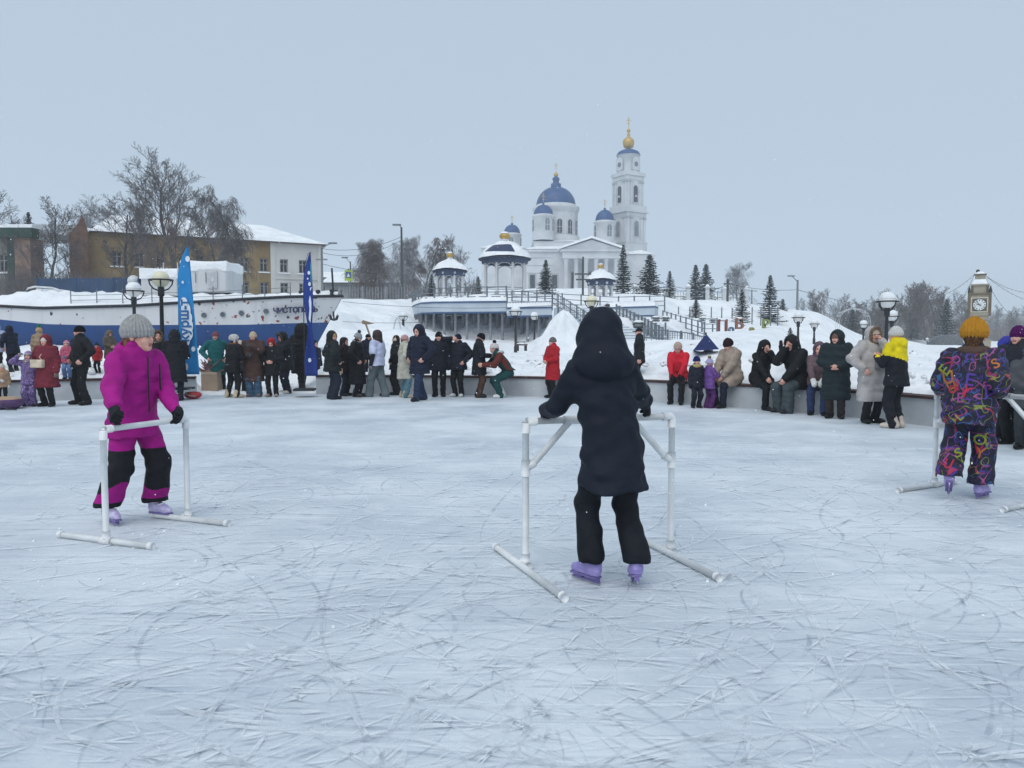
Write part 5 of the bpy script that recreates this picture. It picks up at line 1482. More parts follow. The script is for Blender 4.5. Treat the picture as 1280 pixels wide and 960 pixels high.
# cabin, wheelhouse, davit
CAB = hull_paint('cabin_paint', (.60, .61, .62), [(.30, .29, .28)], (.70,))
def cabin(px0, px1, ytop, ybot, wid, m=CAB, snow=.14):
    x0, x1 = bx(px0, 0), bx(px1, 0); z0, z1 = Zp(ybot, bow.y), Zp(ytop, bow.y)
    f = Field((x0 - .1, -wid / 2 - .1, z0 - .1), (x1 + .1, wid / 2 + .1, z1 + .1), .05)
    sl, X, Y, Z = f.sub((-99,) * 3, (99,) * 3)
    cx_, hx = (x0 + x1) / 2, (x1 - x0) / 2 - .12
    f.F = (np.maximum(np.maximum(np.abs(X - cx_) - hx, np.abs(Y) - wid / 2 + .12), np.abs(Z - (z0 + z1) / 2) - (z1 - z0) / 2 + .12) - .10).astype(np.float32)
    v, q_ = f.mesh(); o = link_mesh('cabin', v, q_, m, boat, True)
    f = Field((x0 - .2, -wid / 2 - .2, z1 - .2), (x1 + .2, wid / 2 + .2, z1 + snow + .2), .05)
    sl, X, Y, Z = f.sub((-99,) * 3, (99,) * 3)
    f.F = (np.maximum(np.maximum(np.abs(X - cx_) - hx - .02, np.abs(Y) - wid / 2 + .10), np.abs(Z - z1 - .02) - snow * .5) - .10 + .02 * np.sin(4 * X) * np.sin(5 * Y)).astype(np.float32)
    v, q_ = f.mesh(); link_mesh('cabin_snow', v, q_, SNOW, o, True)
    return o, x0, x1, z0, z1
c1, x0, x1, z0, z1 = cabin(240, 297, 336, 368, 1.7)
for k in range(3): MB().tube([(x0 + .55 + k * .35, -.87, z0 + .35), (x0 + .55 + k * .35, -.87, z1 - .2)], .012, 5).build('handrail', GREY_METAL, boat)
MB().box((x1 - .5, -.872, (z0 + z1) / 2), (.34, .02, .6)).build('cabin_door', mat('cabin_door', (.5, .51, .53), .6), boat)
c2, x0, x1, z0, z1 = cabin(190, 236, 345, 372, 1.5, snow=.16)
MB().ball((bx(175), -.3, Zp(352, bow.y)), .2, 8).build('searchlight', mat('lamp_white', (.6, .62, .63), .5), boat, True)
MB().tube([(bx(175), -.3, Zp(372, bow.y)), (bx(175), -.3, Zp(352, bow.y))], .05, 6).build('searchlight_post', GREY_METAL, boat)
mb = MB(); mb.lathe([(.09, 0), (.16, .02), (.16, .14), (.09, .16)], (0, 0, 0), 12)
mb.v = [(bx(189) + v[0], -.55 + v[2], Zp(352, bow.y) + v[1]) for v in mb.v]; mb.build('ring_light', BLUE_METAL, boat)
for pxl, t_ in ((202.5, 327), (220.5, 327)): MB().tube([(bx(pxl), .3, Zp(350, bow.y)), (bx(pxl), .3, Zp(t_, bow.y))], .016, 5).build('mast', mat('mast_white', (.6, .6, .62), .5), boat)
for k in range(2):
    yo = -.25 + .5 * k
    MB().tube([(bx(38), yo, Zp(382, bow.y)), (bx(39), yo, Zp(366, bow.y)), (bx(44), yo, Zp(361, bow.y)), (bx(52), yo, Zp(359 + k * 3, bow.y)), (bx(74), yo, Zp(360.5 + k * 2, bow.y)), (bx(83), yo, Zp(363.5, bow.y)), (bx(88), yo, Zp(369, bow.y)), (bx(88), yo, Zp(380, bow.y))], .035, 8).build('davit', mat('davit_white', (.62, .63, .64), .5), boat, True)
MB().tube([(bx(61), -.25, Zp(362, bow.y)), (bx(61), -.25, Zp(368, bow.y)), (bx(62.5), -.25, Zp(369.5, bow.y)), (bx(63.5), -.25, Zp(367, bow.y))], .025, 6).build('hook', mat('davit_white', (.62, .63, .64), .5), boat)
MB().tube([(bx(418), 0, Zp(368, bow.y)), (bx(415.5), .1, Zp(335, bow.y))], .035, 6).build('bow_staff', DARK_METAL, boat)
for pxl in (380, 401, 418): MB().lathe([(.07, 0), (.06, .12), (.09, .14), (.08, .2), (0, .22)], (bx(pxl), -.25, hull_row(-bx(pxl))[0] + .05), 8).build('bollard', DARK_METAL, boat)

# ================================================================== houses behind
def wall_with_windows(root, a, b, z0, z1, m, wins, frame_m_, glass, thick=.35, sill=True):
    """wall panel from a to b (plan points, local) with real openings; wins: (s0,s1,zb,zt)"""
    a, b = Vector(a), Vector(b); u = (b - a); L = u.length; u.normalize(); n = Vector((u.y, -u.x, 0))
    ss = sorted({0, L} | {w[0] for w in wins} | {w[1] for w in wins}); zs = sorted({z0, z1} | {w[2] for w in wins} | {w[3] for w in wins})
    mb = MB()
    def pt(s, z, dn=0): v = a + u * s - n * dn; return (v.x, v.y, z)
    for i in range(len(ss) - 1):
        for j in range(len(zs) - 1):
            cs, cz = (ss[i] + ss[i + 1]) / 2, (zs[j] + zs[j + 1]) / 2
            if any(w[0] < cs < w[1] and w[2] < cz < w[3] for w in wins): continue
            mb.quadmesh([pt(ss[i], zs[j]), pt(ss[i + 1], zs[j]), pt(ss[i + 1], zs[j + 1]), pt(ss[i], zs[j + 1])], [(0, 1, 2, 3)])
    for w in wins:
        A, B, C, D = [(w[0], w[2]), (w[1], w[2]), (w[1], w[3]), (w[0], w[3])]
        for p_, q_ in ((A, B), (B, C), (C, D), (D, A)): mb.quadmesh([pt(*p_), pt(*q_), pt(*q_, thick), pt(*p_, thick)], [(0, 3, 2, 1)])
    mb.build('wall', m, root)
    ang = math.atan2(u.y, u.x)
    for w in wins:
        c = a + u * ((w[0] + w[1]) / 2) - n * (thick * .6); ww, hh = w[1] - w[0], w[3] - w[2]; zc = (w[2] + w[3]) / 2
        fr = MB(); t = .09
        for dz, sx, sz in ((hh / 2 - t / 2, ww, t), (-hh / 2 + t / 2, ww, t), (hh * .16, ww - 2 * t, t * .8)): fr.box((c.x, c.y, zc + dz), (sx, .08, sz), ang)
        for ds in (-ww / 2 + t / 2, 0, ww / 2 - t / 2): fr.box((c.x + u.x * ds, c.y + u.y * ds, zc), (t, .07, hh - 2 * t - .004), ang)
        f_o = fr.build('window', frame_m_, root)
        c2_ = c - n * .06
        MB().box((c2_.x, c2_.y, zc), (ww, .03, hh), ang).build('pane', glass, f_o)
        if sill:
            c3 = a + u * ((w[0] + w[1]) / 2) + n * .06; MB().box((c3.x, c3.y, w[2] - .06), (ww + .3, .14, .1), ang).build('sill', SNOWY, f_o)
OCHRE = mat('ochre_plaster', (.20, .135, .065), .9, .3, .35, rgb2=(.34, .25, .13), detail=8)
OLDWHITE = mat('old_white_plaster', (.50, .49, .47), .9, .12, .4, rgb2=(.60, .59, .57), detail=8)
BRICK = mat('brick_brown', (.13, .072, .05), .9, .25, 1.5, rgb2=(.20, .12, .085))
def town_house():
    d0, d1 = 63.0, 72.0
    L0 = Vector(((112 - 640) / F_PX * d0, d0, 0)); R0 = Vector(((404 - 640) / F_PX * d1, d1, 0))
    root = thing('town_house', 'two-storey ochre and white town house with snowy hip roof behind the boat', 'house', (L0.x, L0.y, 0))
    b = R0 - L0; L = b.length; u = b.normalized(); n = Vector((u.y, -u.x, 0))
    def s_of(px):
        k = (px - 640) / F_PX        # intersect the facade line with the viewing column
        t = (k * L0.y - L0.x) / (u.x - k * u.y); return t
    ze = Zp(307, d1); zg = 2.5
    sw = s_of(341)
    def wz(py, s): return Zp(py, L0.y + u.y * s)
    def rowwins(pxs, yt, yb, w=9.0):
        out = []
        for p in pxs:
            s = s_of(p); dd = L0.y + u.y * s; hw_ = w * dd / F_PX / 2; out.append((s - hw_, s + hw_, None, None))
        return out
    zu0, zu1 = Zp(339, 69), Zp(322, 69); zl0, zl1 = Zp(367, 69), Zp(352, 69)
    ow, wwn = [], []
    for p in (150, 178, 204, 253, 281, 308, 332):
        s = s_of(p); ow += [(s - .36, s + .36, zu0, zu1), (s - .36, s + .36, zl0, zl1)]
    for p in (357, 380.5):
        s = s_of(p) - sw; wwn += [(s - .36, s + .36, zu0, zu1), (s - .36, s + .36, zl0, zl1)]
    WF = mat('window_frame', (.30, .29, .28), .7)
    wall_with_windows(root, (0, 0, 0), u * sw, zg, ze, OCHRE, ow, WF, DARK_GLASS)
    wall_with_windows(root, u * sw, b, zg, ze, OLDWHITE, wwn, WF, DARK_GLASS)
    back = -n * 11
    wall_with_windows(root, b, b + back, zg, ze, OLDWHITE, [], WF, DARK_GLASS)
    ang = math.atan2(u.y, u.x)
    zm = Zp(346, 69)
    for (s0, s1, m) in ((sw, L, OLDWHITE),):
        c = u * ((s0 + s1) / 2) + n * .05; MB().box((c.x, c.y, zm), (s1 - s0, .12, .18), ang).build('string_course', m, root)
    for s_ in (sw + .15, L - .2): 
        c = u * s_ + n * .04; MB().box((c.x, c.y, (zg + ze) / 2), (.4, .1, ze - zg), ang).build('corner_pilaster', OLDWHITE, root)
    # roof: hip with eaves, snow on top
    e = .45; A = u * .2 + n * e; B = b + u * e + n * e; Cc = b + u * e + back - n * e; Dd = back - n * e + u * .2
    ridge0 = u * 2 + back / 2; ridge1 = b - u * 4.2 + back / 2; zr = ze + 2.2
    for nm, m, dz, g in (('roof', mat('rusty_roof', (.10, .08, .075), .7, .2, 1), 0, 0), ('roof_snow', SNOW, .10, -.12)):
        vs = [(A.x, A.y + g * -1, ze + dz), (B.x, B.y - g, ze + dz), (Cc.x, Cc.y, ze + dz), (Dd.x, Dd.y, ze + dz), (ridge0.x, ridge0.y, zr + dz), (ridge1.x, ridge1.y, zr + dz)]
        MB().quadmesh(vs, [(0, 1, 5, 4), (1, 2, 5), (2, 3, 4, 5), (3, 0, 4), (3, 2, 1, 0)]).build(nm, m, root)
    # brick fire wall at the left end, rising above the roof
    top = Zp(272, d0); sh = Zp(299, d0)
    w_ = -n
    poly = [(0, 2.5), (11, 2.5), (11, sh - 1.5), (8, sh - .5), (5.5, top), (3.5, sh + .9), (2.4, sh + .2), (0, sh)]
    MB().prism(poly, -.9, .0, (Vector((0, 0, 0)) + n * .25, w_, Vector((0, 0, 1)), u)).build('fire_wall', BRICK, root)
    c = n * .3 - u * .35
    poly2 = [(-1.35, 2.5), (-.02, 2.5), (-.02, Zp(290, d0)), (-.25, Zp(276, d0)), (-.45, top + .1), (-.62, Zp(280, d0)), (-1.0, Zp(288, d0)), (-1.35, Zp(296, d0))]
    MB().prism([(a_ + .2, b_) for a_, b_ in poly2], .0, .8, (n * .9, u, Vector((0, 0, 1)), -n)).build('brick_buttress', BRICK, root)
    return root
town_house()
def green_house():
    d = 58.0; x0, x1 = (-90 - 640) / F_PX * d, (47 - 640) / F_PX * d
    root = thing('green_roofed_house', 'old house with dark green roof edge at the left margin', 'house', (x0, d, 0))
    W = x1 - x0; z1 = Zp(298, d)
    WF = mat('window_frame', (.30, .29, .28), .7)
    wins = [(W - 4.6 + k * 1.9, W - 3.9 + k * 1.9, Zp(340, d), Zp(318, d)) for k in range(0, 2)]
    wall_with_windows(root, (0, 0, 0), (W - 1.2, 0, 0), 2.5, z1, mat('old_grey_plaster', (.16, .16, .14), .9, .25, .5, rgb2=(.26, .26, .24)), wins, WF, DARK_GLASS)
    MB().box((W - .6, .4, (2.5 + z1) / 2), (1.2, 1.6, z1 - 2.5)).build('brick_corner', mat('pinkish_brick', (.20, .135, .11), .9, .2, 2), root)
    MB().box((W - 1.55, -.15, (2.5 + z1) / 2), (.5, .3, z1 - 2.5)).build('downpipe', mat('green_paint', (.012, .045, .035), .6, .2, 2), root)
    GREEN = mat('green_paint', (.012, .045, .035), .6, .2, 2)
    MB().box((W / 2, -.2, Zp(292, d)), (W + .6, .9, Zp(286, d) - Zp(298, d))).build('roof_edge', GREEN, root)
    MB().prism([(-.6, 0), (9, 0), (9, 1.2), (4, .9), (-.6, .25)], -.3, W + .3, (Vector((0, 0, Zp(286, d) + .003)), Vector((0, 1, 0)), Vector((0, 0, 1)), Vector((1, 0, 0)))).build('roof_snow', SNOW, root)
green_house()
def shed(label, px0, px1, d, yeave, yridge, ybase, wallm, name='shed'):
    k = d / F_PX; x0, x1 = (px0 - 640) * k, (px1 - 640) * k; W = x1 - x0; z0 = Zp(ybase, d) - 1; ze, zr = Zp(yeave, d), Zp(yridge, d)
    root = thing(name, label, 'house', (x0, d, 0))
    n = max(2, int(W / 3)); wins = [(W * (i + .5) / n - .55, W * (i + .5) / n + .55, ze - 2.0, ze - .8) for i in range(n)]
    wall_with_windows(root, (0, 0, 0), (W, 0, 0), z0, ze, wallm, wins, mat('window_frame', (.30, .29, .28), .7), DARK_GLASS, sill=False)
    MB().box((W / 2, 4, (z0 + ze) / 2), (W - .01, 7.2, ze - z0 - .02)).build('side_walls', wallm, root)
    MB().prism([(-.6, 0), (8.4, 0), (4, zr - ze)], -.5, W + .5, (Vector((0, 0, ze)), Vector((0, 1, 0)), Vector((0, 0, 1)), Vector((1, 0, 0)))).build('roof_snow', SNOW, root)
    MB().box((W / 2, -.55, ze - .08), (W + 1, .2, .14)).build('eave', mat('dark_eave', (.08, .075, .07), .8), root)
shed('long low house with snowy roof, furthest back right of the town house', 395, 520, 118, 347, 337, 366, mat('faded_wall', (.30, .30, .29), .9, .1, .4))
shed('low pavilion with snowy roof behind the yellow crossing sign', 408, 500, 96, 353.5, 342, 370, mat('grey_wall', (.24, .25, .25), .9, .1, .4))
def fence(label, pts, hgt, step, m, slat=.12, name='fence', gap=.5):
    pts = [Vector(p) for p in pts]; o = pts[0].copy(); root = thing(name, label, 'fence', o)
    for i, (a, b) in enumerate(zip(pts, pts[1:])):
        a, b = a - o, b - o; n = max(1, round((b - a).length / step))
        for k in range(n):
            p, q_ = a.lerp(b, k / n), a.lerp(b, (k + 1) / n)
            MB().tube([p - Vector((0, 0, .4)), p + Vector((0, 0, hgt))], .06, 6).build('post', m, root)
            ns = max(2, int((q_ - p).length / slat)); mb = MB()
            for j in range(ns):
                c = p.lerp(q_, (j + .5) / ns); mb.box((c.x, c.y, c.z + hgt * .5), (slat * gap, .03, hgt * .9), math.atan2((b - a).y, (b - a).x))
            mb.build('slat_bay', m, root)['kind'] = 'stuff'
    return root
fence('blue metal fence behind the boat under the bare trees', [q(50, 46, Zp(367, 46)), q(190, 48, Zp(366, 48))], Zp(347, 46) - Zp(367, 46), 2.2, mat('fence_blue', (.025, .06, .13), .6, .2, 1), .25, gap=.93)
fence('grey picket fence along the top of the snow slope', [q(425, 63, 4.55), q(512, 63, 4.6)], 1.2, 2.0, mat('pale_fence', (.24, .26, .28), .8), .22, gap=.22)
# ================================================================== lamps, poles, wires
GLOBE = mat('white_globe', (.78, .78, .76), .35, .04, 3)
GLOBE_Y = mat('cream_globe', (.74, .70, .50), .35, .04, 3)
def park_lamp_meshes(hgt, globe):
    R = .2; zc = hgt - R
    a = MB().lathe([(0, -.6), (.075, -.6), (.075, .25), (.055, .32), (.045, zc - .42), (.075, zc - .40), (.075, zc - .2), (.05, zc - .17), (0, zc - .17)], (0, 0, 0), 12)
    g = MB().ball((0, 0, zc), R, 12)
    c = MB()
    ring = [Vector((.27 * math.cos(t * math.pi / 12), .27 * math.sin(t * math.pi / 12), zc - .02)) for t in range(25)]
    c.tube(ring, .022, 6, False)
    for t in range(4):
        an = t * math.pi / 2 + .4
        c.tube([(.27 * math.cos(an), .27 * math.sin(an), zc - .02), (.245 * math.cos(an), .245 * math.sin(an), zc - .13), (.17 * math.cos(an), .17 * math.sin(an), zc - .23), (.05 * math.cos(an), .05 * math.sin(an), zc - .28)], .018, 5, False)
    s = MB().lathe([(.205, zc + .06), (.19, zc + .13), (.13, zc + .21), (0, zc + .245)], (0, 0, 0), 12)
    return a, g, c, s
def park_lamp(label, px, yglobe, d, globe=GLOBE, snow=True, cage=True):
    p = P(px, yglobe, d); z0 = Tz(p.x, d); hgt = p.z + .2 - z0
    root = thing('park_lamp', label, 'street lamp', (p.x, d, z0), 0, 'globe park lamps')
    a, g, c, s = park_lamp_meshes(hgt, globe)
    a.build('post', DARK_METAL, root, True); g.build('globe', globe, root, True)
    if cage: c.build('cage', DARK_METAL, root, True)
    if snow: s.build('globe_snow', SNOW, root, True)
park_lamp('cream globe lamp nearest the light blue feather flag', 201, 349, 18.8, GLOBE_Y, False)
park_lamp('white globe lamp behind the girl in magenta, left of the cream one', 167, 363, 22)
park_lamp('globe lamp in front of the terrace columns, larger of the two', 644.5, 389, 34)
park_lamp('smaller globe lamp by the terrace, next to the snow heap', 668, 395.5, 41)
park_lamp('globe lamp alone on the snow slope beside the light arch', 504, 395, 46)
park_lamp('cream globe lamp just over the dark hood', 739.5, 376, 28, GLOBE_Y, False)
park_lamp('tall globe lamp between the woman in pale coat and the yellow jacket', 1109, 376, 20.5)
park_lamp('globe lamp right behind the tall one near the yellow jacket', 1115, 395, 30)
park_lamp('globe lamp behind the hooded pair sitting on the wall', 998, 396.5, 33)
park_lamp('globe lamp right of the young snowy spruce', 1018, 404.5, 42)
park_lamp('globe lamp left of the woman in sunglasses', 1079.5, 405.5, 43)
park_lamp('farthest globe lamp left of the clock tower, first of three', 1159, 424, 105, snow=False)
park_lamp('farthest globe lamp left of the clock tower, second of three', 1181, 425, 105, snow=False)
park_lamp('farthest globe lamp left of the clock tower, third of three', 1195.5, 426, 112, snow=False)
def bollard_lantern(label, px, ytop, d):
    p = P(px, ytop, d); z0 = Tz(p.x, d); h_ = p.z - z0; root = thing('lantern_post', label, 'lantern', (p.x, d, z0), 0, 'lantern posts by the stairs')
    MB().tube([(0, 0, -.4), (0, 0, h_ - .3)], .05, 8).build('post', GREY_METAL, root)
    mb = MB(); mb.box((0, 0, h_ - .22), (.34, .34, .05)); mb.box((0, 0, h_ - .06), (.46, .46, .06), 0, .6)
    for sx in (-1, 1):
        for sy in (-1, 1): mb.tube([(.14 * sx, .14 * sy, h_ - .21), (.2 * sx, .2 * sy, h_ - .07)], .015, 4)
    mb.build('lantern_frame', DARK_METAL, root)
    MB().box((0, 0, h_ - .145), (.22, .22, .13)).build('glass', mat('lantern_glass', (.4, .42, .42), .3), root)
    MB().ball((0, 0, h_ - .01), .2, 8, (1, 1, .35)).build('lantern_snow', SNOW, root, True)
bollard_lantern('square lantern post just above the man in the black cap', 798, 402, 30)
for k, (pxl, yt, dd, lab) in enumerate(((820, 396, 40, 'lantern post at the foot of the upper stairs, left one'), (832, 396, 41, 'lantern post at the foot of the upper stairs, right one'), (878, 397, 52, 'lantern post left of the coloured letters'), (891, 399, 52, 'lantern post touching the first coloured letter'))):
    bollard_lantern(lab, pxl, yt, dd)
CONCP = mat('pole_concrete', (.22, .23, .24), .9, .1, 1)
def pole(label, px, ytop, ybase, d, arm=None, r=.11, m=CONCP, name='utility_pole', extra=None):
    a, b = P(px, ybase, d), P(px, ytop, d); h_ = b.z - a.z
    root = thing(name, label, 'pole', a)
    MB().tube([(0, 0, -1.5), (0, 0, h_)], [r * 1.25, r * .8], 8).build('pole_shaft', m, root, True)
    if arm:
        pts = [Vector((0, 0, h_ - .2))] + [P(x, y, d) - a for x, y in arm]
        MB().tube(pts, r * .35, 6).build('lamp_arm', m, root); e = pts[-1]; MB().box(e, (.7, .3, .12)).build('lamp_head', GREY_METAL, root)
    if extra:
        for (zf, w) in extra: MB().box((0, -.1, h_ * zf), (w, .12, .12)).build('crossarm', m, root)
    return root
pole('lamp pole at the right corner of the town house', 403, 309, 371, 68, ((409, 306), (416, 304)), extra=((.75, 1.0),))
pole('thin lamp pole beside the yellow crossing sign', 438.5, 327, 372, 88, ((434, 324), (431, 322)), r=.09)
pole('tall lamp pole among the weeping birches', 502.5, 284, 372, 66, ((500, 282), (496, 281)), r=.10, m=mat('dark_pole', (.07, .075, .08), .8))
pole('pole with crossarms in front of the cathedral portico', 728.5, 321, 378, 66, None, .09, mat('dark_pole', (.07, .075, .08), .8), extra=((.62, 1.4), (.5, 1.2)))
pole('dark wooden pole with brace among the hillside spruces', 909, 349, 398, 78, None, .13, mat('dark_pole', (.07, .075, .08), .8), extra=((.88, .9),))
pole('concrete lamp pole right of the largest hillside spruce', 996, 350, 405, 82, ((992, 347), (989, 345)), r=.13)
pole('short transformer post behind the hillside fence', 939.5, 362, 380, 120, None, .12, extra=((.9, 1.6),))
def wire(label, pts, r=.012, sag=.0):
    a, b = Vector(pts[0]), Vector(pts[-1]); o = MB(); L = []
    for i in range(13):
        t = i / 12; p = a.lerp(b, t); p.z -= sag * 4 * t * (1 - t); L.append(p)
    o.tube(L, r, 4, False); return tag(o.build('overhead_wire', mat('wire', (.04, .045, .05), .6)), label, 'wire', 'overhead wires')
wire('upper overhead wire from the corner lamp pole to the birch pole', (P(403, 311, 68), P(502, 296, 66)), .018, .5)
wire('lower overhead wire from the corner lamp pole to the birch pole', (P(403, 316, 68), P(502, 300, 66)), .018, .7)
wire('overhead wire falling from the corner pole to the thin lamp pole', (P(403, 330, 68), P(560, 343, 92)), .02, .6)
wire('upper wire over the hillside between the dark and the concrete pole', (P(909, 354, 78), P(996, 362, 82)), .02, .3)
wire('lower wire over the hillside between the dark and the concrete pole', (P(820, 352, 76), P(909, 358, 78)), .02, .5)
wire('wire from the concrete pole towards the far wood', (P(996, 362, 82), P(1150, 385, 150)), .03, .8)
wire('brace wire of the dark wooden pole', (P(911, 354, 78), P(923, 374, 77)), .03, 0)
wire('power line across the snow slope right of the boat, upper', (P(428, 377, 40), P(700, 381, 40)), .010, .25)
wire('power line across the snow slope right of the boat, lower', (P(428, 402, 32), P(640, 392, 36)), .008, .2)
# yellow crossing sign
p = P(436, 364, 72); root = thing('crossing_sign', 'yellow-green pedestrian crossing sign on a post', 'road sign', p)
MB().tube([(0, 0, -1), (0, 0, 2.1)], .05, 6).build('post', GREY_METAL, root)
MB().box((0, -.06, 1.45), (.72, .04, 1.0)).build('sign_board', mat('lime_board', (.36, .50, .05), .5), root)
MB().box((0, -.09, 1.5), (.5, .02, .55)).build('sign_face', mat('sign_blue', (.05, .10, .28), .5), root)
MB().quadmesh([(-.16, -.105, 1.32), (.16, -.105, 1.32), (0, -.105, 1.68)], [(0, 1, 2)]).build('sign_symbol', mat('sign_white', (.7, .7, .7), .5), root)
# ================================================================== feather flags
def feather_flag(label, px0, ytop, ybot, d, wpx, colr, bend, rz, logo):
    base = P(px0, ybot, d); top = P(px0, ytop, d); H = top.z - base.z; W = wpx * d / F_PX
    root = thing('feather_flag', label, 'flag', (base.x, d, base.z), rz, 'feather flags by the rink opening')
    pts = [Vector((-W * .5, 0, -.35)), Vector((-W * .5, 0, H * .3)), Vector((-W * .48, 0, H * .7)), Vector((-W * .38, 0, H * .9)), Vector((-W * .1, 0, H * .985)), Vector((W * .12, 0, H))]
    MB().tube(pts, [.016, .014, .011, .009, .007, .005], 6).build('flag_pole', DARK_METAL, root)
    n, m_ = 40, 8; vs, fs = [], []
    tw = bend
    for i in range(n + 1):
        t = i / n; z = H * t
        wl = -W * .5 + (0 if t < .7 else W * .55 * ((t - .7) / .3) ** 2.2)
        wr = float(np.interp(t, [0, .35, .6, .8, .92, 1], [.5, .44, .32, .20, .12, .07])) * W
        if tw: 
            pinch = 1 - .62 * math.exp(-((t - .38) / .16) ** 2); mid_ = (wl + wr) / 2; wl, wr = mid_ + (wl - mid_) * pinch, mid_ + (wr - mid_) * pinch
        for j in range(m_ + 1):
            s = j / m_; x = wl + (wr - wl) * s
            y = .05 * math.sin(5 * t + 2.5 * s) * s + (.10 * s * math.sin(7 * t) if tw else 0)
            vs.append((x, y - .012, z))
    for i in range(n):
        for j in range(m_): fs.append((i * (m_ + 1) + j, i * (m_ + 1) + j + 1, (i + 1) * (m_ + 1) + j + 1, (i + 1) * (m_ + 1) + j))
    cloth_o = link_mesh('flag_cloth', vs, fs, mat('flag_%d' % px0, colr, .6, .1, 2), root, True)
    sol = cloth_o.modifiers.new('thickness', 'SOLIDIFY'); sol.thickness = .004
    MB().box((0 - W * .5, 0, -.33), (.5, .5, .05)).build('base_plate', DARK_METAL, root)
    WH = mat('flag_white', (.70, .74, .80), .7, .05)
    def blob(cx, cz, rx, rz_, dy=-.075):
        mb = MB(); mb.prism([(rx * math.cos(t * math.pi / 8), rz_ * math.sin(t * math.pi / 8)) for t in range(16)], 0, .004, (Vector((cx, dy, cz)), Vector((1, 0, 0)), Vector((0, 0, 1)), Vector((0, -1, 0)))); return mb.build('print_patch', WH, root)
    if logo:
        # cloud shaped patch with lettering running up the flag
        mb = MB(); e = 0
        for (cx, cz, r1, r2) in ((-.02, .50, .13, .10), (.0, .44, .15, .09), (.01, .38, .16, .09), (.01, .32, .15, .08), (-.03, .265, .11, .06), (-.06, .56, .10, .06)):
            mb.prism([(r1 * W * 1.9 * math.cos(t * math.pi / 8), r2 * H * .72 * math.sin(t * math.pi / 8)) for t in range(16)], e, e + .0015, (Vector((cx * W * 2, -.085, cz * H)), Vector((1, 0, 0)), Vector((0, 0, 1)), Vector((0, -1, 0)))); e += .002
        mb.build('print_patch', WH, root)
        text_mesh('print_lettering', 'курш-т', .30, mat('flag_print_blue', (.02, .13, .34), .6), root, frame_m((-.09 * W, -.105, .42 * H), (0, 0, 1), (-1, 0, 0)), .002, .008)
        for (cx, cz, r) in ((.12, .90, .05), (-.16, .72, .025), (.30, .20, .045), (-.14, .06, .07)): blob(cx * W, cz * H, r * H * .35, r * H * .45, -.085)
    else:
        for (cx, cz, r) in ((-.02, .83, .03), (.02, .74, .03), (.14, .70, .03), (-.06, .13, .035)): blob(cx * W, cz * H, r * H * .35, r * H * .5, -.115)
        mb = MB(); mb.prism([(-.10, -.30), (.02, -.42), (.09, -.1), (.11, .3), (.0, .42), (-.07, .25), (-.03, 0)], 0, .004, (Vector((.02 * W, -.115, .54 * H)), Vector((W * 1.1, 0, 0)), Vector((0, 0, H * .26)), Vector((0, -1, 0)))); mb.build('print_patch', WH, root)
        mb = MB(); mb.prism([(.0, -.5), (.10, -.3), (.06, .3), (-.04, .5), (-.02, 0)], 0, .003, (Vector((.10 * W, -.108, .83 * H)), Vector((W, 0, 0)), Vector((0, 0, H * .2)), Vector((0, -1, 0)))); mb.build('print_patch', mat('flag_teal', (.02, .22, .30), .6), root)
feather_flag('tall light blue feather flag with white cloud print and lettering', 237, 308, 468, 18.2, 24, (.012, .21, .50), 0, 0, True)
feather_flag('dark blue feather flag twisted by the wind, in front of the boat bow', 389, 315, 470, 18.9, 16, (.010, .035, .22), 1, .15, False)
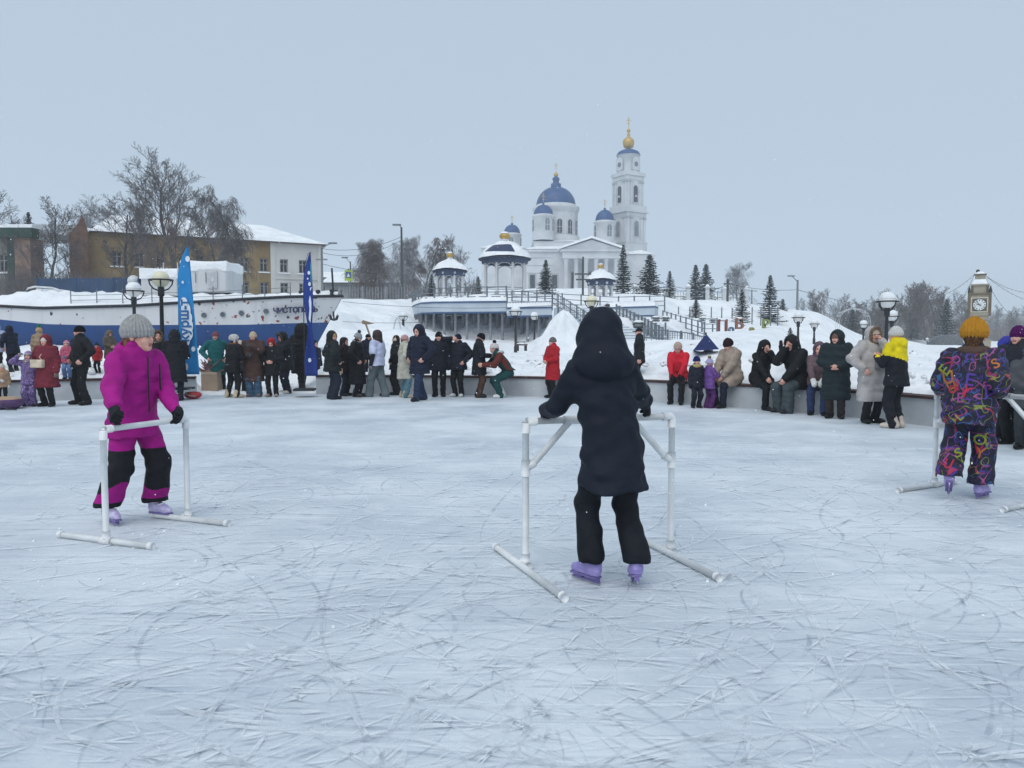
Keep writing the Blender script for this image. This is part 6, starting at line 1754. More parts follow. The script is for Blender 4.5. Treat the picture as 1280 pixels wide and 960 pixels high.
# ================================================================== clock tower
CTAN = mat('tan_stone', (.27, .235, .175), .85, .12, 2, rgb2=(.36, .32, .25)); CDARK = mat('dark_gold_trim', (.13, .105, .07), .7, .15, 3)
def clock_tower():
    d = 44.0; k = d / F_PX; p = P(1222, 440, d); z0 = Tz(p.x, d); rz = math.radians(-30)
    root = thing('clock_tower', 'small tan ornamental clock tower with snowy top and two white dials', 'clock tower', (p.x, d, z0), rz)
    zz = lambda py: Zp(py, d) - z0
    S = 22.5 * k
    def bxx(nm, s, a, b, m=CTAN, tp_=1.0): return MB().box((0, 0, (a + b) / 2), (s, s, b - a), 0, tp_).build(nm, m, root)
    bxx('base', S * 1.2, -.5, .7); bxx('shaft', S * .78, .7, zz(400)); bxx('corbel', S * .9, zz(400) + .003, zz(395)); bxx('dial_stage', S, zz(394.9), zz(369.5)); bxx('cornice', S * 1.08, zz(369.4), zz(367), CDARK)
    bxx('upper_stage', S * .78, zz(366.9), zz(357.5)); bxx('upper_cornice', S * .9, zz(357.4), zz(355.5)); bxx('roof', S * .74, zz(355.4), zz(349.5), SNOWY, .72); bxx('lantern', S * .48, zz(350), zz(344)); bxx('lantern_cornice', S * .6, zz(343.9), zz(342.6), CDARK); bxx('lantern_snow', S * .5, zz(342.5), zz(339.5), SNOWY, .4)
    MB().ball((-.12, 0, zz(338.8)), .10, 6).build('finial', DARK_METAL, root)
    for sx in (-1, 1):
        for sy in (-1, 1):
            MB().box((S * .5 * sx, S * .5 * sy, (zz(394.9) + zz(366)) / 2), (.12, .12, zz(366) - zz(394.9))).build('corner_post', CDARK, root)
            MB().lathe([(.07, 0), (.07, .14), (.02, .34), (0, .4)], (S * .5 * sx, S * .5 * sy, zz(366)), 6).build('pinnacle', DARK_METAL, root)
            MB().box((S * .36 * sx, S * .36 * sy, (zz(366.9) + zz(357.5)) / 2), (.12, .12, zz(357.5) - zz(366.9))).build('colonnette', CDARK, root)
    WHT = mat('dial_white', (.62, .64, .64), .5); BLKM = mat('dial_black', (.03, .03, .03), .6); FR = mat('frame_cream', (.55, .52, .42), .7)
    zc = zz(381.5)
    for a in (0, math.pi / 2):
        nn = Vector((math.sin(a), -math.cos(a), 0)); u = Vector((math.cos(a), math.sin(a), 0)); o = nn * (S / 2) + Vector((0, 0, zc)); fr_ = lambda dn: (o + nn * dn, u, Vector((0, 0, 1)), nn)
        h_ = S * .40
        MB().prism([(-h_, -h_), (h_, -h_), (h_, h_), (-h_, h_)], .0, .03, fr_(0)).build('dial_frame', FR, root)
        h2 = h_ * .88
        MB().prism([(-h2, -h2), (h2, -h2), (h2, h2), (-h2, h2)], .031, .036, fr_(0)).build('dial_panel', CDARK, root)
        circ = lambda r_: [(r_ * math.cos(t * math.pi / 16), r_ * math.sin(t * math.pi / 16)) for t in range(32)]
        MB().prism(circ(h2 * .98), .037, .05, fr_(0)).build('dial_ring', BLKM, root); dial = MB().prism(circ(h2 * .86), .051, .056, fr_(0)).build('dial', WHT, root)
        mb = MB()
        for t in range(12):
            an = t * math.pi / 6; r1, r2 = h2 * .60, h2 * .80; c_, s_ = math.cos(an), math.sin(an); w_ = .022
            mb.prism([(r1 * c_ - w_ * s_, r1 * s_ + w_ * c_), (r1 * c_ + w_ * s_, r1 * s_ - w_ * c_), (r2 * c_ + w_ * s_, r2 * s_ - w_ * c_), (r2 * c_ - w_ * s_, r2 * s_ + w_ * c_)], .057, .060, fr_(0))
        mb.build('hour_mark', BLKM, dial)
        for an, L_, w_ in ((math.radians(128), h2 * .72, .020), (math.radians(162), h2 * .48, .028)):
            c_, s_ = math.cos(an), math.sin(an)
            MB().prism([(-.08 * c_ - w_ * s_, -.08 * s_ + w_ * c_), (-.08 * c_ + w_ * s_, -.08 * s_ - w_ * c_), (L_ * c_ + w_ * s_ * .4, L_ * s_ - w_ * c_ * .4), (L_ * c_ - w_ * s_ * .4, L_ * s_ + w_ * c_ * .4)], .062, .066, fr_(0)).build('clock_hand', BLKM, dial)
        for zq, s_ in ((zz(408), .62), (zz(420), .62)):
            oo = nn * (S * .39) + Vector((0, 0, zq)); MB().prism([(-S * .25, -.28), (S * .25, -.28), (S * .25, .28), (-S * .25, .28)], 0, .03, (oo, u, Vector((0, 0, 1)), nn)).build('shaft_panel', FR, root)
clock_tower()
for lab, e in (('string of lights from the clock tower down to the right, upper', (1290, 366)), ('string of lights from the clock tower down to the right, lower', (1300, 380)), ('string of lights from the clock tower down to the left', (1165, 372)), ('steeper string of lights from the clock tower to the left', (1188, 392)), ('steep string of lights right of the clock tower', (1262, 392))):
    a = P(1224 + (6 if e[0] > 1222 else -6), 343, 44); b = P(*e, 44); mb = MB(); L = []
    for i in range(13):
        t = i / 12; pp = a.lerp(b, t); pp.z -= .25 * 4 * t * (1 - t); L.append(pp)
    root = thing('light_string', lab, 'light string', a, 0, 'light strings on the clock tower')
    MB().tube([v - a for v in L], .012, 4, False).build('cable', mat('wire_pale', (.20, .21, .22), .7), root)
    bm_ = MB()
    for v in L[1:]: bm_.ball(v - a - Vector((0, 0, .05)), .03, 4)
    bm_.build('bulb_row', mat('bulb', (.55, .56, .55), .4), root)['kind'] = 'stuff'
# ================================================================== letters, tent, arch, small things
LT = [('П', 903, 407, (.20, .055, .05), 15), ('о', 914, 411, (.06, .13, .22), 9), ('Б', 924, 404.5, (.24, .10, .06), 14), ('е', 939.5, 411, (.28, .26, .08), 8), ('Р', 957, 404.5, (.20, .26, .06), 11)]
nm_ = ['red', 'blue', 'orange-red', 'yellow', 'olive green']
for (ch, pxl, pyl, c_, hp), nmx in zip(LT, nm_):
    d = 53; p = P(pxl, pyl, d); s_ = hp * d / F_PX
    root = thing('park_letter', 'large %s letter of the park sign half sunk in snow' % nmx, 'sign letter', (p.x, p.y, p.z), 0, 'coloured letters of the park sign')
    text_mesh('letter_body', ch, s_ * 1.3, mat('letter_' + nmx, c_, .6, .15, 2), root, frame_m((0, 0, -.05), (1, 0, 0), (0, 0, 1)), .16, .02)
    if ch in 'ПБ': MB().ball((0, 0, s_ * .48), s_ * .42, 8, (.9, .6, .28)).build('letter_snow', SNOW, root, True)
def tent():
    d = 18.9; a, b, t = P(866, 435.5, d), P(899, 433.5, d), P(882.5, 417, d); o = P(882, 436, d); root = thing('tent', 'small navy blue tent peak standing out of the snow', 'tent', o)
    A, B, T = a - o, b - o, t - o; w = Vector((.2, .8, 0)); 
    MB().quadmesh([A + Vector((0, 0, -.06)), B + Vector((0, 0, -.06)), A + w + Vector((0, 0, -.06)), B + w + Vector((0, 0, -.06)), T + w * .2], [(0, 1, 4), (1, 3, 4), (3, 2, 4), (2, 0, 4)]).build('canopy', mat('tent_navy', (.01, .022, .11), .7, .15, 3), root)
    MB().tube([T + w * .2 - Vector((0, 0, .6)), T + w * .2 + Vector((0, 0, .03))], .02, 6).build('tent_pole', DARK_METAL, root)
tent()
def arch_():
    d = 40; o = P(497, 421, d); root = thing('light_arch', 'thin white wire arch on the snow slope', 'arch', o)
    for k, off in enumerate((0, .12)):
        pts = [P(x, y, d) - o + Vector((0, off, 0)) for x, y in ((491, 422), (491.5, 412), (493.5, 402), (496, 396.5), (499, 402), (500.7, 412), (501, 422))]
        MB().tube(pts, .03, 6).build('arch_pipe', mat('pale_pipe', (.55, .57, .6), .6), root)
    for k in range(5):
        y = 418 - 4.4 * k; MB().tube([P(491.3 + .5 * k, y, d) - o, P(491.3 + .5 * k, y, d) - o + Vector((0, .12, 0))], .015, 4).build('arch_rung', mat('pale_pipe', (.55, .57, .6), .6), root)
arch_()
def arch2():
    d = 50; o = P(1068, 428, d); root = thing('garden_arch', 'pale wire garden arch behind the woman in sunglasses', 'arch', o)
    for k in range(3):
        pts = [Vector((-1.0 * math.cos(t * math.pi / 8), .3 * k, 1.4 + .8 * math.sin(t * math.pi / 8))) for t in range(9)]; pts = [Vector((-1, .3 * k, -.5))] + pts + [Vector((1, .3 * k, -.5))]
        MB().tube(pts, .014, 5).build('arch_pipe', mat('pale_pipe', (.55, .57, .6), .6), root)
    for t in range(1, 8): MB().tube([(-1.0 * math.cos(t * math.pi / 8), 0, 1.4 + .8 * math.sin(t * math.pi / 8)), (-1.0 * math.cos(t * math.pi / 8), .6, 1.4 + .8 * math.sin(t * math.pi / 8))], .02, 4).build('arch_rung', mat('pale_pipe', (.55, .57, .6), .6), root)
arch2()
def snow_bush_dome():
    d = 95; o = P(1182, 432, d); root = thing('netted_dome', 'dark low dome of garden netting left of the clock tower', 'garden dome', o)
    mb = MB()
    for k in range(14):
        a = math.pi * k / 14; mb.tube([(2.2 * math.cos(a) * math.cos(t), 1.2 * math.sin(a) * math.cos(t), 1.3 * math.sin(t)) for t in [i * math.pi / 10 for i in range(11)]], .04, 4, False)
    mb.build('ribs', GREY_METAL, root); MB().lathe([(2.0, .0), (1.7, .7), (1.0, 1.1), (0, 1.2)], (0, 0, 0), 18).build('netting', mat('net', (.10, .105, .11), .9, .3, 4), root, True)
snow_bush_dome()
def rocks():
    for lab, pxl, pyl, d, s_, c_ in (('dark bench end sticking out of the snow beside the terrace lamp', 652, 431, 30, .30, (.10, .08, .075)), ('brown plank lying in the snow behind the seated child', 1006, 447, 19, .30, (.16, .11, .08))):
        o = P(pxl, pyl, d); root = thing('snowy_bench', lab, 'bench', o, .5)
        MB().box((0, 0, 0), (s_ * 1.5, s_ * .5, s_ * .18)).build('seat', mat('old_wood', c_, .9, .3, 6), root)
        MB().box((0, .12, s_ * .25), (s_ * 1.5, .05, s_ * .35)).build('backrest', mat('old_wood', c_, .9, .3, 6), root)
        for sx in (-1, 1): MB().box((sx * s_ * .6, 0, -s_ * .45), (.06, s_ * .4, s_ * .7)).build('leg', DARK_METAL, root)
        MB().ball((0, 0, s_ * .16), s_ * .6, 8, (1.2, .5, .25)).build('bench_snow', SNOW, root, True)
rocks()
def ice_block():
    o = P(673, 470, 20.1); root = thing('ice_block', 'pale blue ice block on the snow behind the wall, left of the red coat', 'ice block', o)
    f = Field((-.35, -.3, -.3), (.35, .3, .35), .03); f.ell((0, 0, -.06), (.24, .18, .20)); f.ell((.10, -.05, .0), (.12, .12, .12), .04); f.disp(lambda x, y, z: .02 * np.sin(14 * x) * np.sin(17 * y + 2) + .015 * np.sin(21 * z + 5 * x))
    v, q_ = f.mesh(); link_mesh('block', v, q_, mat('blue_ice', (.50, .62, .68), .5, .1, 3, .4, 8), root, True)
    MB().ball((0, 0, .10), .12, 8, (1.2, .9, .4)).build('block_snow', SNOW, root, True)
ice_block()
def signpost():
    o = P(464, 424, 22.5); root = thing('wooden_pointer', 'tilted wooden pointer board on a stick behind the white shirt', 'signpost', o)
    e = P(456.5, 403, 22.5) - o
    MB().tube([e * -.3, e * .95], .028, 6).build('stick', mat('raw_wood', (.26, .19, .13), .8, .2, 6), root)
    MB().prism([(-.07, -.06), (.1, -.05), (.26, .0), (.1, .03), (-.07, .06), (-.11, 0)], -.02, .02, (e, Vector((1, 0, -.12)).normalized(), Vector((.1, 0, 1)).normalized(), Vector((0, -1, 0)))).build('board', mat('raw_wood', (.26, .19, .13), .8, .2, 6), root)
signpost()
def carton():
    o = P(265, 466, 20.2); o.z = max(o.z, .02); root = thing('cardboard_box', 'brown cardboard box right of the light blue flag', 'box', (o.x, o.y, Tz(o.x, o.y) - .02))
    CB = mat('cardboard', (.34, .25, .18), .85, .1, 3)
    MB().box((0, 0, .24), (.42, .4, .48)).build('carton', CB, root); MB().box((0, -.203, .46), (.42, .006, .06)).build('tape', mat('tape', (.42, .34, .24), .5), root)
    for sx in (-1, 1): MB().quadmesh([(-.2 * sx, -.2, .484), (-.2 * sx, .2, .484), (-.34 * sx, .2, .56), (-.34 * sx, -.2, .56)], [(0, 1, 2, 3), (3, 2, 1, 0)]).build('flap', CB, root)
    root2 = thing('bundle', 'reddish bundle of tinsel sticking out above the cardboard box', 'bundle', (o.x - .1, o.y, Tz(o.x, o.y) + .46)); r = random.Random(2); mb = MB()
    for i in range(40): mb.tube([(r.gauss(0, .05), r.gauss(0, .05), 0), (r.gauss(0, .15), r.gauss(0, .08), r.uniform(.08, .34))], .012, 4)
    mb.build('tinsel', mat('tinsel', (.20, .06, .07), .6, .3, 5, rgb2=(.3, .22, .2)), root2)
    o = P(241, 483, 18.2); root = thing('red_sled', 'small red plastic sled lying by the light blue flag', 'sled', (o.x, o.y, .06), .2)
    f = Field((-.25, -.2, -.08), (.25, .2, .2), .02); f.ell((0, 0, .04), (.2, .15, .1)); f.ell((0, -.02, .14), (.14, .1, .1), .02, 'sub'); v, q_ = f.mesh(); link_mesh('tray', v, q_, mat('red_plastic', (.40, .03, .03), .4), root, True)
    MB().tube([(-.15, -.1, .1), (-.05, -.22, .04), (.1, -.2, .02)], .012, 5).build('rope', mat('rope', (.3, .3, .3), .9), root)
carton()
def tube_sled():
    o = G(3, 511); root = thing('snow_tube', 'round snow tube with tan top and purple side at the left margin', 'snow tube', (o.x, o.y, 0))
    prof = [(.0, .16), (.10, .15), (.17, .20), (.27, .235), (.35, .2), (.385, .13), (.35, .05), (.27, .01), (0, .01)]
    mb = MB(); mb.cur = 0; mb.lathe(prof[:5], (0, 0, 0), 28); mb.cur = 1; mb.lathe(prof[4:], (0, 0, 0), 28)
    mb.build('tube', [mat('tan_vinyl', (.42, .27, .17), .6), mat('purple_vinyl', (.11, .05, .14), .6)], root, True)
    MB().tube([(.2, -.3, .12), (.4, -.45, .03), (.55, -.4, .02)], .014, 6).build('strap', DARK_METAL, root)
tube_sled()
# hillside fence of white posts, benches of rails
for i, pxl in enumerate((793, 814, 837, 860, 884, 905, 933)):
    d = 92 + i; p = P(pxl, 379 if pxl < 900 else 381, d); root = thing('white_pillar', '%s white pillar of the hilltop fence' % ('first second third fourth fifth sixth seventh'.split()[i] + ' from the left'), 'pillar', p, 0, 'white pillars of the hilltop fence')
    MB().box((0, 0, .6), (.42, .42, 2.6)).build('shaft', WHITE_PAINT, root); MB().box((0, 0, 1.97), (.6, .6, .14)).build('cap', WHITE_PAINT, root); MB().box((0, 0, 2.2), (.5, .5, .3), 0, .3).build('cap_snow', SNOW, root)
railing('long metal railing joining the white pillars on the hilltop', [P(775, 379, 93), P(860, 379, 96), P(935, 381, 99)], 1.5, 2.2, GREY_METAL, .04, .04, .4)
for i, pxl in enumerate((833, 848, 862, 889, 902, 915, 928, 940, 951, 963, 972)):
    d = 70; p = P(pxl, 402 - .3 * abs(i - 5), d); root = thing('path_post', '%s dark post of the row crossing the hillside' % ('first second third fourth fifth sixth seventh eighth ninth tenth eleventh'.split()[i]), 'post', p, 0, 'dark posts crossing the hillside')
    MB().tube([(0, 0, -.5), (0, 0, 1.25)], .055, 6).build('shaft', GREY_METAL, root); MB().ball((0, 0, 1.3), .08, 5).build('cap_snow', SNOW, root)
railing('horizontal rail frame beside the coloured letters', [P(877, 413, 50), P(896, 413, 50)], .75, 1.0, GREY_METAL, .025, .04)
# ================================================================== trees in their places
BG = 'bare trees behind the boat'
bare_tree('tallest bare tree with spreading crown, above the light blue flag', 228, 170, 56, 'hero', 3, BG, wide=1.28, H=14)
bare_tree('drooping bare birch in front of the white end of the town house', 306, 236, 54, 'birch', 5, BG, wide=1.15, H=12, twig=TWIG)
bare_tree('bare tree left of the tallest one, over the brick gable', 160, 238, 60, 'lime', 7, BG, wide=1.3, H=11)
bare_tree('bare frosted tree left of the brick gable', 108, 250, 66, 'poplar', 9, BG, wide=1.5, H=11, twig=TWIG_FROST)
bare_tree('dark bare tree between the green-roofed house and the gable', 62, 247, 52, 'lime', 11, BG, wide=1.2, H=10)
bare_tree('bare branches reaching in at the left margin', -8, 228, 50, 'lime', 7, BG, H=11, rz=2.0)
bare_tree('bare sapling in front of the ochre wall', 196, 270, 52, 'lime', 11, BG, H=10, rz=4.1, twig=TWIG_BROWN)
bare_tree('thin bare tree before the lower windows of the ochre wall', 262, 290, 58, 'lime', 11, BG, H=10, rz=1.3)
bare_tree('bare tree rising behind the green-roofed house', 22, 262, 72, 'poplar', 9, BG, wide=1.3, H=11, rz=.6)
bare_tree('bare tree behind the brick gable, right of the frosted one', 134, 243, 74, 'lime', 7, BG, wide=1.4, H=11, rz=5.2, twig=TWIG_FROST)
bare_tree('bare tree filling the gap left of the tallest one', 186, 248, 66, 'poplar', 9, BG, wide=1.35, H=11, rz=3.3)
bare_tree('bare tree right of the tallest one, behind the drooping birch', 280, 246, 62, 'lime', 11, BG, wide=1.1, H=10, rz=.9)
spruce('small dark spruce tops over the green-roofed house', 42, 264, 330, 62, 32, 2, .1)
BB = 'weeping birches above the snow slope'
bare_tree('left one of the weeping birches above the snow slope', 472, 295, 78, 'birch', 21, BB, wide=1.55, H=12, bark=BIRCHBARK, twig=TWIG_BROWN, name='weeping_birch')
bare_tree('middle weeping birch, pale, beside the tall lamp pole', 505, 292, 76, 'birch', 22, BB, wide=1.25, H=12, bark=BIRCHBARK, twig=TWIG_FROST, name='weeping_birch')
bare_tree('right one of the weeping birches, darkest, left of the small gazebo', 528, 296, 80, 'birch', 23, BB, wide=1.5, H=12, bark=BIRCHBARK, twig=TWIG_BROWN, name='weeping_birch')
bare_tree('bare round-crowned tree between the two left gazebos', 577, 291, 95, 'lime', 25, BB, wide=1.2, H=10)
bare_tree('weeping birch behind the left one, brownish', 460, 300, 88, 'birch', 22, BB, wide=1.4, H=12, bark=BIRCHBARK, twig=TWIG_BROWN, name='weeping_birch', rz=2.2)
bare_tree('weeping birch between the left and the middle ones', 488, 298, 84, 'birch', 23, BB, wide=1.3, H=12, bark=BIRCHBARK, twig=TWIG_FROST, name='weeping_birch', rz=4.0)
bare_tree('weeping birch between the middle and the right ones', 517, 294, 86, 'birch', 21, BB, wide=1.5, H=12, bark=BIRCHBARK, twig=TWIG, name='weeping_birch', rz=.7)
spruce('small spruce right of the weeping birches', 540, 342, 372, 74, 20, 3, .2)
spruce('small spruce between the small gazebo and the large one', 598, 345, 374, 78, 19, 4, .2)
spruce('dark spruce in front of the cathedral wall, right of the large gazebo', 682, 324, 374, 80, 31, 2, .2)
spruce('tall narrow spruce left of the bell tower foot', 778, 304, 377, 84, 30, 3, .3)
spruce('broad spruce right of the bell tower foot', 811, 317, 380, 82, 50, 4, .35)
spruce('slim small spruce right of the broad one', 836, 338, 378, 86, 22, 2, .25)
spruce('left one of the twin dark spruces behind the white pillars', 868, 330, 386, 110, 35, 3, .08)
spruce('right one of the twin dark spruces behind the white pillars', 881, 329, 386, 112, 38, 5, .08)
bare_tree('frosted pale birch on the hilltop among the spruces', 921, 325, 105, 'birch', 22, None, wide=1.4, H=12, bark=BIRCHBARK, twig=TWIG_FROST, name='frosted_birch')
spruce('brownish small spruce left of the stair lanterns', 869, 374, 398, 66, 25, 5, .3)
spruce('snow-dusted spruce below the frosted birch', 926, 361, 405, 66, 28, 4, .45)
spruce('largest snow-dusted spruce on the open hillside', 961, 343, 404, 74, 34, 2, .4)
spruce('small spruce right of the largest hillside spruce', 977, 373, 408, 78, 25, 5, .3)
spruce('young snow-laden spruce behind the hooded pair on the wall', 987, 409, 437, 26, 21, 3, .9)
spruce('lone spruce left of the clock tower', 1181, 373, 424, 120, 32, 3, .15)
spruce('dim spruce in the middle of the right-hand wood', 1138, 386, 424, 135, 30, 4, .1)
spruce('dim spruce at the left end of the right-hand wood', 1017, 378, 412, 125, 25, 5, .15)
spruce('dim spruce over the woman in sunglasses', 1064, 385, 420, 128, 25, 2, .1)
spruce('dim spruce behind the tall globe lamp', 1100, 390, 422, 140, 22, 3, .1)
fr = random.Random(31)
pos = [(1003, 371), (1016, 360), (1028, 358), (1040, 366), (1052, 376), (1064, 372), (1076, 368), (1088, 366), (1098, 372), (1107, 368), (1118, 358), (1127, 354), (1138, 352), (1146, 349), (1154, 350), (1163, 353), (1172, 355), (1183, 357), (1194, 362), (1206, 366), (1216, 374), (1240, 380), (1256, 382), (1272, 384), (1290, 380)]
ordn = 'first second third fourth fifth sixth seventh eighth ninth tenth eleventh twelfth thirteenth fourteenth fifteenth sixteenth seventeenth eighteenth nineteenth twentieth twenty-first twenty-second twenty-third twenty-fourth twenty-fifth'.split()
for i, (pxl, yt) in enumerate(pos):
    d = fr.uniform(125, 175) if pxl < 1225 else fr.uniform(190, 230)
    bare_tree('bare hazy tree, %s from the left in the right-hand wood' % ordn[i], pxl, yt, d, 'far', 41 + i % 4, 'bare trees of the right-hand wood', H=11, wide=1.45, twig=TWIG_FROST if i % 3 == 0 else TWIG_BROWN, base_z=-1.0 if pxl > 1040 else None)
# far wood on the ridge and low undergrowth, one mass
def far_wood():
    r = random.Random(5); segs = []
    for i in range(7500):
        pxl = r.uniform(985, 1500); d = r.uniform(150, 420); x = (pxl - 640) / F_PX * d
        z0 = -1.5 + max(0, (d - 200) * .035) * (1 if pxl > 1180 else .4); h_ = r.uniform(3, 8) * (1 if d > 200 else .75) * (.55 if pxl < 1040 else 1)
        segs.append((x, d, z0, x + r.gauss(0, .3), d, z0 + h_, .09, .02))
        for k in range(3):
            zz = z0 + h_ * r.uniform(.3, .95); segs.append((x, d, zz, x + r.gauss(0, 1.1), d + r.gauss(0, .5), zz + r.uniform(.4, 1.8), .04, .015))
    v, q_ = seg_mesh(segs, 3); tag(link_mesh('far_wood', v, q_, TWIG_BROWN), 'grey-brown undergrowth and far wood fading along the right horizon', 'wood', kind='stuff')
    segs = []
    for i in range(1500):
        pxl = r.choice([r.uniform(0, 110), r.uniform(20, 200), r.uniform(440, 600)]); d = r.uniform(50, 62) if pxl < 300 else r.uniform(68, 90); x = (pxl - 640) / F_PX * d; z0 = Tz(x, d) if i % 1 == 0 else 4
        h_ = r.uniform(.6, 2.2); segs.append((x, d, z0, x + r.gauss(0, .35), d, z0 + h_, .02, .008))
        for k in range(3): zz = z0 + h_ * r.uniform(.3, .9); segs.append((x, d, zz, x + r.gauss(0, .35), d + r.gauss(0, .2), zz + r.uniform(.1, .6), .012, .006))
    v, q_ = seg_mesh(segs, 3); tag(link_mesh('undergrowth', v, q_, TWIG), 'bare bushes and undergrowth on the bank behind the boat and birches', 'bushes', kind='stuff')
far_wood()
def low_hill():
    vs, fs = [], []; n = 60
    for i in range(n + 1):
        pxl = 960 + 700 * i / n
        for k, (d, py) in enumerate(((430, 428), (520, 408), (600, 393 + 5 * math.sin(i * .35) + (18 if pxl < 1100 else 0)), (760, 392), (900, 430))):
            p = P(pxl, py, d); vs.append(tuple(p))
    for i in range(n):
        for k in range(4): fs.append((5 * i + k, 5 * i + k + 5, 5 * i + k + 6, 5 * i + k + 1))
    tag(link_mesh('wooded_hill', vs, fs, mat('far_woods', (.07, .065, .065), .95, .3, .05, rgb2=(.20, .20, .20), detail=10), None, True), kind='structure')
low_hill()
# ================================================================== the crowd
BK = (17, 18, 22); NV = (20, 26, 44); 
def at_feet(px, yf):
    g = G(px, yf); p = Vector((g.x, g.y))
    for _ in range(60):                                          # keep clear of the wall
        a = math.atan2(p.y - RC.y, p.x - RC.x)
        if A_GAP0 < a < A_GAP1 or (p - RC).length < wall_r(a) - .24: break
        p *= .995
    return (p.x, p.y, 0.0)
def stand(label, px, yt, yf, face=0, **k):
    l = at_feet(px, yf); h_ = Zp(yt, l[1])
    k.setdefault('fat', 1.0 if k.get('kid', 0) > .5 else 1.1)
    return person(label, l, h_ * k.pop('hk', .985), face, **k)
def behind(label, px, yt, d, face=0, z=None, **k):
    x = (px - 640) / F_PX * d; z0 = Tz(x, d) - .06 if z is None else z
    return person(label, (x, d, z0), (Zp(yt, d) - z0) * .985, face, **k)
def sit(label, px, U, face=0, off=.06, **k):
    p = wall_pt(ang_of_px(px), off); return person(label, (p.x, p.y, 0), U, face, legs='sit', seat=WALL_H + .055, **k)
def bag_extra(rgb, w=.26, hh=.17, side=1, zf=.60, strap=True):
    def fn(root, J):
        U = J['U']; z = zf * U; y = -.135 * U * .95
        f = Field((side * .03 - w, y - .12, z - hh), (side * .03 + w, y + .08, z + hh), .014)
        sl, X, Y, Z = f.sub((-9,) * 3, (9,) * 3)
        f.F = (np.maximum(np.maximum(np.abs(X - side * .06) - w / 2 + .03, np.abs(Y - y) - .03), np.abs(Z - z) - hh / 2 + .03) - .03).astype(np.float32)
        v, q_ = f.mesh(); link_mesh('bag', v, q_, cloth(rgb, .5), root, True)
        if strap:
            n = J['neck']; MB().tube([(side * .06 + w * .4, y, z + hh * .4), (side * .03, n.y - .125 * U * .9, n.z - .16 * U), (-side * .07, n.y - .05, n.z - .01), (-side * .09, n.y + .06, n.z - .04)], .011, 5).build('strap', cloth(rgb), root, True)
    return fn
def phone_extra(hand=1):
    def fn(root, J):
        e, T = J['arm'][hand]; d = (T - e).normalized(); c = T + d * .09 + Vector((0, -.02, .03))
        MB().box(c, (.075, .012, .15)).build('phone', mat('phone_black', (.02, .02, .025), .3), root)
    return fn
def paws_extra(rgb):
    def fn(root, J):
        for s in (1, -1):
            e, T = J['arm'][s]; d = (T - e).normalized()
            f = Field(T - Vector((.16, .16, .16)), T + Vector((.16, .16, .16)), .014); f.cap(T, T + d * .11, .05, .048, .02); f.cap(T + d * .03, T + d * .07 + Vector((-.05 * s, -.02, .02)), .024, .02, .02)
            v, q_ = f.mesh(); link_mesh('mitten', v, q_, cloth(rgb), root, True)
    return fn
PUFF = dict(puff=1.12, quilt=.5, qs=.10, sleeve=1.08)
def C(c, ln=.40, **k): return dict(dict(c=c, len=ln, puff=1.05, sleeve=1.0), **k)
LILAC = confetti('lilac_print', (96, 74, 128), [(150, 128, 176), (64, 48, 96), (170, 150, 190)], 26.0, .05)
PINKP = confetti('pink_print', (176, 70, 96), [(214, 130, 150), (130, 50, 80)], 26.0, .05)
# ---- left of the opening
behind('person in pale lavender jacket cut by the left margin', -3, 404, 18.5, 20, coat=C((170, 176, 204), **PUFF), pants=BK, hood=dict(c=(165, 172, 200), size=1.1))
behind('person in black jacket leaning left, behind the child in the white hat', 17, 405, 18.3, 250, lean=.25, coat=C(NV, .42, **PUFF), pants=BK, hood=dict(c=NV), arms=('pocket', 'phone'), extra=phone_extra(-1))
behind('person with tan fur hat and bright green pompom behind the burgundy coat', 50, 408, 18.4, 180, coat=C((150, 128, 104), .40), pants=BK, hat=('helmet_hat', (176, 146, 110), (168, 140, 108), (36, 130, 40)), hs=1.15)
stand('child with cream hat and beige jacket at the left margin, beside the snow tube', 4, 454, 501, 20, coat=C((164, 134, 108), .42, **PUFF), pants=BK, hat=('beanie', (206, 200, 190)), scarf=(196, 150, 120), glove=(205, 205, 205), kid=.7, arms=('down', 'front'), shoe=BK)
stand('child in lilac printed snowsuit holding the hand of the woman in burgundy', 38, 438, 508, 8, coat=C((120, 96, 150), .40, m=LILAC, puff=1.2, sleeve=1.2), pants=dict(m=LILAC, w=1.3), hat=('helmet_hat', (150, 124, 168), (226, 222, 222)), glove=(120, 110, 120), kid=1.0, arms=('side', 'up'), shoe=(30, 26, 34), scarf=(160, 140, 150))
stand('woman in long burgundy coat with small cream shoulder bag', 60, 417, 508, -5, coat=C((112, 34, 48), .27, flare=1.12, **PUFF), pants=BK, hood=dict(c=(112, 34, 48), size=1.08), hat=('beanie', (214, 206, 196)), arms=('down', 'side'), glove=(130, 110, 100), shoe=BK, extra=bag_extra((206, 188, 166), side=-1))
behind('toddler in pink hat and red and blue suit standing up on the wall', 84, 425, 17.95, 15, z=WALL_H + .05, coat=C((190, 50, 74), .42, m=PINKP, puff=1.15), pants=dict(c=(96, 120, 160), w=1.25), hat=('helmet_hat', (200, 110, 130), (224, 216, 214)), kid=1.0, arms=('front', 'down'), glove=(110, 130, 160))
stand('man in black jacket and black beanie standing beside the toddler', 103, 404, 506, -35, legs='wide', coat=C(BK, .47), pants=BK, hat=('beanie', (20, 20, 24)), arms=('pocket', 'pocket'), look=-40, shoe=BK)
behind('person in khaki hooded coat mostly hidden by the girl in magenta', 137, 412, 19.0, 60, coat=C((92, 82, 70), .3), pants=BK, hood=dict(c=(104, 90, 76), size=1.15), arms=('front', 'front'), nod=20)
behind('child in red jacket between the man in black and the khaki hood', 122, 428, 18.7, 0, coat=C((150, 30, 38), .4), pants=BK, hat=('beanie', (40, 50, 44)), kid=.5)
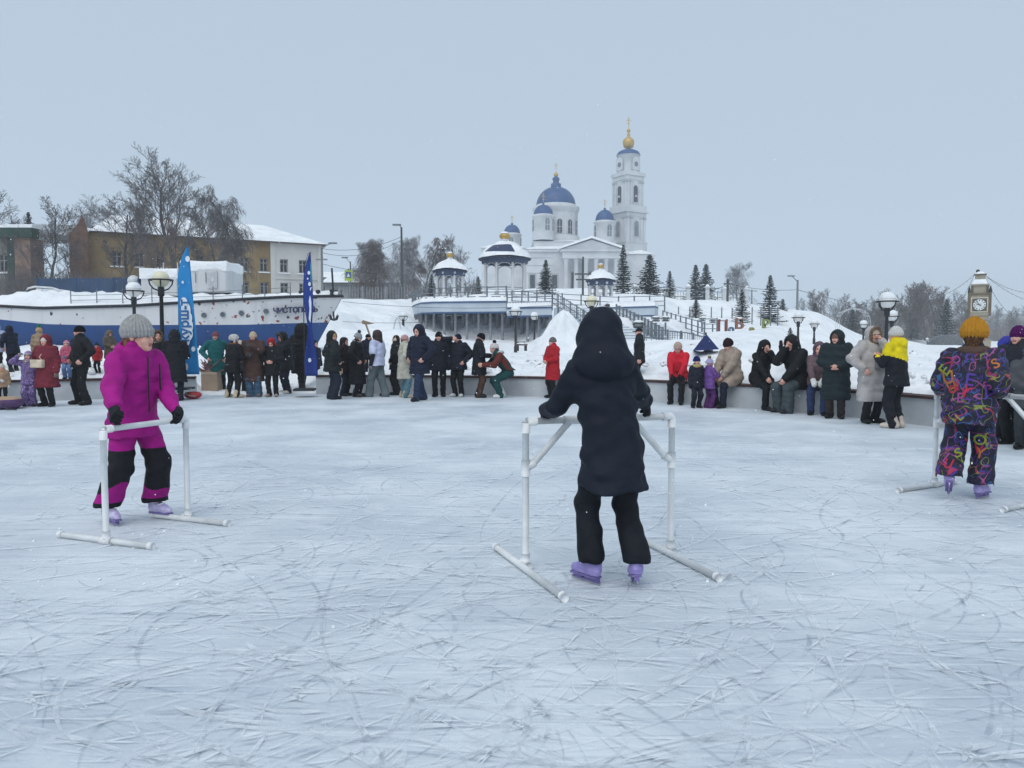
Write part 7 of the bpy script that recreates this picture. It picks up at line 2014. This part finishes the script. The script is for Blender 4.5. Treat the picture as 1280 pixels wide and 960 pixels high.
behind('person with fur-edged dark hood just right of the grey hat', 198, 411, 17.8, 30, z=.0, coat=C(BK, .35), pants=BK, hood=dict(c=BK, fur=(110, 92, 78)))
stand('person in long black hooded coat left of the light blue flag', 220, 411, 501, 200, coat=C((18, 19, 26), .27, flare=1.05, **PUFF), pants=NV, hood=dict(c=(18, 19, 26), size=1.1, fur=(24, 24, 28)), arms=('front', 'front'), shoe=BK)
# ---- in the opening
stand('woman in teal coat and pinkish beanie beside the cardboard box', 271, 412, 491, 30, legs='wide', coat=C((18, 96, 96), .30, flare=1.05), pants=BK, hat=('beanie', (128, 84, 92)), arms=('pocket', 'pocket'), shoe=BK, look=-20)
stand('person in white fur hat and black jacket with legs apart', 291, 416, 497, 150, legs='wide', lean=.1, coat=C(BK, .40), pants=BK, hat=('furhat', (214, 210, 206)), scarf=(120, 80, 44), arms=('front', 'front'), shoe=(196, 178, 150), look=-40)
stand('shorter person with cream beanie behind the white fur hat', 301, 424, 492, 20, coat=C((40, 40, 46), .42), pants=BK, hat=('beanie', (214, 200, 188)), arms=('pocket', 'pocket'), kid=.3)
stand('woman in long brown puffer coat, beige beanie and jeans', 318, 412, 496, 5, coat=C((70, 48, 42), .24, puff=1.15, quilt=.6, qs=.12, sleeve=1.15), pants=dict(c=(64, 92, 116), w=1.3), hat=('beanie', (196, 178, 150)), arms=('hug', 'phone_low'), glove=(60, 60, 66), shoe=(110, 96, 88), nod=8)
stand('girl in black jacket and red hood bending her head', 341, 420, 496, 0, coat=C(BK, .36, **PUFF), pants=BK, hood=dict(c=(150, 30, 34), size=.98), arms=('front', 'front'), nod=35, shoe=(150, 130, 120))
stand('person in dark fur-hooded jacket hugging the girl in the red hood', 359, 413, 492, -50, lean=.12, coat=C((22, 24, 32), .38, **PUFF), pants=NV, hood=dict(c=(22, 24, 32), fur=(84, 74, 68), size=1.05), arms=('hug', 'hug'), nod=20, shoe=(196, 190, 180))
stand('person in huge black fur hood and shaggy black coat, left of the dark blue flag', 377, 405, 490, 170, legs='step', coat=C((13, 13, 16), .28, puff=1.15, sleeve=1.1, wr=.014), pants=BK, hood=dict(c=(13, 13, 16), fur=(16, 16, 18), size=1.3, fw=.05), arms=('front', 'front'), shoe=BK)
stand('person in navy half hidden behind the dark blue flag', 394, 424, 486, 60, coat=C(NV, .40), pants=NV, hood=dict(c=NV), shoe=(150, 120, 140))
# ---- along the wall, middle
stand('person in black-green puffer with tan hat under the hood and navy trousers', 416, 412, 499, 120, coat=C((20, 28, 30), .41, puff=1.2, quilt=.55, qs=.11, sleeve=1.15), pants=dict(c=(24, 30, 46), w=1.35), hood=dict(c=(22, 28, 30), size=1.05), hat=('beanie', (180, 146, 104)), arms=('pocket', 'pocket'), look=-60, shoe=BK)
stand('person in dark maroon jacket with beige mittens beside the black-green puffer', 431, 420, 495, 70, coat=C((34, 22, 28), .42, **PUFF), pants=NV, hood=dict(c=(30, 22, 26)), arms=('down', 'down'), extra=paws_extra((214, 184, 152)), shoe=BK)
stand('person in long black coat with grey knitted hat and scarf', 447, 413, 496, 80, coat=C(BK, .20, flare=1.08, puff=1.12, sleeve=1.1), pants=BK, hat=('pom', (150, 152, 156), (60, 62, 70)), scarf=(150, 152, 156), arms=('pocket', 'pocket'), nod=15, shoe=(70, 66, 66))
behind('person in navy behind the long black coat', 460, 416, 20.5, 40, z=.45, coat=C(NV, .42), pants=NV, hat=('beanie', (22, 24, 34)))
stand('person in white T-shirt over a dark jacket, brown hood and grey trousers', 472, 411, 496, 250, legs='step', coat=C((196, 200, 226), .47, name='t_shirt', short=True, under=(28, 26, 34), puff=1.1, collar=False), pants=dict(c=(98, 108, 112), w=1.3), hood=dict(c=(58, 46, 42), size=1.02), glove=(120, 116, 120), arms=('down', 'down'), shoe=(40, 40, 44))
stand('girl in black with white earmuffs, turned left', 496, 416, 490, 265, coat=C(BK, .42, **PUFF), pants=dict(c=BK, w=1.1), hat=('muffs', (226, 214, 200)), hair=dict(c=(60, 44, 38), long=1), arms=('pocket', 'pocket'), shoe=BK)
stand('woman in long cream coat with pink beanie and light jeans', 506, 416, 497, 110, legs='wide', coat=C((180, 176, 162), .30, flare=1.05, puff=1.08), pants=dict(c=(84, 118, 130), w=1.2), hat=('beanie', (190, 150, 148)), hair=dict(c=(140, 94, 66), long=2), arms=('phone', 'pocket'), shoe=(176, 164, 146))
stand('tall person in navy hooded coat and jeans, walking past the cream coat', 525, 404, 501, -40, legs='step', coat=C((19, 25, 46), .36, **PUFF), pants=dict(c=(34, 48, 76), w=1.15), hood=dict(c=(19, 25, 46), size=1.06), arms=('pocket', 'pocket'), shoe=(22, 22, 28), nod=12)
stand('man in black jacket and dark hat, fourth from the bent figure in green', 549, 412, 496, 0, coat=C((16, 18, 30), .41, **PUFF), pants=BK, hat=('beanie', (26, 22, 28)), arms=('down', 'down'), shoe=BK, glove=BK)
stand('person in black jacket shading the eyes with a raised hand', 573, 415, 496, -25, coat=C((18, 21, 36), .43, **PUFF), pants=BK, hat=('beanie', (34, 34, 60)), arms=('pocket', 'brow'), shoe=(206, 204, 200))
stand('person in black parka and brown trousers looking down to the right', 599, 413, 497, 95, coat=C((18, 20, 30), .35, puff=1.08), pants=dict(c=(74, 52, 40), w=1.1), hat=('beanie', (20, 20, 26)), arms=('phone_low', 'phone_low'), nod=28, shoe=BK, extra=phone_extra(-1))
def green_extra(root, J):
    n = J['neck']; U = J['U']; f = Field((-.22, n.y - .1, n.z - .2), (.22, n.y + .3, n.z + .12), .013)
    for i in range(14):
        a, b = math.pi * i / 14, math.pi * (i + 1) / 14; f.cap((.13 * math.cos(a), n.y + .02 + .13 * math.sin(a), n.z - .0), (.13 * math.cos(b), n.y + .02 + .13 * math.sin(b), n.z - .0), .035, .035, .02)
    f.disp(lambda x, y, z: .010 * np.sin(95 * x) * np.sin(100 * y) * np.sin(92 * z)); v, q_ = f.mesh(); link_mesh('fur_trim', v, q_, fur((206, 206, 210)), root, True)
RUSTP = lambda Cc, U, J: ((np.abs(Cc[:, 0]) > .115 * U) | (Cc[:, 1] < -.20 * U)).astype(int)
stand('person in dark green snowsuit with rust sleeves and bobble hat, bending over the wall', 630, 426, 497, -75, legs='crouch', lean=.55, coat=C((16, 62, 62), .40, patch=([cloth((96, 40, 30))], RUSTP), puff=1.08, name='snowsuit'), pants=dict(c=(16, 66, 66), w=1.15), hat=('pom', (206, 198, 196), (24, 22, 26)), hair=dict(c=(84, 50, 38)), arms=('ahead', 'ahead'), shoe=(214, 212, 208), extra=green_extra, hk=1.22)
stand('person in red coat and grey beanie with back to the wall', 691, 419, 497, 300, coat=C((168, 20, 34), .30, puff=1.05, flare=1.04), pants=BK, hat=('beanie', (112, 108, 108)), arms=('front', 'front'), shoe=BK)
behind('man in black jacket and black cap standing behind the wall', 799, 407, 18.3, 270, coat=C((22, 28, 32), .38), pants=BK, hat=('cap', (18, 18, 22)), arms=('down', 'down'), z=.25)
# ---- seated on the wall, right
sit('person in red jacket and beige beanie sitting on the wall', 848, 1.55, -22, lean=.18, coat=C((196, 24, 44), .45, drape=.15, puff=1.12, quilt=.3), pants=BK, hat=('tall', (186, 160, 148)), arms=('lap', 'lap'), glove=BK, nod=25, shoe=BK)
stand('small child in dark navy suit and blue hat beside the seated red jacket', 870, 445, 510, 10, coat=C((22, 26, 40), .40, puff=1.1), pants=dict(c=(20, 24, 36), w=1.15), hat=('beanie', (30, 40, 90)), scarf=(176, 160, 110), kid=.9, arms=('down', 'down'), glove=BK)
stand('small child in purple printed snowsuit turned to the woman in beige', 886, 448, 510, 120, coat=C((104, 60, 140), .40, m=confetti('purple_print', (98, 58, 132), [(140, 100, 176), (72, 40, 104)], 24.0, .05), puff=1.15), pants=dict(c=(78, 34, 92), w=1.3), hat=('pom', (176, 168, 206), (146, 122, 92)), kid=1.0, arms=('ahead', 'ahead'), glove=(190, 186, 200), shoe=(70, 40, 80))
sit('woman in beige puffer coat and dark brown beanie sitting on the wall', 914, 1.68, -58, lean=.14, coat=C((154, 138, 124), .45, drape=.62, puff=1.22, quilt=.5, qs=.14, sleeve=1.15, hoodback=True), pants=NV, hat=('tall', (48, 30, 34)), arms=('lap', 'lap'), nod=18, shoe=BK)
sit('person in black hooded coat sitting with one hand raised, left of the big black coat', 948, 1.6, 22, lean=.18, coat=C((16, 16, 20), .45, drape=.4, puff=1.15, quilt=.3), pants=BK, hood=dict(c=(16, 16, 20), size=1.08), hair=dict(c=(48, 36, 32)), arms=('mouth', 'knee'), shoe=BK, nod=10)
behind('hooded figure standing behind the two seated in black', 976, 425, 16.2, 60, coat=C(BK, .4), pants=BK, hood=dict(c=BK), kid=.2)
sit('large person in black hooded coat and grey trousers sitting on the wall', 997, 1.78, -62, lean=.26, coat=C((17, 18, 22), .45, drape=.35, puff=1.28, sleeve=1.2), pants=dict(c=(62, 72, 76), w=1.4), hood=dict(c=(17, 18, 22), size=1.12), hair=dict(c=(112, 84, 56), long=2), arms=('lap', 'mouth'), shoe=(40, 40, 44), nod=15)
sit('child in mauve-brown jacket with white mittens and jeans sitting by the dark green coat', 1022, 1.5, -25, lean=.12, coat=C((104, 84, 88), .45, drape=.2, puff=1.12), pants=dict(c=(40, 56, 92), w=1.1), hood=dict(c=(92, 72, 82)), arms=('lap', 'lap'), extra=paws_extra((214, 214, 210)), kid=.4, shoe=BK)
stand('woman in long dark green hooded puffer coat with folded arms', 1044, 411, 523, -30, coat=C((24, 38, 42), .22, puff=1.18, quilt=.55, qs=.12, sleeve=1.15), pants=dict(c=(50, 42, 38), w=1.05), hood=dict(c=(24, 36, 40), size=1.12), arms=('front', 'front'), look=-20, shoe=(24, 22, 22), hat=('beanie', (120, 92, 84)))
def shades_extra(root, J):
    hp = J['head_place']; mb = MB()
    for s in (-1, 1): mb.ball((.032 * s, -.094, .004), .026, 6, (1.1, .45, .8))
    mb.tube([(-.02, -.11, .008), (.02, -.11, .008)], .004, 4); v = hp(np.array(mb.v)); link_mesh('sunglasses', v, mb.f, mat('dark_lens', (.01, .01, .012), .15), root, True)
    bag_extra((120, 118, 122), side=1, zf=.62)(root, J)
stand('woman in pale grey long puffer coat with sunglasses and fur hood', 1088, 406, 529, 12, coat=C((172, 166, 164), .235, puff=1.12, quilt=.5, qs=.13, sleeve=1.15), pants=BK, hood=dict(c=(172, 166, 164), size=1.04, fur=(130, 108, 92), fw=.026), hat=('beanie', (196, 176, 156)), arms=('mouth', 'pocket'), shoe=(16, 16, 18), extra=shades_extra)
YEL = lambda Cc, U, J: ((Cc[:, 2] < .66 * U + .35 * Cc[:, 0]) | ((Cc[:, 1] < -.17 * U) & (Cc[:, 2] < .72 * U))).astype(int)
stand('person in yellow and black snowsuit with white beanie, back half turned', 1119, 406, 535, 215, coat=C((226, 204, 8), .42, patch=([cloth((20, 21, 30))], YEL), puff=1.05, name='jacket', hoodback=True), pants=dict(c=(20, 21, 30), w=1.15), hat=('tall', (206, 204, 200)), arms=('phone', 'phone'), shoe=(190, 178, 166), lean=.04)
# ---- right margin, beyond the child in the printed suit
stand('person in dark coat and purple beanie right of the mustard hat', 1268, 405, 556, 300, coat=C((32, 34, 44), .38), pants=BK, hat=('tall', (78, 26, 84)), arms=('down', 'down'), shoe=BK)
stand('child in grey jacket and blue-grey beanie at the right margin', 1284, 427, 562, 320, coat=C((70, 72, 76), .40), pants=(46, 50, 54), hat=('beanie', (74, 92, 116)), arms=('down', 'front'), kid=.5, shoe=BK)
stand('child with blue hood half hidden behind the printed suit', 1256, 420, 552, 0, coat=C((52, 56, 150), .42), pants=BK, hood=dict(c=(52, 56, 150)), kid=.6, shoe=BK)
# ================================================================== the three skaters with their frames
PVC = mat('white_pipe', (.70, .72, .72), .4, .08, 8)
PVCJ = mat('white_fitting', (.78, .79, .79), .4, .06, 8)
def walker(label, pa, pb, skids, hgt, braces=True, brz=.62, topbar=True):
    """pa, pb: feet of the two posts; skids: two (start, end) pairs on the ice"""
    pa, pb = Vector(pa), Vector(pb)
    mid = (pa + pb) / 2
    root = thing('skating_frame', label, 'skating aid', (mid.x, mid.y, 0), 0, 'plastic pipe skating frames')
    R = .021
    L = lambda p, z=0.0: Vector((p.x - mid.x, p.y - mid.y, z))
    mb = MB(); mb.tube([L(pa, hgt), L(pb, hgt)], R, 12); mb.build('crossbar', PVC, root, True)
    for p, (s0, s1) in ((pa, skids[0]), (pb, skids[1])):
        MB().tube([L(p, R), L(p, hgt)], R, 12).build('post', PVC, root, True)
        s0, s1 = Vector(s0), Vector(s1)
        MB().tube([L(s0, R + .002), L(s1, R + .002)], R, 12).build('skid', PVC, root, True)
        u = (s1 - s0).normalized(); 
        MB().tube([L(p, R + .002) - Vector((u.x, u.y, 0)) * .05, L(p, R + .002) + Vector((u.x, u.y, 0)) * .05], R * 1.28, 12).build('tee_fitting', PVCJ, root, True)
        MB().tube([L(p, R * 2), L(p, R * 2 + .05)], R * 1.28, 12).build('tee_fitting', PVCJ, root, True)
        o = pb if p == pa else pa
        w = (o - p).normalized(); w3 = Vector((w.x, w.y, 0))
        MB().tube([L(p, hgt - .07), L(p, hgt - .01), L(p, hgt) + w3 * .012, L(p, hgt) + w3 * .07], R * 1.3, 12).build('elbow_fitting', PVCJ, root, True)
        for e in (s0, s1): 
            dirn = (e - p).normalized()
            MB().tube([L(e, R + .002) - Vector((dirn.x, dirn.y, 0)) * .03, L(e, R + .002) + Vector((dirn.x, dirn.y, 0)) * .012], R * 1.2, 12).build('end_cap', PVCJ, root, True)
        if braces:
            q_ = L(p, hgt) + w3 * .30
            b0 = L(p, brz)
            MB().tube([b0 + w3 * .01, b0 + w3 * .06 + Vector((0, 0, .035)), q_ - w3 * .05 - Vector((0, 0, .05)), q_], R, 12).build('brace', PVC, root, True)
            MB().tube([b0 - Vector((0, 0, .05)), b0 + Vector((0, 0, .05))], R * 1.3, 12).build('tee_fitting', PVCJ, root, True)
            MB().tube([b0, b0 + w3 * .06 + Vector((0, 0, .03))], R * 1.25, 12).build('elbow_fitting', PVCJ, root, True)
            MB().tube([q_ - w3 * .05, q_ + w3 * .05], R * 1.3, 12).build('tee_fitting', PVCJ, root, True)
    return root
XY = lambda v: Vector((v.x, v.y, 0))
SK = 'skaters holding pipe frames'
# --- girl in magenta
w1a, w1b = XY(G(133, 680)), XY(G(235, 650))
walker('white pipe skating frame without braces held by the girl in magenta', w1a, w1b, [(XY(G(75, 672)), XY(G(190, 687))), (XY(G(190, 647)), XY(G(285, 658)))], .79, False)
MAG = (158, 12, 124); BLK = (20, 20, 26)
def pink_patch(C, U, J):
    mi = np.zeros(len(C), int)                       # black inlays: inner and upper legs; magenta shins and outer thigh
    z = C[:, 2]
    kz = .27 * U
    mi[(z > kz - .075 * U + .035 * U * np.sign(C[:, 0]) * np.sin(C[:, 1] * 14)) & (z < .375 * U)] = 1
    mi[z < .115 * U] = 1
    mi[(z < kz) & (np.abs(C[:, 0]) < .03 * U)] = 1
    return mi
def pink_extra(root, J):
    U = J['U']; n = J['neck']
    f = Field((-.2, -.15, n.z - .2), (.2, .25, n.z + .12), .009)     # hood lying on the back
    f.ell((0, n.y + .07, n.z + .0), (.13, .10, .085), .03); f.ell((0, n.y + .03, n.z + .07), (.085, .07, .08), .03, 'sub')
    f.disp(folds(.008, 2)); v, q_ = f.mesh(); link_mesh('hood', v, q_, [cloth(MAG), cloth(BLK)], root, True, (v[q_].mean(1)[:, 2] < n.z - .035).astype(int))
    f = Field((-.1, -.25, n.z - .30), (.12, .05, n.z + .06), .007)   # braid over the chest
    f.cap((.045, -.075, n.z + .02), (.05, -.125, n.z - .08), .022, .02, .01); f.cap((.05, -.125, n.z - .08), (.045, -.15, n.z - .22), .02, .010, .01)
    f.disp(lambda x, y, z: .005 * np.sin(95 * z + 40 * x)); v, q_ = f.mesh(); link_mesh('braid', v, q_, fur((150, 118, 88)), root, True)
    c = J['chest']
    MB().box((.105, c.y - .145, c.z + .0), (.006, .012, .20), .3).build('zip', mat('zip', (.02, .02, .025), .5), root)
    MB().box((0, c.y - .152, c.z - .05), (.008, .008, .42), 0).build('zip', mat('zip', (.02, .02, .025), .5), root)
pg_loc = Vector((-2.90, 5.86, 0)); pg_face = 62
hb = lambda t, z: w1a.lerp(w1b, t) + Vector((0, 0, z))
person('girl in magenta snowsuit and grey ribbed hat gripping a pipe frame on the ice', pg_loc, 1.52, pg_face, 'stand', (hb(.87, .87), hb(.12, .87)),
       coat=dict(c=MAG, len=.445, puff=1.08, sleeve=1.08, quilt=.45, qs=.09, wr=.013, name='jacket'), pants=dict(m=cloth(MAG), w=1.32, patch=([cloth(BLK)], pink_patch)),
       hat=('tall', (168, 168, 166)), glove=(22, 26, 30), look=22, nod=-2, lean=.12, kid=.35, hs=1.03, q=0, hair=dict(c=(140, 110, 84)), skates=((206, 198, 226), (172, 160, 206), (124, 110, 166)), seed=4.2, group=SK, extra=pink_extra, fat=1.0,
       feet={1: (.16, -.05, 0, .1), -1: (-.14, .10, 0, -.15)}, pole=(.6, 1.0, -.3))
# --- girl in the long dark coat, seen from behind
w2a, w2b = XY(G(657, 710)), XY(G(838, 692))
walker('white pipe skating frame with diagonal braces around the girl in the dark hooded coat', w2a, w2b, [(XY(G(620, 688)), XY(G(705, 752))), (XY(G(800, 677)), XY(G(898, 727)))], .905, True)
NAVY = (19, 26, 39)
def dark_extra(root, J):
    n = J['neck']; U = J['U']
    MB().box((.075, n.y + .125, n.z - .045), (.035, .012, .03), .2).build('buckle', mat('buckle', (.35, .36, .38), .35, metal=.8), root)
    f = Field((-.35, -.2, n.z - .5), (.35, .25, n.z + .1), .01)
    p = [(.16, .03, n.z - .04), (.05, n.y + .135, n.z - .075), (-.08, n.y + .13, n.z - .10)]
    mb = MB(); mb.tube([(.17, n.y + .02, n.z + .01), (.12, n.y + .105, n.z - .035), (.0, n.y + .135, n.z - .05)], .011, 6); mb.build('strap', cloth((12, 14, 20)), root, True)
dg_loc = XY(G(764, 729)) + Vector((0, 0.02, 0)); dg_face = 196
hb2 = lambda t, z: w2a.lerp(w2b, t) + Vector((0, 0, z))
person('girl in long dark hooded coat and lilac skates, seen from behind inside a pipe frame', dg_loc, 1.49, dg_face, 'stand', (hb2(.14, .965), hb2(.82, .965)),
       coat=dict(c=NAVY, len=.375, puff=1.06, sleeve=1.0, flare=1.02, wr=.015, quilt=.25, qs=.22, hoodback=True), pants=dict(c=(14, 17, 26), w=1.08), hood=dict(c=NAVY, size=1.12, peak=True, drape=True), glove=(20, 22, 28),
       lean=.12, kid=.25, hs=1.05, q=0, skates=((164, 150, 205), (140, 126, 188), (116, 104, 160)), seed=9.1, group=SK, extra=dark_extra, fat=1.0, nod=6, sidelean=.09,
       feet={1: (.12, -.03, 0.0, .45, .0), -1: (-.10, .10, .02, -.3, .28)}, pole=(.45, .8, -.6))
# --- child in the printed snowsuit
w3a = XY(G(1168, 609)); hd = Vector((.87, .49, 0)); pr = Vector((.49, -.87, 0))
w3b = w3a + pr * .92
walker('white pipe skating frame held by the child in the printed snowsuit', w3a, w3b, [(w3a - hd * .55, w3a + hd * .32), (w3b - hd * .55, w3b + hd * .32)], .91, True)
PRINT = confetti('printed_cloth', (14, 14, 38), [(74, 46, 132), (168, 40, 76), (34, 96, 150), (150, 70, 132), (124, 134, 42), (80, 50, 140), (44, 54, 124)], 6.0, .019)
from mathutils.bvhtree import BVHTree
def print_letters(root, J):
    """the neon letters printed on the suit: flat print following the cloth of the back and legs"""
    r = random.Random(3); cols = [(176, 34, 66), (34, 104, 160), (140, 150, 44), (150, 66, 130), (176, 104, 46), (84, 54, 146)]
    for garment in ('snowsuit', 'trousers'):
        g = [o for o in root.children if o.name.split('.')[0] == garment][0]
        bv = BVHTree.FromPolygons([v.co for v in g.data.vertices], [tuple(p.vertices) for p in g.data.polygons])
        zs = [v.co.z for v in g.data.vertices]; z0, z1 = min(zs), max(zs)
        for i in range(18 if garment == 'snowsuit' else 16):
            ch = 'YEUSOLVE'[i % 8]; s_ = r.uniform(.09, .16); x, z = r.uniform(-.2, .2), r.uniform(z0 + .05, z1 - .06); sgn = 1 if r.random() < .8 else -1
            rot = r.gauss(0, .5)
            cu = bpy.data.curves.new('print', 'FONT'); cu.body = ch; cu.size = s_; cu.align_x = 'CENTER'; cu.align_y = 'CENTER'; cu.offset = .0015
            to = bpy.data.objects.new('print_tmp', cu); col.objects.link(to); me = bpy.data.meshes.new_from_object(to.evaluated_get(bpy.context.evaluated_depsgraph_get())); bpy.data.objects.remove(to)
            bm = bmesh.new(); bm.from_mesh(me); bmesh.ops.subdivide_edges(bm, edges=bm.edges[:], cuts=1)
            ok = True
            for v in bm.verts:
                a, b = v.co.x * math.cos(rot) - v.co.y * math.sin(rot), v.co.x * math.sin(rot) + v.co.y * math.cos(rot)
                hit = bv.ray_cast(Vector((x - a * sgn, 1.0 * sgn, z + b)), Vector((0, -1 * sgn, 0)))
                if hit[0] is None: ok = False; break
                v.co = hit[0] + hit[1] * .0035
            if ok:
                bm.to_mesh(me); me.materials.clear(); c_ = cols[r.randrange(6)]; me.materials.append(mat('print_%d' % c_[0], lin(c_), .7, .1)); o = bpy.data.objects.new('printed_letter', me); col.objects.link(o); o.parent = g
            bm.free()
pc_loc = Vector((4.05, 6.78, 0))
hb3 = lambda t, z: w3a.lerp(w3b, t) + Vector((0, 0, z))
person('child in dark snowsuit printed with neon scribbles and mustard hat, pushing a frame at right', pc_loc, 1.52, 140, 'stand', (hb3(.02, .95), hb3(.62, .95)),
       coat=dict(c=(20, 20, 40), m=PRINT, len=.44, tuck=.86, puff=1.24, sleeve=1.22, wr=.012, name='snowsuit'), pants=dict(m=PRINT, w=1.45), hat=('tall', (186, 132, 46)), glove=(30, 28, 50),
       lean=.16, kid=.35, q=0, hair=dict(c=(96, 70, 52)), scarf=(92, 74, 66), skates=((158, 142, 200), (178, 164, 214), (120, 104, 164)), seed=14.0, group=SK, fat=1.04, hs=1.1, extra=print_letters,
       feet={1: (.10, .22, .09, .2, .6), -1: (-.10, -.05, 0, -.3, 0)}, pole=(.25, .7, -.8))
# ================================================================== snow in the air and haze
def snowfall():
    r = random.Random(77); vs, fs = [], []
    for i in range(2600):
        d = 3.0 + 19 * r.random() ** .8; pxl = r.uniform(-100, 1380); py = r.uniform(100, 760)
        p = P(pxl, py, d)
        if p.z < .05: continue
        s = r.uniform(.0016, .0038) * (1.5 if r.random() < .1 else 1) * (1 + d * .035)
        k = len(vs); dz = s * r.uniform(.8, 1.5)
        vs += [(p.x + s, p.y, p.z), (p.x - s, p.y, p.z), (p.x, p.y + s, p.z), (p.x, p.y - s, p.z), (p.x, p.y, p.z + dz), (p.x, p.y, p.z - dz)]
        fs += [(k, k + 2, k + 4), (k + 2, k + 1, k + 4), (k + 1, k + 3, k + 4), (k + 3, k, k + 4), (k + 2, k, k + 5), (k + 1, k + 2, k + 5), (k + 3, k + 1, k + 5), (k, k + 3, k + 5)]
    tag(link_mesh('snowflakes', vs, fs, mat('flake', (.88, .90, .92), .9, .02)), 'sparse snowflakes falling through the air', 'snowflakes', kind='stuff')
snowfall()
def haze():
    mb = MB(); mb.box((0, 480, 29.0), (1700, 1060, 68))
    m = bpy.data.materials.new('haze'); m.use_nodes = True; t = m.node_tree
    t.nodes.remove(t.nodes['Principled BSDF']); v = t.nodes.new('ShaderNodeVolumePrincipled')
    v.inputs['Color'].default_value = (.90, .96, 1.0, 1); v.inputs['Density'].default_value = .0009; v.inputs['Anisotropy'].default_value = .0
    t.links.new(v.outputs[0], t.nodes['Material Output'].inputs['Volume'])
    o = mb.build('haze', m); tag(o, 'thin falling-snow haze in the air over the whole place', 'haze', kind='stuff')
haze()
